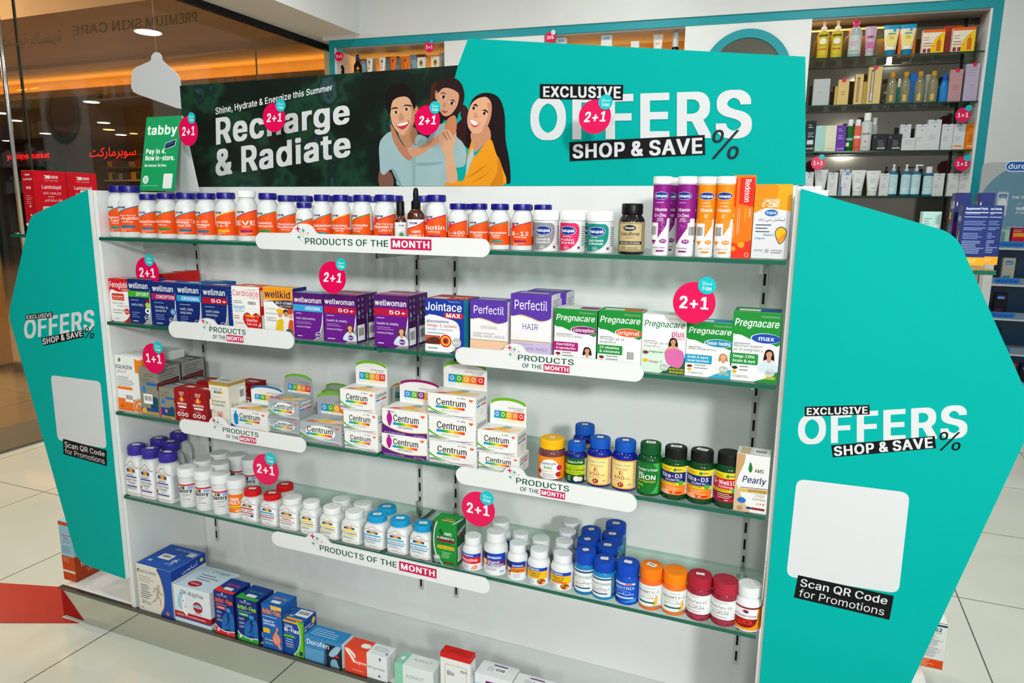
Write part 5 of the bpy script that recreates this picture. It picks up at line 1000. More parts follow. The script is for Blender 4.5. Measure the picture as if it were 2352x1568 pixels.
kt = pill('clear gummies jar with yellow cap and orange kids label', 1264, 65, 995.6, 1107, S3, '6a3a3c', 'f6b414', [('s', [(.26, .1), (.3, .7), (.5, .9), (.66, .7), (.7, .1), (.48, .0)], 'f4f2f0'), T('Centrum', .3, .62, .64, .13, '1c1c20', 'b'), T('kids', .38, .54, .46, .13, '2aa06a', 'k'), T('gummies', .33, .6, .32, .09, 'f0a01c', 'b'), ('e', .7, .52, .06, .12, 'c01a5c'), ('e', .68, .22, .06, .12, 'c8242c'), ('e', .26, .3, .05, .12, 'b01a3c'), ('l', .34, .62, .22, 3, .07, '888')]+FACTS[:0], 'f48a1c', prof=[(.92, 0), (1, .02), (1, .65), (.93, .72), (.84, .75), (.84, .775)], capp=[(.86, .765), (.89, .775), (.89, .965), (.84, .99), (.75, 1)], r=(.04, .60), stick=(.3, .22, .2), ribs=False)
PUR = [('l', .3, .7, .9, 1, .06, '5a8a5a')]
gt = pill('short dark blue bottle with green garlic extract label', 1322.5, 50, 1007, 1111, S3, '0f1f78', '1254b4', [Rr(0, 0, 1, .3, '164a1c'), Rr(0, .3, 1, .72, 'b8cc1e'), Rr(0, .72, 1, 1, '1c5a22'), T("Puritan's Pride", .28, .72, .80, .09, 'eef2e8', 'bi'), T('Odorless', .36, .62, .61, .07, '244a1c', 'r'), T('Garlic Extract', .2, .78, .47, .11, '1c3a1c', 'b'), T('1000 mg', .34, .66, .35, .08, '1c3a1c', 'r'), ('e', .55, .14, .08, .12, 'efe6d8'), ('e', .65, .13, .07, .1, 'e6dac8'), ('l', .3, .44, .2, 3, .08, 'dce8d0')]+FACTS, None, stick=(.3, .3, .24))
def vite(lab, cx, w, yt, yb): 
    return pill(lab, cx, w, yt, yb, S3, '0f1f8a', '1254b4', [Rr(.0, .0, 1, 1, 'ee9a2a'), Rr(.18, .04, .76, .96, 'f4d98a'), Rr(.2, .06, .74, .94, 'f0c05a'), Rr(.21, .07, .73, .93, 'f5dc92'), T("Puritan's Pride", .27, .67, .80, .07, '5a9a8a', 'bi'), T('Vitamin', .32, .62, .66, .08, 'b8521c', 'r'), T('E', .42, .52, .50, .12, 'a83a1c', 'b'), T('450', .3, .54, .34, .12, 'a83a1c', 'b'), T('mg', .56, .66, .345, .07, 'a83a1c', 'r'), ('l', .28, .66, .27, 1, .04, 'b06a2a'), ('e', .46, .15, .07, .085, 'a8301c'), T('E', .43, .49, .12, .07, 'f4e0b0', 'b'), T('50', .62, .7, .14, .05, '7a3a1c', 'b')]+FACTS, None, stick=(.25, .3, .26))
v1 = vite('dark blue bottle with orange Vitamin E label, left of the pair', 1375, 58, 996, 1119.5)
v2 = vite('dark blue bottle with orange Vitamin E label, beside the green Iron bottle', 1432.5, 59, 1002.7, 1128.7)
dup(v1[0], (at(1342, 1040, 1, .11).x, .11, S3), 'dark blue bottle standing behind the short garlic bottle')
pill('dark green bottle with green cap and Iron label', 1488.5, 58, 1008, 1142, S3, '0c4a1e', '125226', [Rr(0, 0, 1, 1, '17702c'), ('s', [(.6, .0), (.72, .3), (.74, .7), (.62, 1), (.76, 1), (.76, 0)], '3aa84a'), T("Puritan's Pride", .24, .72, .74, .08, 'e8f2e4', 'bi'), T('Easy', .26, .40, .62, .08, 'f0f4ec', 'bi'), T('IRON', .26, .68, .46, .15, 'f4f6f0', 'b'), T('(Iron Glycinate)', .25, .68, .37, .06, 'e0d02a', 'b'), T('28mg', .26, .40, .24, .07, 'd8e02a', 'b'), T('90', .25, .32, .1, .06, 'd8e02a', 'b')], None, stick=(.15, .46, .34, 1), r=(.06, .66))
def xd(lab, cx, w, yt, yb, q=False, st=None):
    it = [Rr(0, 0, 1, 1, 'f2d01c' if not q else 'e8d01c'), Rr(0, .44, 1, .80, '23246c' if not q else 'c81c24'), Rr(0, 0, 1, .34, 'ef7a22' if not q else '7a1238'), ('p', [(.2, 0), (.2, .1), (.4, .16), (.46, 0)], 'f6b08a' if not q else '9c1c4c'), ('l', .26, .48, .9, 2, .06, '7a6a1c'), ('s', [(.5, .86), (.54, .95), (.57, .9), (.56, .84)], '1c8a4a'), T('AMS', .57, .70, .86, .07, '1c3a8a', 'b'), T('Xtra-D3' if not q else 'Q-Well10', .22, .70, .60, .14, 'f4f4f4', 'b'), T('10,000 IU' if not q else '200mg', .34, .64, .49, .07, 'e4e4ea', 'b'), T('EQUIVALENT TO 250MCG' if not q else 'Coenzyme Q10', .22, .58, .38, .045, '3a2a1c', 'b'), ('e', .68, .42, .06, .09, '4aa83a'), ('l', .34, .66, .27, 3, .06, 'f6d0a8'), Rr(.46, .05, .7, .11, 'c8201c'), T('60', .5, .56, .06, .045, 'fff', 'b')]+FACTS
    return pill(lab, cx, w, yt, yb, S3, '0a3f1c', '1a1a1a', it, None, stick=st, r=(.12, .68), prof=[(.92, 0), (.99, .012), (1, .04), (1, .69), (.95, .74), (.80, .785), (.78, .80)])
xd('dark green bottle with black cap and navy D3 label, left of the pair', 1545, 62, 1016.7, 1153.7, st=(.1, .5, .3, 1))
xd('dark green bottle with navy D3 label, beside the red 200mg bottle', 1604.5, 63, 1024, 1163, st=(-.3, .5, .3, 1))
xd('dark green bottle with black cap and red 200mg label', 1666.5, 64, 1029, 1171.6, q=True)
carton('white and gold glutathione carton beside the right wing, third shelf', 1692, 1768, 1176, 1187, 1042, S3, .05, 'e6e4e2', [('s', [(0, .35), (.1, .6), (.3, .8), (.25, 1), (0, 1)], 'c29a6a'), ('s', [(.06, .35), (.16, .62), (.4, .86), (.4, 1), (.28, 1), (.25, .85), (.1, .62), (.03, .4)], 'f2f0ee'), ('p', [(.15, .34), (1, .36), (1, .43), (.15, .41)], 'd8b25a'), ('s', [(.0, .0), (.0, .5), (.2, .3), (.4, .1), (.5, .0)], 'cdb48c'), ('s', [(.38, .74), (.42, .88), (.5, .78), (.46, .70)], '1c7a3a'), T('AMS', .56, .84, .71, .06, '3a3a40', 'b'), T('Pearly', .22, .94, .52, .11, '1c2c6a', 'bi'), ('p', [(.16, .42), (1, .44), (1, .45), (.16, .43)], '1c2c7a'), T('GLUTATHIONE', .42, .96, .36, .05, '5a5048', 'b'), T('1500', .62, .92, .29, .05, '9a8a7a', 'r'), T('Active Blend', .56, .94, .23, .04, '8a8078', 'r'), ('e', .72, .17, .025, .015, '8ab04a'), ('e', .81, .17, .025, .015, 'b8923a'), ('e', .9, .17, .025, .015, 'c04a3a'), ('e', .24, .2, .13, .05, '2a6ac0'), ('e', .2, .06, .09, .04, 'b08a6a'), Rr(.4, .06, .54, .1, '23306c'), Rr(.55, .06, .95, .1, '8a2a2a')], [Rr(.1, .1, .4, .9, 'c8ba9a'), ('bar', .5, .2, .95, .8)], [('l', .2, .8, .9, 12, .06, 'aaa')], colt='dedcd6', grp=G3)

# ---------------------------------------------------------------- lowest glass shelf
G4 = GRP[S4]
CB = [(.93, 0, 4, .86), (.99, .012, 4, .86), (1, .03, 4, .86), (1, .60, 4, .86), (.985, .65, 3, .87), (.94, .70, 2, .88), (.85, .75, 1, .9), (.74, .785, .4, .95), (.66, .805, 0, 1), (.64, .825, 0, 1)]
CC = [(.80, .82), (.845, .825), (.845, .875), (.83, .878), (.83, .882), (.845, .885), (.845, .97), (.80, .99), (.72, 1)]
def c21(lab, cx, w, yt, yb, capc, acc, rows, stick=True, vx=0):
    C, R, H = spot(cx, w, yt, S4, yb)
    t = bottle(lab, C, R, H, CB, CC, M(capc, .38), WB, grp=G4, ribs=False)
    z0, z1 = .035*H, .735*H
    def mf(u, v, n):
        x = u-.93*R; q = min(abs(x)/R, .999); zf = v/(z1-z0)
        k = max(0, (zf-.88)/.12)*.05*R
        return (x, -R*.86*(1-q**6)**(1/6)-n-.0003+k, z0+v)
    arch = lambda o: [(x, (.80+.17*math.exp(-((x-.5)/.23)**2))-o) for x in [i/24 for i in range(25)]]
    it = [('p', [(0, 0), (1, 0)]+arch(0)[::-1], 'eceeee'), ('p', arch(0)+arch(.022)[::-1], acc), Rr(.0, .035, 1, .05, acc)]
    it += [('p', [(.5+.26*math.cos(math.radians(a))-.012, .755+.12*math.sin(math.radians(a))), (.5+.26*math.cos(math.radians(a))+.012, .755+.12*math.sin(math.radians(a))), (.5+.2*math.cos(math.radians(a)), .755+.08*math.sin(math.radians(a)))], '3c4a78') for a in range(15, 170, 14)]
    it += [T('CENTURY', .3, .7, .775, .035, '3a4a7a', 'b'), Rr(.2, .655, .36, .755, '1d5a6c'), Rr(.36, .655, .47, .755, 'c83a1c'), Rr(.47, .655, .58, .755, 'e8a81c'), Rr(.58, .655, .68, .755, 'b02a20'), Rr(.68, .655, .8, .755, '1d5a6c'), ('e', .41, .70, .03, .03, 'f0b81c'), ('e', .53, .70, .03, .03, 'f2d84a'), ('e', .63, .70, .03, .03, 'f0b81c')]
    for r in rows: it.append(r)
    g = G(); put(g, it, 1.86*R, z1-z0, mf, bend=1.86*R/12)
    put(g, [Rr(0, 0, 1, 1, 'e4e6e8'), ('l', .1, .9, .93, 14, .065, '4a5a80')], R*1.2, .54*H, lambda u, v, n: (R+.0003+n, -.6*R+u, z0+v))
    g.build('label', t)
    if stick: sticker(t, H, R*.84, random.uniform(.1, .5), .42, .26)
    return t, C, R, H
PUP, PUB = '3b2f96', '1f2378'
def rows_p(a, b, c=None):
    r = [('l', .2, .8, .60, 2, .035, '555a6a'), Rr(.12, .505, .88, .54, '4a3a9c'), T(a, .1, .9, .41, .06, '33343c', 'r'), T(b, .22, .78, .325, .06, '33343c', 'r')]
    if c: r += [T(c, .36, .64, .245, .055, '33343c', 'r'), Rr(.1, .17, .9, .205, '4a3a9c'), ('s', [(.0, .24), (.1, .34), (.16, .3), (.12, .22)], 'c83a3a')]
    else: r += [Rr(.14, .235, .86, .27, '4a3a9c'), ('l', .12, .9, .2, 2, .03, '555')]
    return r
a1 = c21('white bottle with purple cap and Apple Cider Vinegar label', 303, 45, 1015, 1143, PUP, 'c0643a', rows_p('Apple Cider', 'Vinegar'))
a2 = c21('white bottle with purple cap and Triple Omega label, left of the pair', 343, 45, 1023, 1153, PUP, 'c0643a', rows_p('Triple Omega', 'Complex', '3-6-9'))
a3 = c21('white bottle with purple cap and Triple Omega label, right of the pair', 384, 48, 1031, 1161, PUP, 'c0643a', rows_p('Triple Omega', 'Complex', '3-6-9'))
def atcap(src, cx, yt):
    t, C, R, H = src; P = at(cx, yt, 2, S4+H); q = P-away(P)*R*.84; return (max(q.x, R), min(max(q.y, .02+R), UD-R-.012), S4)
def again(src, lab, cx, yt): return dup(src[0], atcap(src, cx, yt), lab)
again(a2, 'purple capped white bottle behind the leftmost one, second row', 358, 999); again(a3, 'purple capped white bottle in the deepest row by the end wall', 396, 984); again(a3, 'purple capped white bottle behind the right Triple Omega bottle', 391.5, 1007)
PS = [(.95, 0), (1, .012), (1, .11), (.97, .12), (.97, .135), (1, .145), (1, .64), (.97, .655), (.97, .675), (1.0, .685), (1.0, .75), (.9, .77), (.88, .80)]
CS = [(1.04, .79), (1.09, .795), (1.09, .965), (1.05, .99), (.95, 1)]
def sentry(lab, cx, w, yt, yb, one=False, vx=-.3):
    C, R, H = spot(cx, w, yt, S4, yb)
    t = bottle(lab, C, R*.95, H, PS, CS, M('e6e8e8', .4), WB, grp=G4, ribs=False); R *= .95
    it = [Rr(.0, .86, .78, .94, 'd8242c'), Rr(.3, .68, .46, .84, '1d5a6c'), Rr(.34, .68, .38, .84, 'e8a81c'), ('e', .62, .76, .1, .09, '9ab0dc'), T('Sentry', .2, .68, .50, .18, '1c1c24', 'k'), ('l', .36, .68, .4, 2, .05, '444'), ('l', .32, .62, .25, 1, .05, '999'), T('130 Tablets', .36, .6, .1, .05, '333', 'b'), Rr(.8, .05, .94, .95, 'd0d4d6'), ('l', .81, .92, .88, 12, .07, '55607a')]
    if one: it = [Rr(.2, 0, .76, 1, 'ef7420'), T('ONE', .3, .62, .66, .15, 'f8f4ee', 'k'), T('DAILY', .26, .66, .46, .15, 'f8f4ee', 'k'), Rr(.24, .24, .72, .38, 'f4c81c'), T("Women's", .32, .62, .27, .07, '5a2a1c', 'b'), ('e', .58, .1, .1, .06, 'f8c0a0'), Rr(.8, .05, .94, .95, 'd0d4d6')]
    wrap(t, R, .16*H, .635*H, it, facing(C, vx), 200)
    sticker(t, H, R, random.uniform(0, .6), .28, .16)
    return t, C, R, H
s1 = sentry('white ribbed bottle with white cap, leftmost of the front row of three', 426.5, 43, 1064.7, 1171); s2 = sentry('white ribbed bottle with white cap, middle of the front row of three', 466, 43, 1071, 1178.5)
s3 = sentry('white ribbed bottle with white cap showing Sentry in full', 504.5, 43, 1079.6, 1187, vx=-.05); s4 = sentry('white ribbed bottle with orange ONE DAILY label', 535.5, 42, 1091, 1197.7, True, vx=-.25)
for cx, y, lab in ((465, 1048, 'rear white ribbed bottle behind the leftmost two, second row'), (503.5, 1055.7, 'rear white ribbed bottle in the middle of the second row'), (502, 1033, 'rear white ribbed bottle in the third row, left'), (544, 1036.6, 'rear white ribbed bottle in the third row, right'), (575, 1045, 'rear white ribbed bottle half hidden by the discount disc')): again(s2, lab, cx, y)
def band2(c, name, x0, x1, h=.075, col='2a2c4a', st='b', c2=None):
    return [Rr(.06, .545, .94, .60, c), T(name, x0, x1, .43, h, col, st), Rr(.06, .345, .94, .385, c2 or c), ('l', .14, .86, .27, 2, .045, '555a66'), ('l', .3, .7, .1, 1, .05, '888')]
d1 = c21('white bottle with red cap and D3 1000 label', 568.5, 47, 1114.4, 1208, 'd4141c', 'c8442a', band2('d81c2a', 'D3-1000', .16, .84)+[('e', .8, .26, .1, .05, '24308a')])
d2 = c21('white bottle with red cap and Calcium Plus label', 611.5, 47, 1124, 1219.7, 'd4141c', 'c8442a', band2('2a9ad4', 'Calcium Plus', .04, .96, c2='c8244c'))
again(d2, 'red capped white bottle standing alone behind the Calcium Plus bottle', 654, 1104)
e1 = c21('white bottle with white cap and orange lined Sentry label', 657.5, 53, 1131, 1230, 'e8e9e8', 'd8642a', band2('e89a5a', 'Sentry', .24, .76))
f1 = c21('white bottle with yellow banded B Complex label, leftmost of three', 704, 46, 1142, 1239, 'e8e9e8', 'e8d01c', band2('f2d81c', 'B Complex', .06, .94))
f2 = c21('white bottle with yellow banded B Complex label, middle of three', 752, 51, 1153, 1250, 'e8e9e8', 'e8d01c', band2('f2d81c', 'B-Complex', .06, .94))
f3 = c21('white bottle with yellow banded B Complex label, rightmost of three', 803, 52, 1163, 1261, 'e8e9e8', 'e8d01c', band2('f2d81c', 'B Complex', .06, .94))
again(f2, 'rear white capped bottle behind the middle B Complex bottle', 783.5, 1136); again(f3, 'rear white capped bottle behind the rightmost B Complex bottle', 833, 1145.7)
h1 = c21('white bottle with sky blue cap and Cal Mag Zinc label, leftmost of three', 856, 54, 1171, 1273, '169ad0', 'd8642a', band2('1fa4d8', 'Cal Mag Zinc+D', .02, .98, .06))
h2 = c21('white bottle with sky blue cap and Cal Mag Zinc label, middle of three', 910, 54, 1180, 1284, '169ad0', 'd8642a', band2('1fa4d8', 'Cal Mag Zinc+D', .02, .98, .06))
h3 = c21('white bottle with sky blue cap and Cal Mag Zinc label, beside the green carton', 964, 54, 1191, 1295, '169ad0', 'd8642a', band2('1fa4d8', 'Cal Mag Zinc+D', .02, .98, .06))
again(h1, 'sky blue capped bottle standing behind the leftmost Cal Mag Zinc bottle', 888.5, 1153.5)
carton('green probiotic carton with grey stomach outline, lowest glass shelf', 993, 1049, 1299, 1311, 1195, S4, .05, '178a34', [('s', [(0, .0), (0, 1), (.18, 1), (.1, .8), (.04, .5), (.12, .2), (.4, 0)], '3a4a44'), ('s', [(.18, 1), (.08, .8), (.05, .5), (.15, .2), (.4, 0), (.46, 0), (.2, .22), (.1, .5), (.13, .8), (.24, 1)], 'c4ccc8'), ('s', [(.3, .76), (.34, .86), (.44, .76), (.42, .7)], '14502a'), T('AMS', .5, .8, .71, .07, 'f0f4f0', 'b'), Rr(.2, .6, .92, .68, '1c2420'), T('FLORABIOTIX', .22, .9, .615, .05, 'f4f6f4', 'k'), Rr(.2, .55, .92, .6, '8a1c24'), ('l', .2, .9, .51, 1, .04, '123a1c'), ('R', .22, .38, .92, .46, .03, 'e8c02a'), T('30 BILLION LIVE', .25, .9, .395, .045, '2a3a1c', 'b'), ('l', .4, .86, .3, 4, .04, 'b8d8b8'), ('e', .2, .16, .14, .07, 'a8b4ae'), ('e', .2, .08, .12, .05, '8a968e'), ('e', .2, .16, .06, .03, 'd8e0da'), Rr(.5, .05, .9, .09, '8a1c24')],
    [Rr(.3, .2, .8, .3, 'e8c02a'), Rr(.25, .35, .85, .5, '6a1c2c'), T('FLORABIOTIX', .3, .8, .38, .09, 'f0f0f0', 'b'), ('p', [(.8, 0), (.9, 0), (1, .6), (1, .9)], 'c4d4dc')], [('q', 'FLORABIOTIX', [(.1, .72), (.9, .78), (.9, .86), (.1, .8)], 'e4ece6', 'b'), Rr(.1, .66, .9, .7, '8a1c24'), Rr(.1, .1, .9, .45, 'dfe4e0'), ('l', .15, .85, .4, 6, .05, '8a9a90')], colt='1c9a3c', colr='14502a', grp=G4)
PE = [(.93, 0), (.99, .012), (1, .035), (1, .57), (.98, .63), (.88, .70), (.70, .745), (.64, .765), (.64, .785)]
CE = [(.76, .78), (.79, .785), (.79, .975), (.76, .995), (.68, 1)]
def enz(lab, cx, w, yt, yb, items, vx=-.2):
    C, R, H = spot(cx, w, yt, S4, yb); t = bottle(lab, C, R, H, PE, CE, M('e4e7e9', .38), WB, grp=G4)
    wrap(t, R, .035*H, .56*H, items+[Rr(.8, .05, .98, .95, 'd4dae4'), ('l', .81, .96, .9, 13, .065, '2a3a8a')], facing(C, vx), 200, 'e9ecee'); sticker(t, H, R*.76, random.uniform(0, .5), .4, .2)
    return t, C, R, H
EB = '1c3fae'
z1 = enz('white bottle with red Stop band and stomach picture, beside the green carton', 1078, 50, 1219, 1321, [Rr(0, .76, .78, .97, EB), T('ENZYMEDICA', .24, .56, .82, .08, 'e8eef8', 'k'), Rr(0, .38, .78, .76, 'd41c2c'), T('GlucoStop', .2, .68, .53, .15, 'f8f0f0', 'b'), ('l', .26, .64, .46, 1, .06, 'f4c8c8'), ('s', [(.5, .06), (.55, .24), (.64, .34), (.68, .22), (.66, .08)], 'e8a080'), ('l', .26, .48, .28, 4, .07, '6a7a9c')])
z2 = enz('largest white bottle with purple and blue Digest Pregnancy label', 1131, 58, 1207.5, 1333, [Rr(0, .68, .8, 1, EB), T('ENZYMEDICA', .34, .68, .76, .09, 'eef2fa', 'k'), Rr(0, .4, .8, .68, '5a2a7a'), Rr(.1, .4, .34, .68, 'e8782a'), Rr(.1, .68, .34, 1, '1c2444'), ('e', .25, .55, .06, .1, 'f4e0d0'), T('Digest', .36, .64, .55, .11, 'f6f2f8', 'b'), T('Pregnancy', .36, .74, .43, .11, 'f6f2f8', 'b'), ('l', .3, .7, .33, 3, .06, '6a6a8a'), T('90', .64, .74, .1, .11, '1c3fae', 'b')])
z3 = enz('white bottle with orange and navy Digest label', 1183, 49, 1236, 1341, [Rr(0, .68, .8, 1, '1c3a9c'), Rr(.0, .4, .8, .68, 'f08a2a'), Rr(.22, .4, .38, 1, '1c2444'), ('e', .3, .55, .055, .1, 'f4e4d4'), T('ENZYMEDICA', .42, .72, .74, .08, 'eef2fa', 'k'), T('Digest', .42, .72, .47, .14, '3a2c24', 'b'), Rr(.24, .2, .36, .38, 'e8682a'), T('180', .26, .34, .25, .08, 'fff', 'b'), ('l', .44, .72, .3, 3, .08, '8a8a9c')])
def gold(lab, cx, w, yt, yb, orange): 
    return enz(lab, cx, w, yt, yb, [Rr(0, .80, .78, .99, EB), T('ENZYMEDICA', .22, .56, .85, .08, 'eef2fa', 'k'), Rr(0, .36, .78, .80, 'f0b81c'), T('Digest', .3, .6, .63, .12, '3a2c1c', 'b'), T('Gold', .34, .56, .48, .12, '3a2c1c', 'b')]+([('R', .28, .38, .66, .45, .03, 'e8542a')] if orange else [('l', .26, .66, .41, 1, .06, '8a6a1c')])+[('e', .62, .2, .11, .17, 'c8642a'), ('e', .62, .2, .08, .12, 'a82a24'), ('e', .56, .26, .05, .07, '8a9a2a'), ('e', .67, .14, .04, .06, 'e8b02a'), ('l', .24, .48, .28, 4, .07, '8a8aa4')])
z4 = gold('white bottle with yellow Digest Gold label, left of the pair', 1230.5, 54, 1249, 1355, False); z5 = gold('white bottle with yellow Digest Gold label and orange strip, beside the blue bottles', 1285.5, 56, 1258, 1366, True)
for src, cx, y, lab in ((z2, 1149.5, 1182.6, 'rear white capped bottle below the lowest discount disc'), (z3, 1196.5, 1212.8, 'rear white capped bottle behind the orange Digest bottle'), (z4, 1243, 1224.5, 'rear white capped bottle behind the left Digest Gold bottle'), (z5, 1296.5, 1230, 'rear white capped bottle, nearest behind the right Digest Gold bottle'), (z5, 1304, 1207.5, 'rear white capped bottle, second behind the right Digest Gold bottle'), (z5, 1312.5, 1186, 'rear white capped bottle, deepest behind the right Digest Gold bottle')): again(src, lab, cx, y)
PD = [(.93, 0), (.99, .012), (1, .035), (1, .62), (.97, .67), (.88, .71), (.86, .735)]
CD = [(.93, .725), (.97, .73), (.97, .97), (.93, .995), (.85, 1)]
def jar(lab, cx, w, yt, yb, bodyc, capc, items, vx=-.15, st=None, base='e8eaea', span=190, r=(.09, .615)):
    return pill(lab, cx, w, yt, yb, S4, bodyc, capc, items, base, vx=vx, r=r, prof=PD, capp=CD, stick=st, span=span)
DEV = [Rr(0, .86, 1, .95, '2a5a72'), T('DEVAFERRIN', .18, .78, .60, .12, '2a4a5c', 'r'), ('l', .24, .74, .5, 1, .05, 'd86a5a'), ('t', 'ديفافيرين', .24, .74, .36, .11, '2a4a5c', 'a'), ('l', .26, .7, .27, 1, .06, 'd86a5a'), ('R', .24, .13, .7, .2, .03, '2a5a78'), ('p', [(0, 0), (.3, 0), (.1, .1), (0, .18)], '1c3a5c'), Rr(.8, 0, 1, 1, '2a6a80'), ('l', .82, .97, .9, 9, .09, '8ac0d0')]
j1 = jar('blue jar with white bilingual iron label, left of the front pair', 1342, 50, 1252.5, 1367, '1878b4', '1046b0', DEV, st=(.6, .34, .3)); j2 = jar('blue jar with white bilingual iron label, right of the front pair', 1380, 55, 1271.4, 1388, '1c86bc', '1046b0', DEV, vx=-.3, st=(.2, .4, .3))
j3 = jar('deep blue jar with blue Matrix label'.replace('Matrix ', 'printed '), 1435.5, 56, 1279, 1396.8, '0f4cba', '0f48ba', [('R', .2, .84, .76, .93, .03, 'dfe6f0'), Rr(.5, .85, .68, .92, 'd8505a'), T('MATRIX', .24, .74, .62, .13, 'eaf0fa', 'r'), ('l', .26, .72, .54, 2, .05, '7fa8e4'), ('t', 'ماتريكس', .28, .72, .36, .1, 'eaf0fa', 'a'), ('R', .24, .17, .72, .24, .03, 'dce8f6'), ('p', [(.2, 0), (.2, .12), (.4, .0)], '0c1430'), ('p', [(.45, 0), (.8, .2), (.8, 0)], '3a9ae0')], base='1250c0', st=(-.1, .4, .3))
for src, cx, y, lab in ((j1, 1358.5, 1206, 'blue capped jar, third in the left column behind the front pair'), (j1, 1349.5, 1228, 'blue capped jar, second in the left column behind the front pair'), (j2, 1396, 1240.6, 'blue capped jar with crumpled sticker, nearest behind the right jar'), (j2, 1407, 1215.7, 'blue capped jar without sticker, second behind the right jar'), (j2, 1415.5, 1192, 'blue capped jar, deepest behind the right jar')): again(src, lab, cx, y)
dv = lambda a: [('s', [(.6, .1), (.66, .4), (.72, .6), (.74, .3), (.7, .1)], 'f4b84a'), ('l', .4, .7, .86, 1, .06, '888'), T('DEVART C-Z', .18, .76, .64, .11, '2c5a4a', 'b'), ('l', .22, .7, .54, 1, .05, 'e07a5a'), ('t', 'ديفارت سي', .24, .68, .4, .11, '4a7a5c', 'a'), ('R', .24, .17, .66, .25, .03, '2a6a5a'), ('p', [(.2, 0), (.8, 0), (.8, .1), (.5, .03)], '8a8f8c')]
k1 = jar('orange jar with white vitamin C label and barcode sticker on its cap', 1490.5, 55, 1286, 1406, 'ef6a22', 'f57c10', dv(0), st=(-.35, .5, .34, 1)); k2 = jar('orange jar with white vitamin C label and bare cap', 1544, 58, 1297, 1420, 'f07424', 'f88410', dv(1), vx=.05)
ph = [('l', .3, .7, .9, 1, .06, '8a8a8a'), T('Phara Fero 18', .18, .74, .64, .11, '5a3a44', 'r'), ('l', .2, .74, .53, 1, .05, '9a7a80'), ('t', 'فارافيرو', .26, .68, .4, .11, '6a3a48', 'a'), ('l', .22, .7, .28, 2, .05, 'a88a90'), ('p', [(.0, 0), (1, 0), (1, .12), (.7, .06), (.5, .16), (.3, .06), (0, .14)], 'a83448')]
l1 = jar('crimson jar with white label and sticker on its cap', 1601, 57, 1306.5, 1430, '96283c', 'ac2438', ph, st=(.1, .4, .22)); l2 = jar('crimson jar with white label and bare cap', 1658.5, 60, 1318, 1442.5, '96283c', 'b02a3c', ph, vx=-.2)
n1 = pill('white bottle with red blood cell picture and orange label beside the right wing', 1717, 61, 1328, 1453, S4, 'eceeee', 'e8eaea', [Rr(0, .0, 1, .94, 'ef9a1c'), Rr(0, .90, 1, .97, '8a1a24'), ('s', [(.2, .75), (.2, .3), (.35, .12), (.6, .12), (.74, .3), (.74, .75)], '8a1014'), ('e', .38, .28, .09, .09, 'c8241c'), ('e', .55, .34, .1, .1, 'd83428'), ('e', .55, .34, .05, .05, '9c1a14'), ('e', .42, .44, .06, .06, 'b01c18'), ('e', .66, .24, .05, .05, 'b01c18'), Rr(.18, .48, .76, .9, 'f0eeee'), ('e', .5, .79, .06, .07, 'c8241c'), ('e', .52, .77, .04, .05, '1c3a8a'), T('Ferrosam Forte', .2, .74, .56, .09, '7a1c2c', 'b'), ('l', .8, .96, .85, 10, .07, 'a86a10')], None, r=(.05, .6), prof=PE, capp=[(.82, .775), (.86, .78), (.86, .975), (.82, .995), (.74, 1)], ribs=True, stick=(.4, .3, .16), coat=.2, rough=.28)

# ---------------------------------------------------------------- base shelf cartons
GZ = GRP[ZP]; ZB = ZP+.0008
RUN = lambda x, y, s, c: [('e', x+.045*s, y+.30*s, .032*s, .03*s, c), ('s', [(x-.02*s, y+.26*s), (x+.05*s, y+.26*s), (x+.03*s, y+.1*s), (x+.0*s, y+.02*s), (x-.05*s, y+.04*s), (x-.03*s, y+.16*s)], c), ('s', [(x-.03*s, y+.06*s), (x+.03*s, y+.05*s), (x+.09*s, y-.04*s), (x+.06*s, y-.14*s), (x+.035*s, y-.14*s), (x+.05*s, y-.03*s)], c), ('s', [(x-.05*s, y+.06*s), (x, y+.05*s), (x-.07*s, y-.06*s), (x-.17*s, y-.12*s), (x-.18*s, y-.09*s), (x-.09*s, y-.03*s)], c), ('s', [(x+.03*s, y+.25*s), (x+.1*s, y+.14*s), (x+.15*s, y+.16*s), (x+.15*s, y+.13*s), (x+.09*s, y+.1*s), (x+.02*s, y+.2*s)], c), ('s', [(x-.01*s, y+.25*s), (x-.09*s, y+.23*s), (x-.13*s, y+.14*s), (x-.1*s, y+.13*s), (x-.06*s, y+.2*s)], c)]
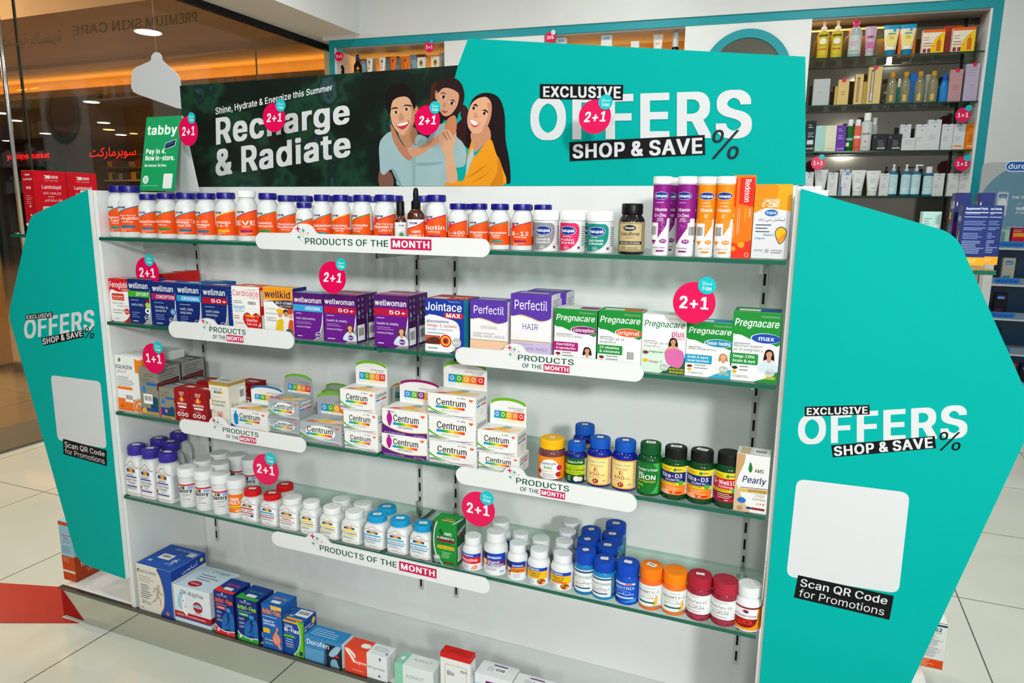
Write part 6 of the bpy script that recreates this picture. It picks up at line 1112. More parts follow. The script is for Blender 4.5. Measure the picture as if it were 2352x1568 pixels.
carton('large cream and blue carton with running figure, far left of the base shelf', 321.5, 400.6, 1400, 1422, 1292, ZB, .13, 'e4e0d2', [('s', [(.62, 0), (.72, .2), (.75, .5), (.68, .8), (.60, 1), (1, 1), (1, 0)], 'd8942a'), ('s', [(.64, 0), (.74, .2), (.77, .5), (.70, .8), (.62, 1), (1, 1), (1, 0)], '1c4fae'), T('ARTICOMINE', .12, .58, .83, .055, '1c2c6a', 'r'), ('e', .07, .86, .045, .04, '3a5a9c'), ('e', .09, .85, .03, .03, 'd8d23a'), ('l', .06, .5, .74, 3, .05, 'b0aca0'), ('l', .1, .4, .56, 3, .045, '555a6a'), ('l', .08, .42, .42, 4, .045, '555a6a'), T('30', .1, .2, .17, .07, '2a3a8a', 'b'), ('l', .22, .4, .2, 2, .04, '8a8a8a'), ('e', .1, .07, .02, .015, 'c8342a')]+RUN(.58, .34, .95, 'b8b09a')+[('s', [(.78, .08), (.84, .12), (.88, .06), (.82, .03)], 'd8742a')],
    [T('ARTICOMINE', .3, .95, .82, .07, 'c4d4ee', 'r'), ('p', [(.22, .38), (.56, .38), (.56, .6), (.22, .6)], 'eceef0'), ('bar', .24, .4, .54, .58), Rr(.75, .68, .95, .84, 'dfe4ea'), T('30', .12, .22, .2, .07, 'e8eef8', 'k')]+[(k[0], [(u*.55+.38, v*.6+.05) for u, v in k[1]], k[2]) if k[0] == 's' else ('e', k[1]*.55+.38, k[2]*.6+.05, k[3]*.5, k[4]*.5, k[5]) for k in RUN(.62, .4, 1.1, 'd6d2c6')],
    [Rr(0, .78, 1, 1, '123c9c'), ('t', 'أرتيكومين', .3, .75, .83, .07, 'e8eef8', 'a'), ('e', .88, .89, .05, .04, 'd8d23a'), ('l', .1, .9, .66, 12, .045, '8a8a86')], colt='1c56b4', colr='dcdad2', grp=GZ)
carton('pale blue and white joint health carton with red band, second on the base shelf', 404, 486, 1424, 1447, 1341, ZB, .12, 'e4ebf0', [Rr(0, 0, 1, .1, 'd8e6f0'), Rr(0, .1, 1, .13, '1c4f9c'), Rr(0, .13, 1, .29, 'b41a28'), T('FORTIGEL The Joint Health Revolution', .05, .85, .18, .045, 'f2dcdc', 'b'), ('s', [(.12, .4), (.1, .6), (.2, .85), (.32, .6), (.28, .35)], 'a8d0e8'), ('s', [(.24, .3), (.22, .5), (.24, .7), (.3, .78), (.34, .68), (.31, .5), (.34, .36), (.36, .22)], 'f2f6f8'), ('e', .29, .82, .03, .045, 'f2f6f8'), ('e', .27, .62, .015, .02, 'd8302a'), ('e', .31, .45, .015, .02, 'd8302a'), T('CH-', .2, .40, .80, .11, '24408c', 'bi'), T('Alpha', .41, .82, .80, .11, '4a5a6c', 'r'), ('e', .66, .52, .13, .15, 'b41a28'), Rr(.54, .5, .76, .57, 'a8c8e0'), ('e', .66, .57, .06, .04, '8ab0d0'), ('l', .56, .8, .33, 1, .05, '8a9aa8')],
    [T('CH-Alpha', .4, .85, .80, .1, '4a5a6c', 'i'), ('l', .25, .8, .62, 3, .1, '6a7a8c'), ('e', .42, .22, .17, .12, 'b8202a'), T('FORTIGEL', .3, .54, .2, .05, 'f0dcdc', 'b')], [Rr(0, .13, 1, .29, '8a1a24'), ('l', .2, .8, .8, 6, .06, 'b8bcc0')], colt='cfe2ee', colr='e2e4e4', grp=GZ)
def af(lab, x0, x1, yb, yb1, yt, c1, c2, acc, nm, d=.07, third=False):
    if third: it = [Rr(0, 0, 1, 1, '1a62b4'), ('p', [(.5, .9), (1, .92), (1, 1), (.45, 1)], 'f0c04a'), T('Arthri-Flex', .03, .97, .78, .13, 'd8301c', 'k'), T('Arthri-Flex', .05, .95, .79, .105, 'f6a81c', 'b'), ('l', .05, .8, .72, 1, .04, 'cfe0f4'), T('Support for', .06, .62, .6, .055, 'f0f4fa', 'b'), T('Joint Health', .06, .66, .53, .055, 'f0f4fa', 'b'), ('R', .04, .34, .38, .45, .03, 'f2c01c'), ('e', .7, .24, .22, .15, 'e04a2a'), ('e', .7, .24, .17, .115, 'f2a08a'), ('s', [(.6, .34), (.72, .42), (.8, .2), (.92, .06), (.8, .04), (.66, .2)], 'd89a7c'), ('s', [(.68, .44), (.74, .54), (.8, .48), (.76, .42)], 'f08a4a'), T('110 Tablets', .1, .52, .17, .04, 'dfe8f4', 'b'), Rr(.1, .1, .5, .115, 'd8e04a')]
    else: it = [Rr(0, 0, 1, 1, '142a78'), T('CENTURY', .18, .72, .89, .045, 'cfd8ee', 'r'), ('s', [(.4, .95), (.45, .985), (.5, .95)], 'cfd8ee'), T('Arthri-Flex', .05, .97, .735, .115, c2, 'k'), T('Arthri-Flex', .07, .95, .745, .095, c1, 'b'), ('l', .08, .8, .69, 1, .035, 'b8c4e4'), ('p', [(.1, .59), (.58, .59), (.6, .66), (.1, .66)], acc), T('TURMERIC', .16, .54, .605, .035, 'f4ecec', 'bi'), ('e', .72, .6, .12, .05, '2a9ad8'), ('l', .1, .4, .52, 2, .03, 'e0e6f2'), ('l', .1, .4, .42, 2, .03, 'e0e6f2'), ('l', .1, .4, .33, 2, .03, 'e0e6f2'), ('s', [(.35, .1), (.4, .4), (.7, .55), (.98, .5), (.98, .12), (.7, .16)], '1c6ab8')]+RUN(.7, .3, .82, '0f1c4c')+[('s', [(0, 0), (0, .2), (.15, .14), (.5, .09), (1, .12), (1, 0)], 'f2f4f4'), ('s', [(0, 0), (0, .17), (.15, .12), (.5, .07), (1, .1), (1, 0)], acc), ('e', .14, .08, .06, .03, 'f4f0f0'), T('90', .6, .72, .035, .035, 'f4f0f0', 'b')]
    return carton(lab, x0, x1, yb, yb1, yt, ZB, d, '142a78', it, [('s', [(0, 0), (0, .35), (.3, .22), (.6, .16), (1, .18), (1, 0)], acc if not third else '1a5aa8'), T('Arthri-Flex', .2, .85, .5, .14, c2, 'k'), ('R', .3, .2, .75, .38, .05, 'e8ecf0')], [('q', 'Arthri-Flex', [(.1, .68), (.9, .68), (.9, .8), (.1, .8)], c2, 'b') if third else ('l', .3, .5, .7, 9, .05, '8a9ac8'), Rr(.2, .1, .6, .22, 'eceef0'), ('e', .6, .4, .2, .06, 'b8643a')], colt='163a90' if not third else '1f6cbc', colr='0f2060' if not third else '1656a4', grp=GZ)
af('navy and red joint carton with orange lettering and running figure', 497, 540.5, 1451, 1463, 1354, 'f5761c', 'd8301c', 'e8342c', 'r')
af('navy and green joint carton with lime lettering and running figure', 548, 594.7, 1471, 1483, 1370, 'b8e02a', '2a9a2c', '2fa836', 'g')
af('bright blue joint carton with glowing knee picture', 605.6, 651, 1486, 1501, 1384, '', 'f0801c', '', 'b', .065, True)
carton('blue and lime carton with white Bi-Flex lettering'.replace('Bi-Flex', 'bold'), 654, 697.7, 1502, 1514, 1419, ZB, .06, '14479c', [('s', [(.5, 0), (.72, .2), (.84, .5), (.82, .8), (.7, 1), (1, 1), (1, 0)], 'eceee8'), ('s', [(.54, 0), (.76, .2), (.88, .5), (.86, .8), (.74, 1), (1, 1), (1, 0)], '6ac01e'), Rr(0, .92, .8, .98, 'f0a81c'), T('Osteo', .1, .48, .78, .08, 'f0f4fa', 'b'), T('Bi-Flex', .06, .82, .65, .11, 'f4f6fa', 'k'), ('l', .1, .6, .6, 1, .03, '8ab0e0'), ('p', [(0, .48), (.62, .5), (.56, .57), (0, .55)], '5ab81e'), ('l', .1, .6, .42, 3, .07, 'c0d4f0'), T('EASY', .14, .5, .2, .05, 'd8d84a', 'b'), Rr(.8, .04, .97, .16, '143a7c')], [Rr(.1, .05, .9, .2, 'f0a81c'), ('bar', .3, .4, .95, .9), T('30', .1, .3, .28, .1, 'eef2f8', 'b')], [Rr(0, 0, .1, 1, '6ac01e'), T('Osteo', .15, .6, .78, .05, 'f0f4fa', 'b'), T('Bi-Flex', .15, .8, .68, .07, 'f4f6fa', 'b'), ('e', .78, .84, .13, .09, 'e8c03a'), Rr(.15, .6, .8, .64, '5ab81e')], colt='1c62b0', colr='123f90', grp=GZ)
carton('light blue carton with knee X-ray picture', 701, 786.6, 1516, 1542, 1456, ZB, .05, '3f86bc', [Rr(0, 0, .58, .5, '5a9cc8'), Rr(.56, 0, 1, .86, '16212b'), ('p', [(.5, .0), (.58, 0), (.58, .86), (.56, .86)], '2c5c82'), ('s', [(.66, .42), (.7, .6), (.84, .84), (.98, .86), (.9, .6), (.78, .4)], '9cc0d8'), ('s', [(.7, .0), (.72, .26), (.84, .32), (.9, .1), (.92, 0)], '7fa8c4'), ('s', [(.78, .42), (.84, .5), (.92, .46), (.88, .4)], 'd8302c'), T('Dorofen', .07, .66, .66, .2, 'eef4f8', 'b')], [('l', .1, .8, .7, 4, .16, 'a8cce4')], [('l', .4, .6, .8, 5, .1, '999')], colt='2f86c8', colr='e6e8e4', grp=GZ)
carton('orange and white leg cramps carton with white leg drawing', 793, 889.5, 1541, 1569, 1484, ZB, .045, 'e4e8e8', [Rr(0, 0, .53, 1, 'e8452a'), ('s', [(.02, .98), (.1, .9), (.2, .66), (.24, .5), (.2, .48), (.12, .68), (.03, .86)], 'f2ece8'), ('s', [(.06, 1), (.16, .92), (.26, .76), (.24, .62), (.21, .72), (.12, .88)], 'f2ece8'), T('Magnox', .2, .52, .44, .12, 'f6eeea', 'b'), T('Anti Leg Cramps', .54, .94, .42, .09, '3a5a6c', 'r'), ('l', .18, .5, .14, 1, .06, 'f0c8bc'), ('p', [(.78, .14), (.86, .14), (.82, .24)], '1c6a5a'), ('R', .82, .8, .86, .92, .03, '2a5aa0')], [Rr(0, 0, .53, 1, 'e8452a'), ('R', .3, .3, .52, .7, .2, 'f2f0ee'), ('l', .6, .95, .7, 3, .14, '9aa4a8'), ('e', .94, .3, .02, .1, '5a6ab0')], [('l', .4, .6, .8, 6, .1, 'aaa')], colt='e4e8e8', colr='d8dad6', grp=GZ)
carton('white carton with mint green end band', 907, 995, 1575, 1601, 1521, ZB, .05, 'e0e8e4', [Rr(0, 0, .22, 1, '8fcdb4'), T('ALERACT', .3, .76, .5, .14, '8a9896', 'r'), ('e', .46, .1, .16, .25, 'd4e0dc'), ('e', .46, .1, .15, .235, 'e0e8e4')], [Rr(0, 0, .22, 1, '8fcdb4'), T('ALERACT', .36, .82, .55, .16, '8a9896', 'r'), ('e', .1, .5, .05, .14, 'e6f2ec')], (), colt='e2e9e6', colr='d4dad6', grp=GZ)
carton('white carton with bright red lid and thin red frame', 1012, 1080, 1604, 1624, 1496, ZB, .03, 'e6e8e4', [Rr(0, .9, 1, 1, 'd0201e'), Rr(.16, .1, .88, .78, 'c8443c'), Rr(.17, .107, .87, .773, 'e6e8e4'), T('Bio', .24, .46, .56, .09, '2a2a2e', 'b'), T('9H', .68, .86, .66, .06, '3a3a3e', 'b'), ('l', .24, .6, .34, 3, .05, 'c07a74')], [Rr(0, 0, 1, 1, 'd0201e'), T('Bio Magnesium', .26, .74, .4, .2, '5a1414', 'r')], [Rr(0, .9, 1, 1, 'd0201e'), ('q', '9H', [(.3, .6), (.3, .75), (.6, .75), (.6, .6)], '333', 'r')], colt='d0201e', colr='dfe1dc', grp=GZ)
cx_ = carton('white carton with purple strip and barcode, left of the last two', 1090, 1174, 1618, 1640, 1544, ZB, .055, 'e6e9ec', [('R', .3, .74, .66, .84, .04, '7a2a7c'), ('l', .0, .3, .7, 10, .06, '8ab8e0')], [('l', .24, .6, .6, 3, .1, '9a9a9a'), ('bar', .42, .36, .74, .7), ('R', .34, .78, .72, .86, .03, '7a2a7c')], (), grp=GZ)
cy_ = cx_.copy(); COL.objects.link(cy_); cy_.location = cx_.location+Vector((.1, -.012, -.006+.006)); cy_['label'] = 'white carton with purple strip and barcode, rightmost on the base shelf'
# ---------------------------------------------------------------- shelf-edge signs
M_SIGN = laminate('white_sign_board', 'e2e4e3', 'e7e9e8', .35)
def star(x, y, r, c): 
    P = []
    for i in range(8):
        a = math.radians(45*i+90); q = r if i % 2 == 0 else r*.28; P.append((x+q*math.cos(a), y+q*math.sin(a)))
    return ('p', P, c)
def strip_sign(lab, xl, xr, ytl, ybl, ytr, ybr, bx, bw, btop, txt, Yp=-.0125):
    A_ = at(xl, ytl, 1, Yp); B_ = at(xl, ybl, 1, Yp); C_ = at(xr, ytr, 1, Yp); D_ = at(xr, ybr, 1, Yp)
    z1 = (A_.z+C_.z)/2; z0 = (B_.z+D_.z)/2; x0, x1 = (A_.x+B_.x)/2, (C_.x+D_.x)/2; r = (z1-z0)/2*.98; h = z1-z0; w = x1-x0
    bc = at(bx, btop, 1, Yp); br = (at(bx+bw/2, btop+20, 1, Yp).x-at(bx-bw/2, btop+20, 1, Yp).x)/2; bz = bc.z-z0; cx = bc.x-x0; bh = bz-h
    P = [(r+r*math.cos(math.radians(a)), r+r*math.sin(math.radians(a))*1.0) for a in range(270, 89, -15)]
    P += [(cx-br*1.35, h), (cx-br*1.12, h+bh*.12)]+[(cx+br*math.cos(math.radians(a)), h+bh*(.25+.75*math.sin(math.radians(a)))) for a in range(165, 14, -15)]+[(cx+br*1.12, h+bh*.12), (cx+br*1.35, h)]
    P += [(w-r+r*math.cos(math.radians(a)), r+r*math.sin(math.radians(a))) for a in range(90, -91, -15)]
    g = G(); g.prism(P[::-1], (0, 0, 0), (1, 0, 0), (0, 0, 1), .004, M_SIGN, M('cfd2d0'))
    it = []
    GRN, PK = '14503c', 'c81e54'
    def X(u): return u/w
    s = br/w; sy = br/h
    it += [('e', 0, -5, .001, .001, GRN)]
    items = [star(0, 0, 0, GRN)]
    fl = []
    def add(k): fl.append(k)
    # sparkles in metres
    def st(x, y, q, c): fl.append(('p', [(px/w, py/h) for px, py in [(x+(q if i % 2 == 0 else q*.28)*math.cos(math.radians(45*i+90)), y+(q if i % 2 == 0 else q*.28)*math.sin(math.radians(45*i+90))) for i in range(8)]], c))
    def ln(xa, ya, xb, yb, t, c): fl.append(('p', [(xa/w, (ya-t)/h), (xa/w, (ya+t)/h), (xb/w, yb/h)], c))
    b0 = h+bh*.45
    st(cx-br*.5, b0, br*.33, PK); st(cx-br*.02, b0-br*.12, br*.24, '1f9a80'); st(cx-br*.42, b0-br*.62, br*.24, '1f9a80'); st(cx+br*.42, b0-br*.3, br*.12, PK)
    ln(cx-br*.45, b0-br*.1, cx+br*.5, b0-br*1.1, br*.03, PK); ln(cx+br*.0, b0-br*.2, cx+br*.6, b0-br*.7, br*.015, '1f9a80'); ln(cx-br*.4, b0-br*.7, cx+br*.15, b0-br*1.2, br*.015, '1f9a80')
    tx0 = (at(txt[0], ytl, 1, Yp).x-x0)/w; tx1 = (at(txt[1], ytr, 1, Yp).x-x0)/w
    if txt[2] == 1:
        d = tx1-tx0
        fl += [T('PRODUCTS OF THE', tx0, tx0+d*.675, .38, .36, GRN, 'b'), Rr(tx0+d*.695, .26, tx1, .86, PK), T('MONTH', tx0+d*.71, tx1-d*.015, .38, .36, 'f0f0f0', 'k')]
    else:
        d = tx1-tx0
        fl += [T('PRODUCTS', tx0, tx1, .56, .30, GRN, 'b'), T('OF THE', tx0+d*.08, tx0+d*.44, .18, .22, GRN, 'b'), Rr(tx0+d*.47, .10, tx0+d*.93, .48, PK), T('MONTH', tx0+d*.49, tx0+d*.91, .18, .22, 'f0f0f0', 'k')]
    put(g, fl, w, h, onquad((0, 0, 0), (1, 0, 0), (0, 0, 1)), clip=False)
    return tag(g.build('shelf_edge_sign', None, (x0, Yp, z0)), lab, 'shelf sign', 'products of the month shelf signs')
strip_sign('long white products of the month sign on the top glass shelf', 587, 1125, 532.5, 571, 548, 591, 696, 50, 513, (700, 991, 1))
strip_sign('short white products of the month sign on the second shelf, left', 387.5, 674.5, 739, 777.5, 758, 798, 475, 36, 730.5, (480, 564, 2))
strip_sign('short white products of the month sign on the third shelf, left', 412, 702, 961, 995, 1005, 1039, 500, 38, 957, (510, 594, 2))
strip_sign('long white products of the month sign on the lowest glass shelf', 624.5, 1125, 1223, 1254, 1323, 1362, 728.6, 46, 1224, (733, 1003, 1))
strip_sign('short white products of the month sign on the second shelf, right', 1045.6, 1478.5, 799, 840, 830, 873, 1182, 46, 789, (1190, 1318, 2))
strip_sign('short white products of the month sign on the third shelf, right', 1047, 1463, 1072, 1113, 1131, 1175, 1182, 46, 1072, (1186, 1307, 2))

# ---------------------------------------------------------------- discount discs
PINK, CYN = M('e00a54', .22, coat=.3), M('1cbcc4', .25)
def wobbler(lab, cx, cy, ry, bx, by, br, Yp, txt='2+1', tilt=0, arm=None, rx=None, rz=0, bt=True, P=None, badge=CYN, grp='discount discs on the display unit'):
    C = P or at(cx, cy, 1, Yp); s = dep(C)/FPX; R = ry*s
    t = thing('discount_disc', lab, 'sign', C, rz, grp)
    def disc(x, y, r, m, y0, th=.0008):
        g = G(); g.prism([(x+r*math.cos(a), y+r*math.sin(a)) for a in [-2*math.pi*i/40 for i in range(40)]], (0, y0, 0), (1, 0, 0), (0, 0, 1), th, m); return g
    g = disc(0, 0, R, PINK, 0); st = 'k' if not tilt else 'ki'
    put(g, [T(txt, .16, .84, .36, .28, 'f2e8ee', st)], 2*R, 2*R, onquad((-R, 0, -R), (1, 0, 0), (0, 0, 1))); g.build('disc', t)
    ax = (bx-cx)*s*1.12; az = (cy-by)*s; r2 = br*s
    g = disc(ax, az, r2, badge, -.0012)
    if bt: put(g, [('t', 'مجانا', .24, .78, .54, .2, 'e4f2f4', 'a'), T('Free', .26, .76, .22, .24, 'e4f2f4', 'b')], 2*r2, 2*r2, onquad((ax-r2, -.0012, az-r2), (1, 0, 0), (0, 0, 1)))
    g.build('badge', t)
    if arm:
        g = G(); a = Vector(arm)-C; cz, sz = math.cos(-rz), math.sin(-rz); a = Vector((a.x*cz-a.y*sz, a.x*sz+a.y*cz, a.z))
        n = 8; b0 = Vector((0, .001, -R*.6 if a.z < 0 else R*.6))
        pts = [b0.lerp(a, i/n)+Vector((0, .012*math.sin(math.pi*i/n), 0)) for i in range(n+1)]
        for i in range(n):
            p, q = pts[i], pts[i+1]; w_ = .005; g.add([p+Vector((-w_, 0, 0)), p+Vector((w_, 0, 0)), q+Vector((w_, 0, 0)), q+Vector((-w_, 0, 0))], [(0, 1, 2, 3)], M_CLEAR)
        g.build('clear_arm', t)
    return t
def armpt(px, py, Y): return tuple(at(px, py, 1, Y))
wobbler('pink 2+1 discount disc in front of the left end of the dark banner', 432, 301, 33, 446, 273, 12.5, .035, tilt=1, rz=-.12, arm=armpt(480, 272, .20))
wobbler('pink 2+1 discount disc over the word Recharge on the banner', 629, 270, 32, 648, 244, 14, .20, tilt=1, arm=armpt(655, 236, .285))
wobbler('pink 2+1 discount disc over the printed family on the banner', 981, 276, 33, 1000, 249, 14, .20, tilt=1, arm=armpt(1004, 242, .285))
wobbler('pale pink 2+1 discount disc over the OFFERS lettering on the banner', 1366, 268, 38, 1388, 237, 16.5, .17, tilt=1, arm=armpt(1378, 226, .285))
wobbler('dark pink 2+1 discount disc above the navy cartons, left of the second shelf', 338, 626, 36, 347, 597, 14, .03, arm=armpt(336, 735, .02))
wobbler('pink 2+1 discount disc above the purple cartons on the second shelf', 763, 637, 37, 786, 606, 14, -.012, tilt=1, arm=armpt(752, 690, .012))
wobbler('largest pink 2+1 discount disc above the green pregnancy cartons', 1594, 695, 48, 1618, 654, 20, -.03, arm=armpt(1588, 760, .0))
wobbler('pink 1+1 discount disc on the third shelf in front of the silver cartons', 353, 823, 35, 368, 796, 14, .0, txt='1+1', arm=armpt(356, 880, .02))
wobbler('pink 2+1 discount disc above the red capped bottles on the lowest glass shelf', 610, 1078, 37, 624, 1050, 15, -.01, arm=armpt(612, 1130, .01))
wobbler('pink 2+1 discount disc above the white capped bottles on the lowest glass shelf', 1098, 1169, 42, 1118, 1138, 17, -.015, arm=armpt(1100, 1225, .01))

# ---------------------------------------------------------------- tent card, hanging sign, stock on the two ends
TY = .06
a, b = at(319.6, 427, 1, TY), at(399.4, 430, 1, TY); ztc = ZTOP+.0005; w = b.x-a.x; h = lift(a.x, TY+.03, 268)-ztc
t = thing('tent_card', 'green standing tent card reading Pay in 4 on the unit top', 'sign', ((a.x+b.x)/2, TY, ztc))
U = Vector((1, 0, 0)); dpt = .085
g = G(); Vv = Vector((0, dpt*.5, h)); L = Vv.length
v = [(-w/2, 0, 0), (w/2, 0, 0), (w/2, dpt*.5, h), (-w/2, dpt*.5, h)]
q = onquad((-w/2, 0, 0), (1, 0, 0), tuple(Vv)); bk = [tuple(Vector(p)+Vector((0, .002, 0))) for p in v]
g.add(v+bk, [(0, 1, 2, 3), (7, 6, 5, 4), (0, 3, 7, 4), (1, 5, 6, 2), (2, 6, 7, 3), (0, 4, 5, 1)], M('12985a', .4))
put(g, [T('tabby', .06, .92, .76, .12, 'e4f6ec', 'k'), T('Pay in 4.', .08, .66, .50, .065, 'f2faf6', 'k'), T('Now in-store.', .08, .92, .41, .065, 'f2faf6', 'k'), T('No interest. No fees.', .08, .72, .325, .035, 'e4f4ec', 'k'), ('q', 'tabby', [(.62, .59), (.9, .63), (.92, .665), (.64, .625)], '2a4ab0', 'b'), ('R', .66, .03, .92, .23, .02, 'dfe8e4'), ('e', .15, .15, .085, .055, 'dfeee6'), ('e', .15, .15, .06, .038, 'c4dcd0'), ('l', .08, .56, .065, 1, .02, 'a8d4bf')][:4]+[('p', [(.6, .55), (.9, .6), (.93, .69), (.62, .64)], 'e8ecf4'), ('p', [(.615, .558), (.885, .605), (.915, .682), (.632, .634)], '101a34'), ('q', 'tabby', [(.66, .60), (.86, .635), (.87, .665), (.67, .63)], '3a6ae0', 'b'), ('R', .66, .03, .92, .23, .02, 'dfe8e4'), ('e', .15, .15, .085, .055, 'dfeee6'), ('e', .15, .15, .06, .038, 'b8d4c6'), ('l', .08, .56, .065, 1, .02, 'a8d4bf')], w, L, q)
g.build('front_panel', t)
g = G(); v = [(-w/2, dpt, 0), (w/2, dpt, 0), (w/2, dpt*.5+.002, h), (-w/2, dpt*.5+.002, h)]; bk = [tuple(Vector(p)+Vector((0, .002, 0))) for p in v]
g.add(v+bk, [(0, 1, 2, 3), (7, 6, 5, 4), (0, 3, 7, 4), (1, 5, 6, 2), (2, 6, 7, 3), (0, 4, 5, 1)], M('dfe2e4')); g.build('rear_panel', t)
g = G(); ra, rb = at(414, 262, 1, .21), at(453, 430, 1, .21)
g.prism([(at(399, 431, 1, .21).x, ztc), (rb.x, ztc), (at(418, 266, 1, .21).x, at(418, 266, 1, .21).z), (at(408, 265, 1, .21).x, at(408, 265, 1, .21).z)], (0, .21, 0), (1, 0, 0), (0, 0, 1), .004, M('d8dbdd')); 
tag(g.build('card_support'), 'plain white tapering card standing behind the green tent card', 'card')
HY = .9
def hg(px, py): 
    p = at(px, py, 1, HY); return (p.x, p.z)
hp = [(417, 250), (405, 248), (400, 246), (318, 217), (306, 211), (301, 200), (302, 170), (305, 160), (313, 154), (343, 141), (347, 137), (347, 130), (351, 123), (358, 119), (365, 121), (371, 129), (372, 138), (405, 168), (413, 180), (417, 215)]
o0 = hg(360, 190)
t = thing('hanging_sign', 'plain silver hexagonal sign hanging on a thread left of the banner', 'sign', (o0[0], HY, o0[1]))
g = G(); g.prism([(x-o0[0], z-o0[1]) for x, z in [hg(*p) for p in hp]][::-1], (0, 0, 0), (1, 0, 0), (0, 0, 1), .003, M('d2d6da', .4)); g.build('board', t)
p = hg(359, 124); g = G(); g.tube([(p[0]-o0[0], 0, p[1]-o0[1]), (p[0]-o0[0], 0, CEIL-o0[1])], .0004, M('e8e4da'), 5); g.build('thread', t)
# red hair-loss boxes on the left end shelf
def endbox(lab, X0, X1, Y0, d, z, h, col, front=(), side=(), left=(), top=(), colr=None, colt=None, grp=None, rz=0):
    w = X1-X0; g = G(); g.box(-w/2, w/2, 0, d, 0, h, M(col), M(colt) if colt else None, M(colr) if colr else None, bev=.0007)
    if front: put(g, front, w, h, onquad((-w/2, 0, 0), (1, 0, 0), (0, 0, 1)))
    if side: put(g, side, d, h, onquad((w/2, 0, 0), (0, 1, 0), (0, 0, 1)))
    if left: put(g, left, d, h, onquad((-w/2, d, 0), (0, -1, 0), (0, 0, 1)))
    if top: put(g, top, w, d, onquad((-w/2, 0, h), (1, 0, 0), (0, 1, 0)))
    o = g.build('medicine_carton', None, ((X0+X1)/2, Y0, z+.0004), rz); o['d'] = d; return tag(o, lab, 'box', grp)
q0, q1, q2 = at(75, 391, 0, -.30), at(151, 391, 0, -.30), at(223, 394, 0, -.30); xl = at(47, 392, 1, q0.y).x; zt = q0.z; zb2 = S1
LS = [T('Lambdapil', .22, .82, .72, .055, 'f4e8ea', 'b'), ('p', [(.3, .88), (.38, .9), (.3, .93), (.5, .93), (.5, .88)], 'f2e4e6'), T('ISDIN', .52, .74, .885, .04, 'f2e4e6', 'k'), T('LOVE YOUR SKIN', .3, .74, .84, .018, 'f0c8cc', 'r'), T('ANTI-HAIRLOSS', .24, .80, .63, .035, 'f2dadd', 'r'), ('l', .38, .68, .59, 1, .03, 'f0c8cc'), ('t', 'إيقاف تساقط الشعر', .26, .82, .52, .045, 'f4e8ea', 'a'), ('R', .18, .06, .52, .44, .03, 'd8d6d6'), ('l', .22, .48, .40, 6, .04, '9a9a9c'), T('BUY 1', .62, .96, .33, .06, 'f4eef0', 'k'), T('GET 1', .62, .96, .24, .06, 'f4eef0', 'k')]
LF = [T('ISDIN', .3, .7, .92, .025, 'f0dfe2', 'k'), T('Lambdapil', .14, .86, .85, .03, 'f0dfe2', 'b'), ('e', .4, .73, .09, .025, 'e8a8b0'), ('e', .6, .73, .09, .025, 'e8a8b0'), ('l', .25, .75, .60, 5, .03, 'd88a92'), ('e', .5, .44, .08, .02, 'e8a8b0'), ('e', .5, .3, .08, .02, 'e8a8b0'), Rr(0, .13, 1, .17, 'ece4e4')]
o = endbox('tall red hair loss carton, nearer of two behind the left teal wing', xl, -.30, q0.y, q1.y-q0.y-.002, zb2, zt-zb2, 'b8101c', LF, LS, colr='d8091f', colt='c80f1e', grp='red cartons on the left end shelf')
dup(o, o.location+Vector((0, q1.y-q0.y, 0)), 'tall red hair loss carton, further of two behind the left teal wing')
# wet-skin spray carton on the left of the base
q0 = at(176, 1338, 2, ZP); q1 = at(147.7, 1329, 1, q0.y); zt = lift(q0.x, q0.y, 1203)
endbox('blue and orange spray carton standing on the base behind the left wing', q1.x, q0.x, q0.y, .16, ZP+.0008, zt-ZP, '9cc8dc', [Rr(0, 0, 1, .42, 'd2501c'), Rr(0, .94, 1, 1, 'd2501c'), T('Transparent', .1, .9, .76, .035, 'c8501c', 'b'), T('Spray', .3, .7, .71, .035, 'c8501c', 'b'), T('WET SKIN', .2, .8, .65, .03, '6a9ab0', 'r'), ('l', .1, .85, .57, 4, .03, '6a94a8'), ('l', .1, .85, .38, 3, .03, 'e8a88a'), Rr(0, .14, 1, .18, 'ece6e0')],
    [Rr(0, 0, 1, .42, '9c3a18'), T('Transparent Spray', .12, .95, .22, .07, 'e8e0da', 'b'), T('WET SKIN', .25, .85, .09, .08, 'd88a64', 'r')], colr='8ab4c8')
# dark blue sleep-aid cartons on the right end shelf
q0 = at(2197, 609, 2, SRZ); q1 = at(2258, 612, 1, q0.y); hh = lift(q0.x, q0.y, 471)-SRZ
UF = [Rr(0, 0, 1, .14, 'f2a41c'), T('Supplement Facts', .1, .9, .925, .035, 'dfe6f4', 'k'), Rr(.08, .87, .94, .885, 'cfd8ec'), Rr(.08, .80, .94, .81, 'cfd8ec'), ('l', .1, .9, .85, 1, .03, '8fa4d0'), ('l', .08, .94, .73, 3, .028, '7f9ad4'), ('l', .08, .94, .62, 2, .028, '9fb4e0'), ('l', .08, .94, .53, 4, .028, '8fa8dc'), ('l', .08, .94, .40, 8, .028, 'a8bce4'), ('l', .08, .8, .09, 2, .035, 'f8d890')]
UL = [Rr(0, 0, 1, .15, 'e0921a'), T('Nighty', .15, .85, .74, .09, 'd8dcea', 'b'), ('s', [(.4, .38), (.5, .5), (.6, .44), (.62, .36)], 'e4e4ea'), ('s', [(.56, .5), (.66, .58), (.7, .52)], 'e8a82a'), Rr(.2, .29, .8, .32, 'f2a41c'), ('l', .3, .7, .4, 2, .03, '8a94b4')]
o = endbox('dark blue carton with supplement facts panel, front left on the right end shelf', q0.x, q1.x, q0.y, .05, SRZ, hh, '15296e', UF, (), UL, grp='dark blue cartons on the right end shelf')
dup(o, o.location+Vector((.036, .0525, 0)), 'dark blue carton with supplement facts panel, front right on the right end shelf')
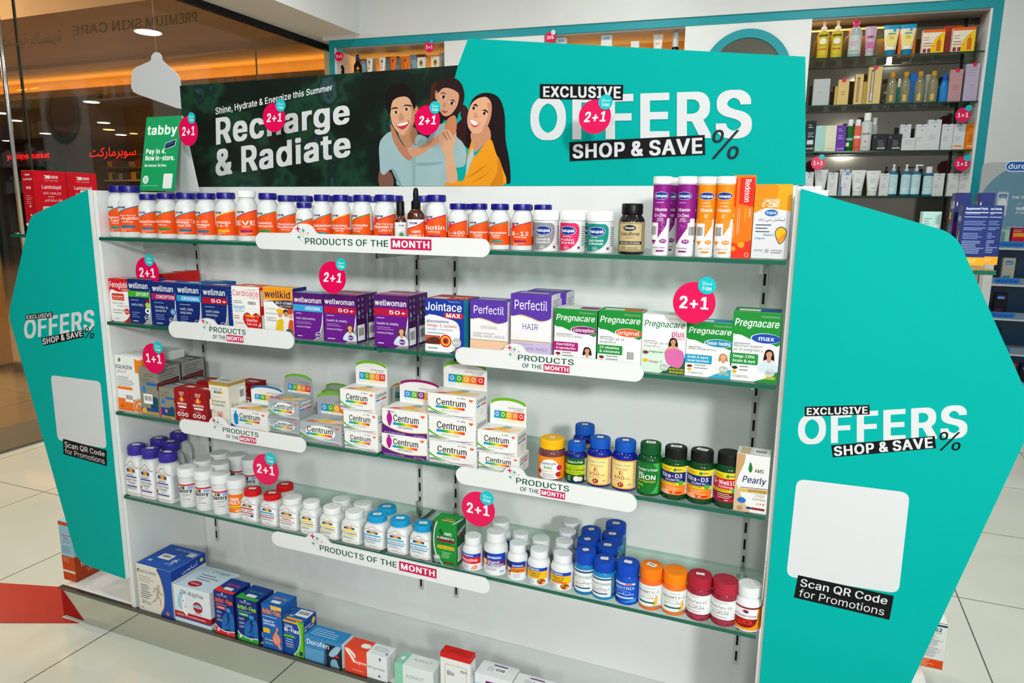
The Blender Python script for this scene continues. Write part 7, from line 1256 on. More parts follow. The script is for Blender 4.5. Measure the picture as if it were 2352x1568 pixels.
UB = [('p', [(.1, .84), (.14, .88), (.18, .84), (.14, .8)], 'e8ecf6'), ('p', [(.72, .78), (.76, .82), (.8, .78), (.76, .74)], 'e8ecf6'), ('e', .3, .5, .3, .1, '6a1c7c')]
UBL = [T('U-Chill', .1, .9, .78, .1, 'e8ecf4', 'k'), Rr(.05, .62, .35, .72, 'f0b41c'), ('l', .1, .9, .5, 6, .05, '6a7ab4'), Rr(.1, .2, .9, .3, 'e0a01c')]
YR = q0.y+.106; xa, xb, xc = at(2197, 443, 1, YR).x, at(2251, 443, 1, YR).x, at(2280, 443, 1, YR).x
hr = lift(xa, YR, 443)-SRZ
o2 = endbox('tall dark blue carton with white sparkles, rear left on the right end shelf', xa, xa+(xc-xb)*1.25, YR, .05, SRZ, hr, '16256a', UB, (), UBL, colt='2a2f86', grp='dark blue cartons on the right end shelf')
dup(o2, o2.location+Vector((xb-xa, 0, 0)), 'tall dark blue carton with white sparkles, rear right on the right end shelf')
q3 = at(2122, 560, 2, SRZ)
endbox('pale mint carton with barcode, beside the dark blue cartons on the right end shelf', at(2120, 490, 1, .50).x, at(2164, 490, 1, .50).x, .50, .04, SRZ, lift(at(2120, 490, 1, .50).x, .50, 486)-SRZ, 'b4d4cc', [('l', .1, .5, .85, 3, .05, '6a8a84'), ('l', .1, .6, .5, 4, .08, '9ab4ae'), ('bar', .68, .3, .92, .75)], grp=None)
a = at(1832, 446, 1, .12); b = at(1886, 446, 1, .12)
endbox('plain white carton lying on the unit top behind the right wing', a.x, b.x, .12, .1, ZTOP, lift(a.x, .12, 428)-ZTOP if lift(a.x, .12, 428)-ZTOP > .008 else .018, 'e6e4e4', [('p', [(.72, 0), (.74, 0), (.7, 1), (.68, 1)], 'b04a4a')])
# tall cartons low on the right end of the base
q0 = at(2082, 1521, 2, ZP); q1 = at(2163, 1544, 2, ZP); Y_ = (q0.y+q1.y)/2; x0_, x1_ = at(2082, 1521, 1, Y_).x, at(2163, 1544, 1, Y_).x; h_ = lift(x1_, Y_, 1436)-ZP
endbox('white and orange carton with blue heading low beside the right teal wing', x0_, x1_, Y_, .05, ZP+.0008, h_, 'e0e2de', [Rr(0, .02, 1, .21, 'e04e12'), Rr(0, .93, 1, .97, '123c5a'), T('Liv.52', .4, .86, .82, .075, '14305a', 'k'), T('GNX', .7, .86, .77, .03, '4a6a8a', 'r'), ('l', .3, .96, .73, 3, .025, 'e0704a'), ('l', .28, .96, .65, 5, .027, '6a6e74'), ('l', .26, .8, .51, 2, .027, 'e0704a'), ('l', .24, .9, .45, 8, .027, '7a7e84'), ('l', .1, .8, .18, 6, .027, 'f6c4a4')], top=[('l', .4, .9, .7, 2, .12, '7a8ab4'), Rr(.0, 0, 1, .05, '2a2a2a')], colt='e8e8e6')
endbox('white carton with orange open top behind the blue headed one', x1_-.07, x1_+.002, Y_+.13, .06, ZP+.0008, h_*1.35, 'dcdcda', [Rr(0, .94, 1, 1, 'ee4a18'), ('l', .2, .7, .5, 3, .05, '8a5a3a')], top=[Rr(.06, .06, .94, .94, '1c5a9c'), Rr(.2, .2, .8, .8, '14202c')], colt='ee4a18')

# ---------------------------------------------------------------- goods in the back cabinet
def bspot(px, d=.10):
    s, _ = bks(px, 200, d); return s
def bworld(s, d, z): return tuple(BP+BE*s+BN*d+Vector((0, 0, z)))
def bh(px, d, yt, z):
    """height of the goods from the pixel row of the top"""
    q = bworld(bks(px, yt, d)[0], d, 0); return lift(q[0], q[1], yt)-z
def bsize(x0, x1, d, y): return bks(x1, y, d)[0]-bks(x0, y, d)[0]
BG = 'goods in the back wall cabinet'
def bbx(lab, x0, x1, yt, z, col, items=(), d=.06, dp=.05, top=None, base=0, cat='box'):
    if z in BSZ: d = d*.65; dp = .04
    y = 784-(z+.06-CAM.z)*300
    s0, s1 = bks(x0, yt, d)[0], bks(x1, yt, d)[0]; w = s1-s0; h = bh(x0, d, yt, z+base)
    g = G(); g.box(-w/2, w/2, 0, dp, 0, h, M(col), M(top) if top else None, bev=.001)
    if items: put(g, items, w, h, onquad((-w/2, 0, 0), (1, 0, 0), (0, 0, 1)))
    return tag(g.build('skincare_box', None, bworld((s0+s1)/2, d, z+base+.0005), BA), lab, cat, BG)
def btl(lab, cx, wpx, yt, z, prof, bodyc, capc, capp, items=None, d=.10, name='lotion_bottle', r=(.1, .6), base=None, rough=.2, vx=0, pump=False, trans=0):
    if z in BSZ: d = d*.65
    q = bworld(bks(cx, yt, d)[0], d, z); R = wpx/2*dep(q)/FPX; H = lift(q[0], q[1], yt)-z; q = (q[0], q[1], z+.0006)
    t = thing(name, lab, 'bottle', q, BA, BG)
    g = G(); g.lathe([(a*R, b*H) for a, b in prof], M(bodyc, rough, trans=trans), 24); g.build('body', t)
    g = G(); g.lathe([(a*R, b*H) for a, b in capp], M(capc, .35), 20)
    if pump: g.box(-.22*R, 1.15*R, -.2*R, .2*R, .955*H, .995*H, M(capc, .35))
    g.build('pump' if pump else 'cap', t)
    if items: wrap(t, R*max(a for a, b in prof), r[0]*H, r[1]*H, items, math.atan2(CAM.x-q[0], -(CAM.y-q[1]))-BA+vx, 130, base)
    return t
def btube(lab, cx, wpx, yt, z, bodyc, capc, items, d=.09, crimp=None):
    if z in BSZ: d = d*.65
    q = bworld(bks(cx, yt, d)[0], d, z); w = wpx*dep(q)/FPX; H = lift(q[0], q[1], yt)-z
    t = thing('cream_tube', lab, 'tube', (q[0], q[1], z+.0006), BA, BG)
    g = G(); g.lathe([(w*.30, 0), (w*.33, .01*H), (w*.33, .17*H), (w*.30, .18*H)], M(capc, .3), 24); g.build('cap', t)
    g = G(); n = 24; rings = []
    for k in range(7):
        f = k/6; z_ = H*(.18+.82*f); rx = w*(.33+.17*f); ry = w*.30*(1-f)+.0025
        rings.append([(rx*math.sin(2*math.pi*j/n), -ry*math.cos(2*math.pi*j/n), z_) for j in range(n)])
    for k in range(6):
        g.add(rings[k]+rings[k+1], [(j, (j+1) % n, n+(j+1) % n, n+j) for j in range(n)], M(bodyc if k < 5 else (crimp or bodyc), .3), True)
    g.add(rings[6], [tuple(range(n))], M(crimp or bodyc))
    sl = w*.30/(.82*H)
    put(g, items, w*.62, H*.66, lambda u, v, n_: (u-w*.31, -(w*.30*(1-(.10*H+v)/(.82*H))+.003)-n_, H*.28+v)); g.build('tube_body', t)
    return t
PPUMP = [(.9, 0), (1, .02), (1, .62), (.9, .67), (.45, .70)]; CPUMP = [(.5, .69), (.52, .80), (.2, .82), (.2, .93), (.35, .955), (.35, 1)]
Z1, Z2, Z3, Z4 = BSZ
YL = [Rr(0, 0, 1, 1, 'cdbb3a'), ('e', .5, .66, .3, .16, 'f0e8c8'), T('Vitamin C', .2, .8, .45, .08, '5a5a1c', 'b'), Rr(.15, .24, .85, .3, 'd84a1c'), Rr(.1, .9, .9, 1, '4a5a1c')]
btl('yellow cleanser bottle with white pump, left of the pair in the back cabinet', 1895, 24, 45, Z1, PPUMP, 'c9b02c', 'f0f0f0', CPUMP, YL, pump=True)
btl('yellow cleanser bottle with white pump, right of the pair in the back cabinet', 1927, 24, 44, Z1, PPUMP, 'c9b02c', 'f0f0f0', CPUMP, YL, pump=True)
btl('clear micellar water bottle with pink cap in the back cabinet', 1968, 28, 50, Z1, [(.9, 0), (1, .03), (1, .66), (.85, .80), (.4, .85)], 'a9b4b4', 'd83a9a', [(.42, .84), (.45, .85), (.45, 1), (.4, 1)], [Rr(0, 0, 1, 1, 'c4ccca'), ('l', .2, .8, .62, 3, .1, 'd06a9a'), Rr(.2, .1, .8, .14, '3a9a6a')])
btube('small lilac cream tube with silver cap in the back cabinet', 2002, 26, 61, Z1, 'c8a8c0', 'b8b8bc', [Rr(.1, .5, .9, .62, 'd8424a'), Rr(.4, .5, .7, .62, '3a5ad0'), Rr(0, 0, 1, .3, 'c86aa0')])
TI = [('e', .5, .4, .5, .4, 'f0dc7a'), T('2%', .3, .7, .38, .14, '3a3424', 'b'), Rr(.15, .62, .85, .68, '2a8ab8'), ('e', .75, .82, .14, .08, '3a9ad0')]
btube('white and blue sunscreen tube, left of the pair in the back cabinet', 2050, 34, 58, Z1, 'ece8d4', '1a7aa0', TI, crimp='2a9ac8')
btube('white and blue sunscreen tube, right of the pair in the back cabinet', 2088, 34, 56, Z1, 'ece8d4', '1a7aa0', TI, crimp='2a9ac8')
bbx('orange box standing behind the right white and blue sunscreen tube', 2070, 2107, 66, Z1, 'd8821c', (), d=.17)
SI = [Rr(0, .88, 1, 1, 'e86a1c'), ('s', [(.4, 0), (.5, .5), (.8, .8), (1, .8), (1, 0)], 'f2c81c'), ('p', [(.66, .1), (.66, .5), (.74, .6), (.74, .72), (.78, .72), (.78, .6), (.86, .5), (.86, .1)], 'd8701c'), ('l', .06, .4, .66, 2, .1, 'e08a4a'), ('l', .06, .5, .42, 1, .1, '555'), Rr(.04, .3, .6, .36, 'f09a4a'), Rr(.05, .05, .2, .22, '8a3a3a'), Rr(.26, .05, .4, .22, '8a3a3a')]
bbx('white and orange serum box, left of the pair in the back cabinet', 2122, 2172, 69, Z1, 'ece4d6', SI, top='e86a1c'); bbx('white and orange serum box, right of the pair in the back cabinet', 2191, 2243, 64, Z1, 'ece4d6', SI, top='e86a1c')
bbx('red box standing behind the gap of the two serum boxes', 2168, 2208, 60, Z1, 'b8401c', [Rr(0, 0, 1, .8, 'a83a34')], d=.15)
bbx('wide silver grey box at the left of the second cabinet shelf', 1870, 1908, 182, Z2, 'b4b8ba', [('l', .3, .7, .5, 1, .05, '7a7e80'), Rr(0, .32, 1, .33, '9aa0a2')])
GI = [('l', .3, .7, .5, 2, .1, 'a8823a')]
bbx('small gold box with pink dot, second from left on the second cabinet shelf', 1927, 1952, 183, Z2, 'd4b878', GI); bbx('narrow gold box tucked beside the small gold box with pink dot', 1919, 1927, 198, Z2, 'c8aa64', (), d=.09)
bbx('gold box with a thin pen window on the second cabinet shelf', 1966, 1985, 171, Z2, 'd4b878', [Rr(.3, .1, .55, .9, '5a4024'), Rr(.36, .12, .5, .85, 'b8a07a')]); bbx('narrow gold box behind the one with the thin pen window', 1984, 1993, 188, Z2, 'c8aa64', (), d=.10)
bbx('tallest gold box with silver pen window on the second cabinet shelf', 1997, 2028, 154, Z2, 'd8bc7c', [Rr(.2, .06, .46, .92, '5c5038'), Rr(.25, .08, .41, .88, 'b9b6a4'), Rr(.25, .08, .41, .3, 'c8ccd4')])
PGC = [(.88, 0), (1, .03), (1, .55), (.8, .74), (.5, .82), (.48, .86)]; CGC = [(.5, .85), (.52, .86), (.52, 1), (.45, 1)]
for i, (cx, yt) in enumerate(((2052, 167), (2083, 166), (2116, 165), (2147, 164))):
    btl(f'clear golden oil bottle with gold cap, {["first","second","third","fourth"][i]} from the left on the second cabinet shelf', cx, 21, yt, Z2, PGC, 'd8cfa6', 'c8922a', CGC, [Rr(.35, .05, .65, .5, 'c8b060')], r=(.05, .5), trans=.75, rough=.08)
btl('small teal bottle with white spray top between the first two golden bottles', 2067, 10, 181, Z2, [(.9, 0), (1, .02), (1, .6), (.6, .68)], '1a7a78', 'dfe4e4', [(.6, .67), (.7, .68), (.7, .9), (.4, 1)], None, d=.15)
bbx('bright blue box between the second and third golden bottles', 2092, 2110, 169, Z2, '1a6ac0', (), d=.12); bbx('grey box behind the fourth golden bottle', 2128, 2139, 171, Z2, 'a9aca8', (), d=.14)
btl('solid blue bottle with blue cap on the second cabinet shelf', 2172, 20, 170, Z2, [(.9, 0), (1, .02), (1, .58), (.6, .74), (.5, .78)], '1f7ac0', '1c5ab8', [(.52, .77), (.55, .78), (.55, .99), (.5, 1)], None)
bbx('dusty pink box with red dot on the second cabinet shelf', 2184, 2214, 160, Z2, 'b98f92', [('l', .3, .8, .5, 3, .06, 'a8645a'), Rr(0, .68, 1, .69, 'a8787c')]); bbx('tall lilac box with red dot at the right of the second cabinet shelf', 2221, 2253, 147, Z2, 'b4a8c0', [('l', .1, .9, .9, 4, .07, 'a096b0'), ('l', .45, .7, .42, 1, .06, 'b05a7a')])
SE = lambda c: [('l', .2, .7, .85, 2, .07, c), ('l', .2, .9, .6, 3, .06, c), T('sensilis', .12, .88, .08, .06, c, 'k')]
bbx('tall black box at the left of the third cabinet shelf', 1854, 1876, 278, Z3, '26272b', SE('c8c8c8')+[Rr(.15, .24, .8, .38, 'd4d4d4')]); bbx('pale aqua box on the third cabinet shelf', 1875, 1898, 289, Z3, 'a4cfc8', [('l', .2, .6, .08, 1, .05, 'dfeeea'), ('e', .4, .97, .1, .02, 'eef6f4')])
bbx('cream box on the third cabinet shelf', 1898, 1923, 288.5, Z3, 'dcdcc0', [('l', .2, .8, .1, 1, .06, 'a8a888'), ('s', [(.5, .9), (.7, .95), (.8, .98), (.6, .93)], '8a8a5a')]); bbx('purple box on the third cabinet shelf', 1923, 1945, 288, Z3, '6a3aa4', SE('c8b4e4'))
PR = [(.9, 0), (1, .02), (1, .72), (.8, .78), (.5, .80)]; CR_ = [(.5, .79), (.62, .80), (.62, .99), (.58, 1)]
btl('green toner bottle with white cap on the third cabinet shelf', 1955, 17, 275, Z3, PR, '14681c', 'e8e8e6', CR_, [Rr(.1, .42, .9, .52, '9ab8c8'), Rr(.1, .15, .5, .32, 'dfe4e0')], r=(.05, .75)); btl('coral toner bottle with white cap on the third cabinet shelf', 1972.5, 18, 275, Z3, PR, 'd8604e', 'e8e8e6', CR_, [Rr(.1, .5, .9, .62, 'e8d4d0'), Rr(.1, .08, .9, .12, 'c8403a')], r=(.05, .75))
btl('tall clear micellar bottle with white cap on the third cabinet shelf', 1994, 24, 260, Z3, PR, 'b8bcba', 'eeeeec', CR_, [Rr(0, 0, 1, 1, 'c9cdcc'), T('sensilis', .2, .8, .55, .07, '2a2a2a', 'k'), ('e', .5, .3, .06, .03, 'c8342a'), ('l', .3, .7, .12, 2, .05, '888')], r=(.02, .76))
btl('rear clear bottle with white cap behind the tall micellar bottle', 2010, 16, 271, Z3, PR, 'a9b0b0', 'dfe1e0', CR_, None, d=.17)
SB = [('l', .1, .3, .85, 2, .1, '8a8a8a'), ('l', .4, .85, .6, 5, .08, '8a8a8c'), T('sensilis', .36, .9, .12, .11, 'dfdfdf', 'k')]
bbx('low black cream box, left of the pair on the third cabinet shelf', 2005, 2039, 308, Z3, '2a2b2f', SB); bbx('low black cream box, right of the pair on the third cabinet shelf', 2040, 2073, 308, Z3, '2a2b2f', SB)
IS = [('l', .15, .85, .9, 1, .05, '7a86b0'), ('s', [(.45, .76), (.5, .82), (.56, .76), (.5, .74)], '8a8a90'), ('l', .15, .7, .5, 4, .05, 'a8acb0'), ('p', [(.4, .97), (.6, .97), (.6, 1), (.4, 1)], '243a7a')]
lo = bbx('low white box under another white box on the third cabinet shelf', 2072, 2105, 317, Z3, 'd4d4d6', [('l', .1, .9, .8, 3, .15, 'a8acb0')])
bbx('white box stacked on the low white box on the third cabinet shelf', 2069, 2094, 286, Z3, 'd2d4d8', IS, d=.12)
for (x0, x1, yt, lab) in ((2106, 2133, 285.5, 'white box left of the tallest white box on the third cabinet shelf'), (2134, 2164, 275, 'tallest white box on the third cabinet shelf'), (2166, 2192, 285, 'white box right of the tallest white box on the third cabinet shelf')): bbx(lab, x0, x1, yt, Z3, 'd2d4d8', IS)
bbx('white box with orange stripe on the third cabinet shelf', 2193, 2220, 285, Z3, 'd4d6da', IS+[Rr(.1, .12, .8, .18, 'e8962a'), Rr(0, 0, 1, .03, 'e8962a')]); bbx('solid orange box at the right end of the third cabinet shelf', 2221, 2250, 284.5, Z3, 'e07c0c', [('l', .2, .8, .9, 2, .05, '8a4a0a'), ('l', .25, .8, .55, 5, .06, '8a4a0a'), Rr(.2, .12, .8, .16, 'f4dcb8')])
bbx('white skincare box at the left of the lowest cabinet shelf', 1848, 1870, 395, Z4, 'd0d4da', IS)
WI = lambda c: [('l', .2, .8, .92, 1, .05, '7a86b0'), ('l', .2, .8, .6, 5, .06, 'b4b8ba'), Rr(.3, .02, .7, .06, c)]
btube('white cream tube below the left 1+1 disc on the lowest cabinet shelf', 1887, 30, 390, Z4, 'd4d6d8', 'c8cacc', WI('8a8e90'))
bbx('white box beside the first cream tube on the lowest cabinet shelf', 1903, 1926, 396, Z4, 'd4d6d8', IS); bbx('white box with blue corner stripe on the lowest cabinet shelf', 1934, 1957, 397, Z4, 'd6d8dc', IS+[Rr(0, 0, .12, .4, '2a86d0'), Rr(.4, .92, .8, 1, '3a9ad8')]); bbx('white box behind the one with blue corner stripe', 1930, 1953, 389, Z4, 'c8ccd0', IS, d=.13)
btube('white cream tube with blue mark, left of the tube pair on the lowest cabinet shelf', 1973, 31, 391, Z4, 'd8dada', 'd0d2d2', WI('4a9ad0')); btube('white cream tube with green mark, right of the tube pair on the lowest cabinet shelf', 2007, 31, 392, Z4, 'd8dada', 'd0d2d2', WI('5ab83a'))
bbx('white box with green mark beside the tube pair on the lowest cabinet shelf', 2023, 2044, 398, Z4, 'd2d4d4', IS+[Rr(.3, 0, .7, .03, '5ab83a')])
PB2 = [(.92, 0), (1, .02), (1, .70), (.85, .76), (.4, .78)]; CB2 = [(.42, .77), (.45, .86), (.2, .87), (.2, .95), (.3, .96), (.3, 1)]
BI = [Rr(0, 0, 1, 1, 'c0dce4'), ('l', .2, .8, .85, 5, .12, '9ab8c4')]
for i, (cx, lab) in enumerate(((2054.5, 'left'), (2084, 'middle'), (2107, 'right'))):
    btl(f'blue gel bottle with white pump, {lab} of three on the lowest cabinet shelf', cx, 21, 378, Z4, PB2, '1a6a8c', 'dfe2e4', CB2, BI, r=(.06, .68), pump=(i == 2))
btl('blue gel bottle with white screw cap on the lowest cabinet shelf', 2135.5, 22, 383, Z4, PB2, '1a6a8c', 'e0e3e4', [(.5, .77), (.6, .78), (.6, .99), (.55, 1)], BI, r=(.06, .68))
for i, (x0, x1) in enumerate(((2146, 2171), (2180, 2205), (2206, 2230))): bbx(f'white skincare box, {["first","second","third"][i]} of three at the right of the lowest cabinet shelf', x0, x1, 398, Z4, 'd4d6d6', IS)
# left and middle lit bays
ZS = SHB
def dark_spray(lab, cx, yt): btl(lab, cx, 18, yt, ZS, [(.9, 0), (1, .03), (1, .52), (.55, .66), (.45, .70)], '2a140a', '1a2a6a', [(.46, .69), (.5, .70), (.5, .86), (.3, .88), (.3, 1)], [('e', .5, .7, .16, .14, 'c8a01c'), ('l', .3, .7, .4, 3, .1, '8a7a5a')], d=.10, name='spray_bottle', r=(.05, .5))
dark_spray('dark brown oil bottle with blue spray top below the left 2+1 disc', 781, 132); dark_spray('dark brown oil bottle with blue spray top, right one in left cabinet bay', 821, 126)
btl('pale blue bottle behind the second brown oil bottle', 834, 18, 140, ZS, [(.9, 0), (1, .03), (1, .8), (.7, .9)], '9ab8c4', 'b0c8d0', [(.5, .89), (.55, .9), (.55, 1), (.5, 1)], None, d=.18)
SI2 = [('e', .5, .76, .2, .14, '8a5a3a'), T('SPF', .2, .8, .46, .07, 'd8542a', 'b'), ('e', .5, .2, .18, .1, 'd8702a')]
btube('white sunscreen tube, left of the pair in the left cabinet bay', 849, 17, 134.5, ZS, 'e8e4dc', 'e0dcd4', SI2, d=.07); btube('white sunscreen tube, right of the pair in the left cabinet bay', 878, 17, 132.5, ZS, 'e8e4dc', 'e0dcd4', SI2, d=.07)
btube('orange sunscreen tube, left of the pair in the left cabinet bay', 903, 17, 131, ZS, 'ec6a14', 'f07a1c', [('e', .5, .76, .2, .14, '8a3a1a')], d=.07); btube('orange sunscreen tube, right of the pair in the left cabinet bay', 931, 18, 129.5, ZS, 'ec6a14', 'f07a1c', [('e', .5, .76, .2, .14, '8a3a1a')], d=.07)
BB = [('p', [(.5, 0), (1, 0), (1, .6), (.5, .6)], '8ab0b8'), Rr(0, .9, 1, 1, '9a4a24')]
bbx('blue grey gift box behind the white tubes in the left cabinet bay', 826, 858, 137, ZS, '8fb0b8', BB, d=.20); bbx('blue grey gift box behind the orange tubes in the left cabinet bay', 885, 917, 131, ZS, '7f9ca4', BB, d=.20); bbx('blue and brown gift box beside the white boxes in the left cabinet bay', 941, 976, 126, ZS, '86a8b4', [Rr(.45, .3, 1, 1, '8a4a2c'), ('s', [(.1, 0), (.1, .6), (.3, .75), (.5, .6), (.5, 0)], '9cc0cc')], d=.16)
WB_ = [('e', .5, .62, .24, .2, 'c8941c'), ('e', .5, .66, .1, .08, '3a3024'), ('s', [(.4, 0), (.4, .2), (.6, .2), (.6, 0)], '9ac0b0')]
bbx('white box with gold round emblem, left of the pair in the left cabinet bay', 958, 976, 132, ZS, 'e6e4dc', WB_, d=.05); bbx('white box with gold round emblem, right of the pair in the left cabinet bay', 990, 1009, 130.5, ZS, 'e6e4dc', WB_, d=.05)
bbx('plain blue grey box at the right end of the left cabinet bay', 1009, 1019, 122, ZS, '9ab4c0', (), d=.14)
NI = [Rr(.2, .8, .8, .88, '8ac0e4'), T('Natural', .2, .9, .5, .1, '5a5a5a', 'r'), Rr(.2, .34, .8, .42, '4aa0dc')]
bbx('white box behind the 30 percent disc in the middle cabinet bay', 1277, 1301, 83, ZS, 'e4e2da', NI); bbx('tall white box in the middle cabinet bay', 1381, 1406, 77, ZS, 'e6e4dc', NI); bbx('small white box in the middle cabinet bay', 1449, 1468, 95, ZS, 'e0dedc', [('l', .2, .8, .6, 2, .12, '6a6a9a')])
btube('white cream tube with orange print in the middle cabinet bay', 1512, 23, 79.5, ZS, 'ebe6e2', 'e08a5a', [T('SPF', .15, .85, .5, .14, 'e8742a', 'b'), ('l', .2, .8, .3, 3, .08, 'b8a8a0')])
btl('foam pump bottle with clear cap and black base in the middle cabinet bay', 1553, 17, 74, ZS, [(.9, 0), (1, .03), (1, .45), (.8, .5)], '16182a', 'd8dcdc', [(.8, .49), (.82, .5), (.82, .9), (.6, .99), (.4, 1)], [Rr(.2, .3, .8, .6, '9ab8e0')], r=(.05, .42))
# discs on the cabinet
def bwob(lab, cx, cy, ry, bx, by, br, d, txt, badge=CYN): 
    s, z = bks(cx, cy, d); p = Vector(bworld(s, d, z)); return wobbler(lab, cx, cy, ry, bx, by, br, 0, txt, P=p, rz=BA, bt=False, badge=badge, grp='discount discs on the back cabinet', arm=tuple(p+Vector((0, .06, -ry*2.1*dep(p)/FPX))))
bwob('pink 2+1 disc at the left end of the back cabinet', 779, 129, 11, 783, 117, 4.5, -.012, '2+1'); bwob('pink 2+1 disc near the white pillar, left bay of the back cabinet', 986, 108, 12, 991, 96, 4.5, -.012, '2+1')
bwob('pink 30 percent disc with white badge in the middle cabinet bay', 1264, 86, 12, 1270, 75.5, 5.5, -.012, '30%', M('dcdadc')); bwob('pink 1+1 disc at the right of the third cabinet shelf', 2212, 264, 16, 2221, 249, 7, -.01, '1+1')
bwob('pink 1+1 disc at the left of the lowest cabinet shelf', 1879, 374, 15, 1885, 361, 6, -.01, '1+1'); bwob('pink 1+1 disc at the right of the lowest cabinet shelf', 2210, 376, 16, 2218, 363, 7, -.01, '1+1')
for cx, cy, lab in ((1939, 184, 'small gold'), (2012, 155, 'tallest gold'), (2200, 161, 'dusty pink'), (2240, 147, 'tall lilac')):
    s, z = bks(cx, cy, .034); p = bworld(s, .034, z); r = 4.2*dep(p)/FPX; g = G()
    g.prism([(r*math.cos(-a), r*math.sin(-a)) for a in [2*math.pi*i/20 for i in range(20)]], (0, 0, 0), (1, 0, 0), (0, 0, 1), .001, PINK); tag(g.build('price_dot', None, p, BA), f'tiny crimson offer dot on the {lab} box in the back cabinet', 'sticker', 'offer dots on the back cabinet')

# ---------------------------------------------------------------- condom stand at the right edge
DY = 3.52
def dp_(px, py): 
    p = at(px, py, 1, DY); return p.x, p.z
dx0 = dp_(2271, 700)[0]; dx1 = dx0+.62
stand = thing('product_stand', 'tall white and blue pharmacy product stand at the right edge', 'display stand', (dx0, DY, 0))
WST = laminate('white_stand_metal', 'c8ccce', 'd0d4d6', .4)
g = G(); g.box(-.045, 0, 0, .34, 0, 1.25, WST); g.build('side_panel', stand)
g = G(); g.box(-.10, -.05, .1, .3, .3, 1.2, M('a8acae', .3, .5)); g.build('side_rail', stand)
g = G(); g.box(.62, .66, 0, .34, 0, 1.25, WST); g.build('side_panel', stand)
g = G(); g.box(0, .62, .31, .34, 0, 1.25, nodemat('blue_stand_back', lambda nt, b: noisecol(nt, b, '1c4a6c', '24587c', 2), .3)); g.build('back_panel', stand)
zt = dp_(2300, 372)[1]; hd0 = 1.235
g = G(); g.prism(rrect(-.115, hd0, .66, zt, .03), (0, .02, 0), (1, 0, 0), (0, 0, 1), .03, M('a4a8aa', .5))
def dloc(px, py): 
    x, z = dp_(px, py); return (x-dx0, z)
cc = dloc(2368, 482)
def RQ(x0, y0, x1, y1, r, c):
    a, b = dloc(x0, y0), dloc(x1, y1); x1_ = min(b[0], .64); z1_ = dloc(x0, y1)[1]; r = min(r, (z1_-a[1])*.49, (x1_-a[0])*.49); return ('p', rrect(a[0], a[1], x1_, z1_, r), c)
def TQ(s_, x0, x1, y, h, c, st='b'):
    a, b = dloc(x0, y), dloc(x1, y); k = dloc(x0, y-h)[1]-a[1]; return T(s_, a[0], min(b[0], .63), a[1], k, c, st)
hdr = [('p', [(min(max(x, -.11), .65), max(z, hd0+.004)) for x, z in ell(cc[0], cc[1], .262, .262, 48)], '5f8398'), RQ(2310, 394, 2400, 369, .036, 'dfe6ec'), RQ(2312, 392, 2398, 371, .033, '1a58a4'), TQ('durex', 2318, 2368, 387, 12, 'e4ecf4'),
       RQ(2287, 495, 2320, 440, .006, 'a4adb2'), ('e', *dloc(2304, 468), .021, .032, 'c4ccd0'), RQ(2296, 454, 2316, 446, .011, '1a58a4'), TQ('durex', 2300, 2312, 452, 3.5, 'c8d8ea'),
       TQ('THE THINNEST', 2325, 2395, 456, 6, 'd8e0e4'), TQ('all', 2338, 2350, 472, 8, '8aa8b8', 'r'), TQ('not', 2336, 2354, 482, 8, 'e8ecee'), TQ('in bed', 2335, 2362, 491, 6, 'd0d8dc', 'r')]
put(g, hdr, 1, 1, onquad((0, .02, 0), (1, 0, 0), (0, 0, 1))); g.build('header_board', stand)
SHY = [568, 652, 731, 811, 888, 965]
pz = []
for k, y in enumerate(SHY):
    z = dp_(2320, y)[1]; pz.append(z)
    g = G(); g.box(0, .62, 0, .31, z-.014, z, WST); g.build('shelf_board', stand)
    g = G(); g.box(0, .62, -.006, -.001, z-.002, z+.035, M('6a7f92', .4)); put(g, [('R', .01, .12, .22, .95, .4, '1f6ab8'), T('durex', .03, .2, .3, .4, '0f3a80', 'b'), T(['THE THINNEST', 'THE ONES', 'NON-LATEX', 'GENIUS BRAND', 'CONDOM BRAND', 'CONDOM BRAND'][k], .36, .92, .3, .36, 'a8b8c4', 'b')], .62, .037, onquad((0, -.006, z-.002), (1, 0, 0), (0, 0, 1))); g.build('price_rail', stand)
g = G(); g.box(-.045, .66, .0, .34, 0, .12, M('8a8e90', .5)); g.build('plinth', stand)
def dbox(lab, k, x0, x1, y0, yt, col, items):
    z = pz[k]; a, b = dp_(x0, y0)[0], dp_(x1, y0)[0]; q = at(x0, yt, 1, DY+.04); h = max(.06, q.z-z); w = b-a
    g = G(); g.box(-w/2, w/2, 0, .04, 0, h, M(col), bev=.001); put(g, items+[('R', .2, .74, .8, .88, .05, '1f6ab8'), T('durex', .28, .72, .78, .05, 'dfe8f2', 'b')], w, h, onquad((-w/2, 0, 0), (1, 0, 0), (0, 0, 1)))
    tag(g.build('condom_box', None, ((a+b)/2, DY+.04, z+.0006)), lab, 'box', 'boxes on the product stand')
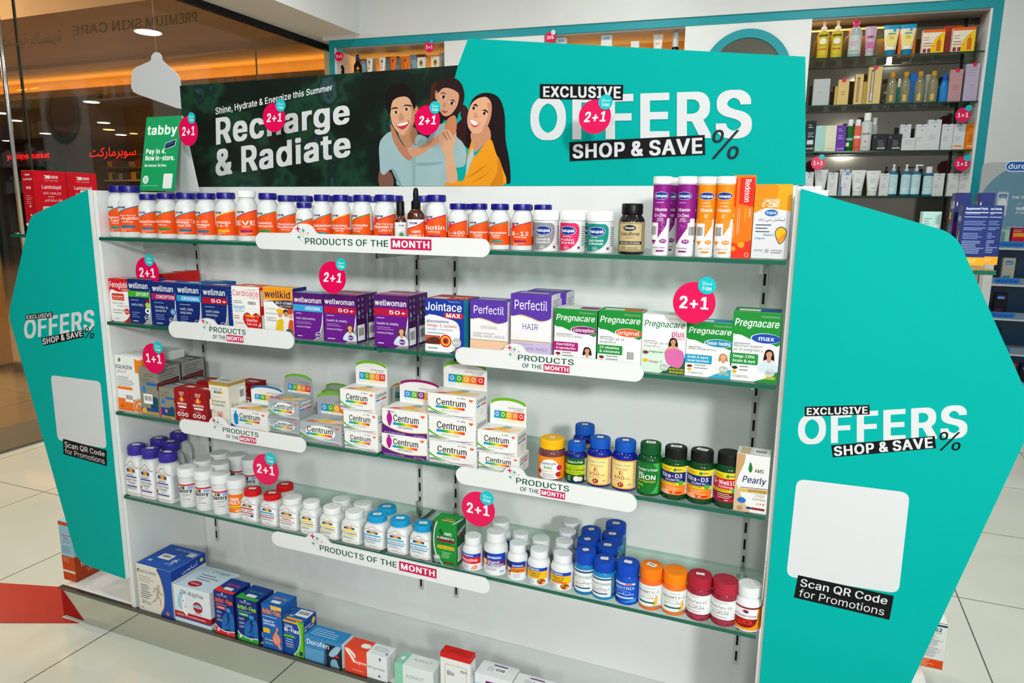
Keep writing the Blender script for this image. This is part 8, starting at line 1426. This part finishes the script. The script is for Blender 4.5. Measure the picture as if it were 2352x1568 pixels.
dbox('pale mint box on the top shelf of the product stand', 0, 2292, 2322, 550, 508, 'a4d4cc', [Rr(0, .92, 1, 1, '3a8ad0'), ('s', [(.4, .2), (.35, .5), (.5, .62), (.65, .5), (.6, .2)], '7a9a94')]); dbox('crimson box with yellow swirl on the top shelf of the product stand', 0, 2327, 2360, 550, 508, 'c8143c', [Rr(.1, .4, .9, .55, 'f0a01c'), ('l', .1, .9, .66, 2, .06, 'f0c8d0')])
dbox('beige box with teal print on the second shelf of the product stand', 1, 2303, 2332, 640, 592, 'aaaa9c', [Rr(.1, .05, .7, .3, '2a8aa0')]); dbox('black box with purple waves on the third shelf of the product stand', 2, 2284, 2315, 716, 672, '15131a', [('l', .1, .9, .3, 5, .06, 'a02a8c')]); dbox('black box with white label on the fourth shelf of the product stand', 3, 2272, 2300, 795, 752, '14181c', [Rr(.05, .05, .5, .25, 'dcdcdc'), ('l', .2, .8, .6, 2, .08, 'a8b0b8')])
dbox('red box on the fifth shelf of the product stand', 4, 2303, 2334, 875, 832, 'b8141c', [('l', .3, .7, .6, 2, .08, 'f0c8c8'), ('s', [(.4, .1), (.5, .5), (.6, .4), (.5, .1)], '8a2a6a')]); dbox('black box with green print on the fifth shelf of the product stand', 4, 2345, 2370, 875, 836, '14181a', [Rr(.2, .05, .8, .2, '3a9a3a')])
dbox('red box, left of the pair on the lowest shelf of the product stand', 5, 2312, 2338, 953, 912, 'b8141c', [('l', .3, .7, .6, 2, .08, 'f0c8c8')]); dbox('red box, right of the pair on the lowest shelf of the product stand', 5, 2340, 2366, 953, 914, 'b8141c', [('l', .3, .7, .6, 2, .08, 'f0c8c8')])

# ---------------------------------------------------------------- ceiling downlights of the shop
for x, y, _p in LAMPS:
    t = thing('shop_downlight', 'round recessed ceiling downlight of the shop', 'ceiling light', (x, y, CEIL-.006), 0, 'shop ceiling downlights')
    g = G(); n = 32; v = []
    for r in (.09, .112):
        for z in (-.004, .004): v += [(r*math.cos(2*math.pi*j/n), r*math.sin(2*math.pi*j/n), z) for j in range(n)]
    g.add(v, [(a*n+j, a*n+(j+1) % n, b*n+(j+1) % n, b*n+j) for a, b in ((0, 2), (1, 3), (2, 3), (0, 1)) for j in range(n)], M('e6e6e4')); g.build('trim_ring', t)
    g = G(); g.lathe([(.088, 0), (.088, .003)], M('fff8ee', .5, emit=6), 24); g.build('lens', t)
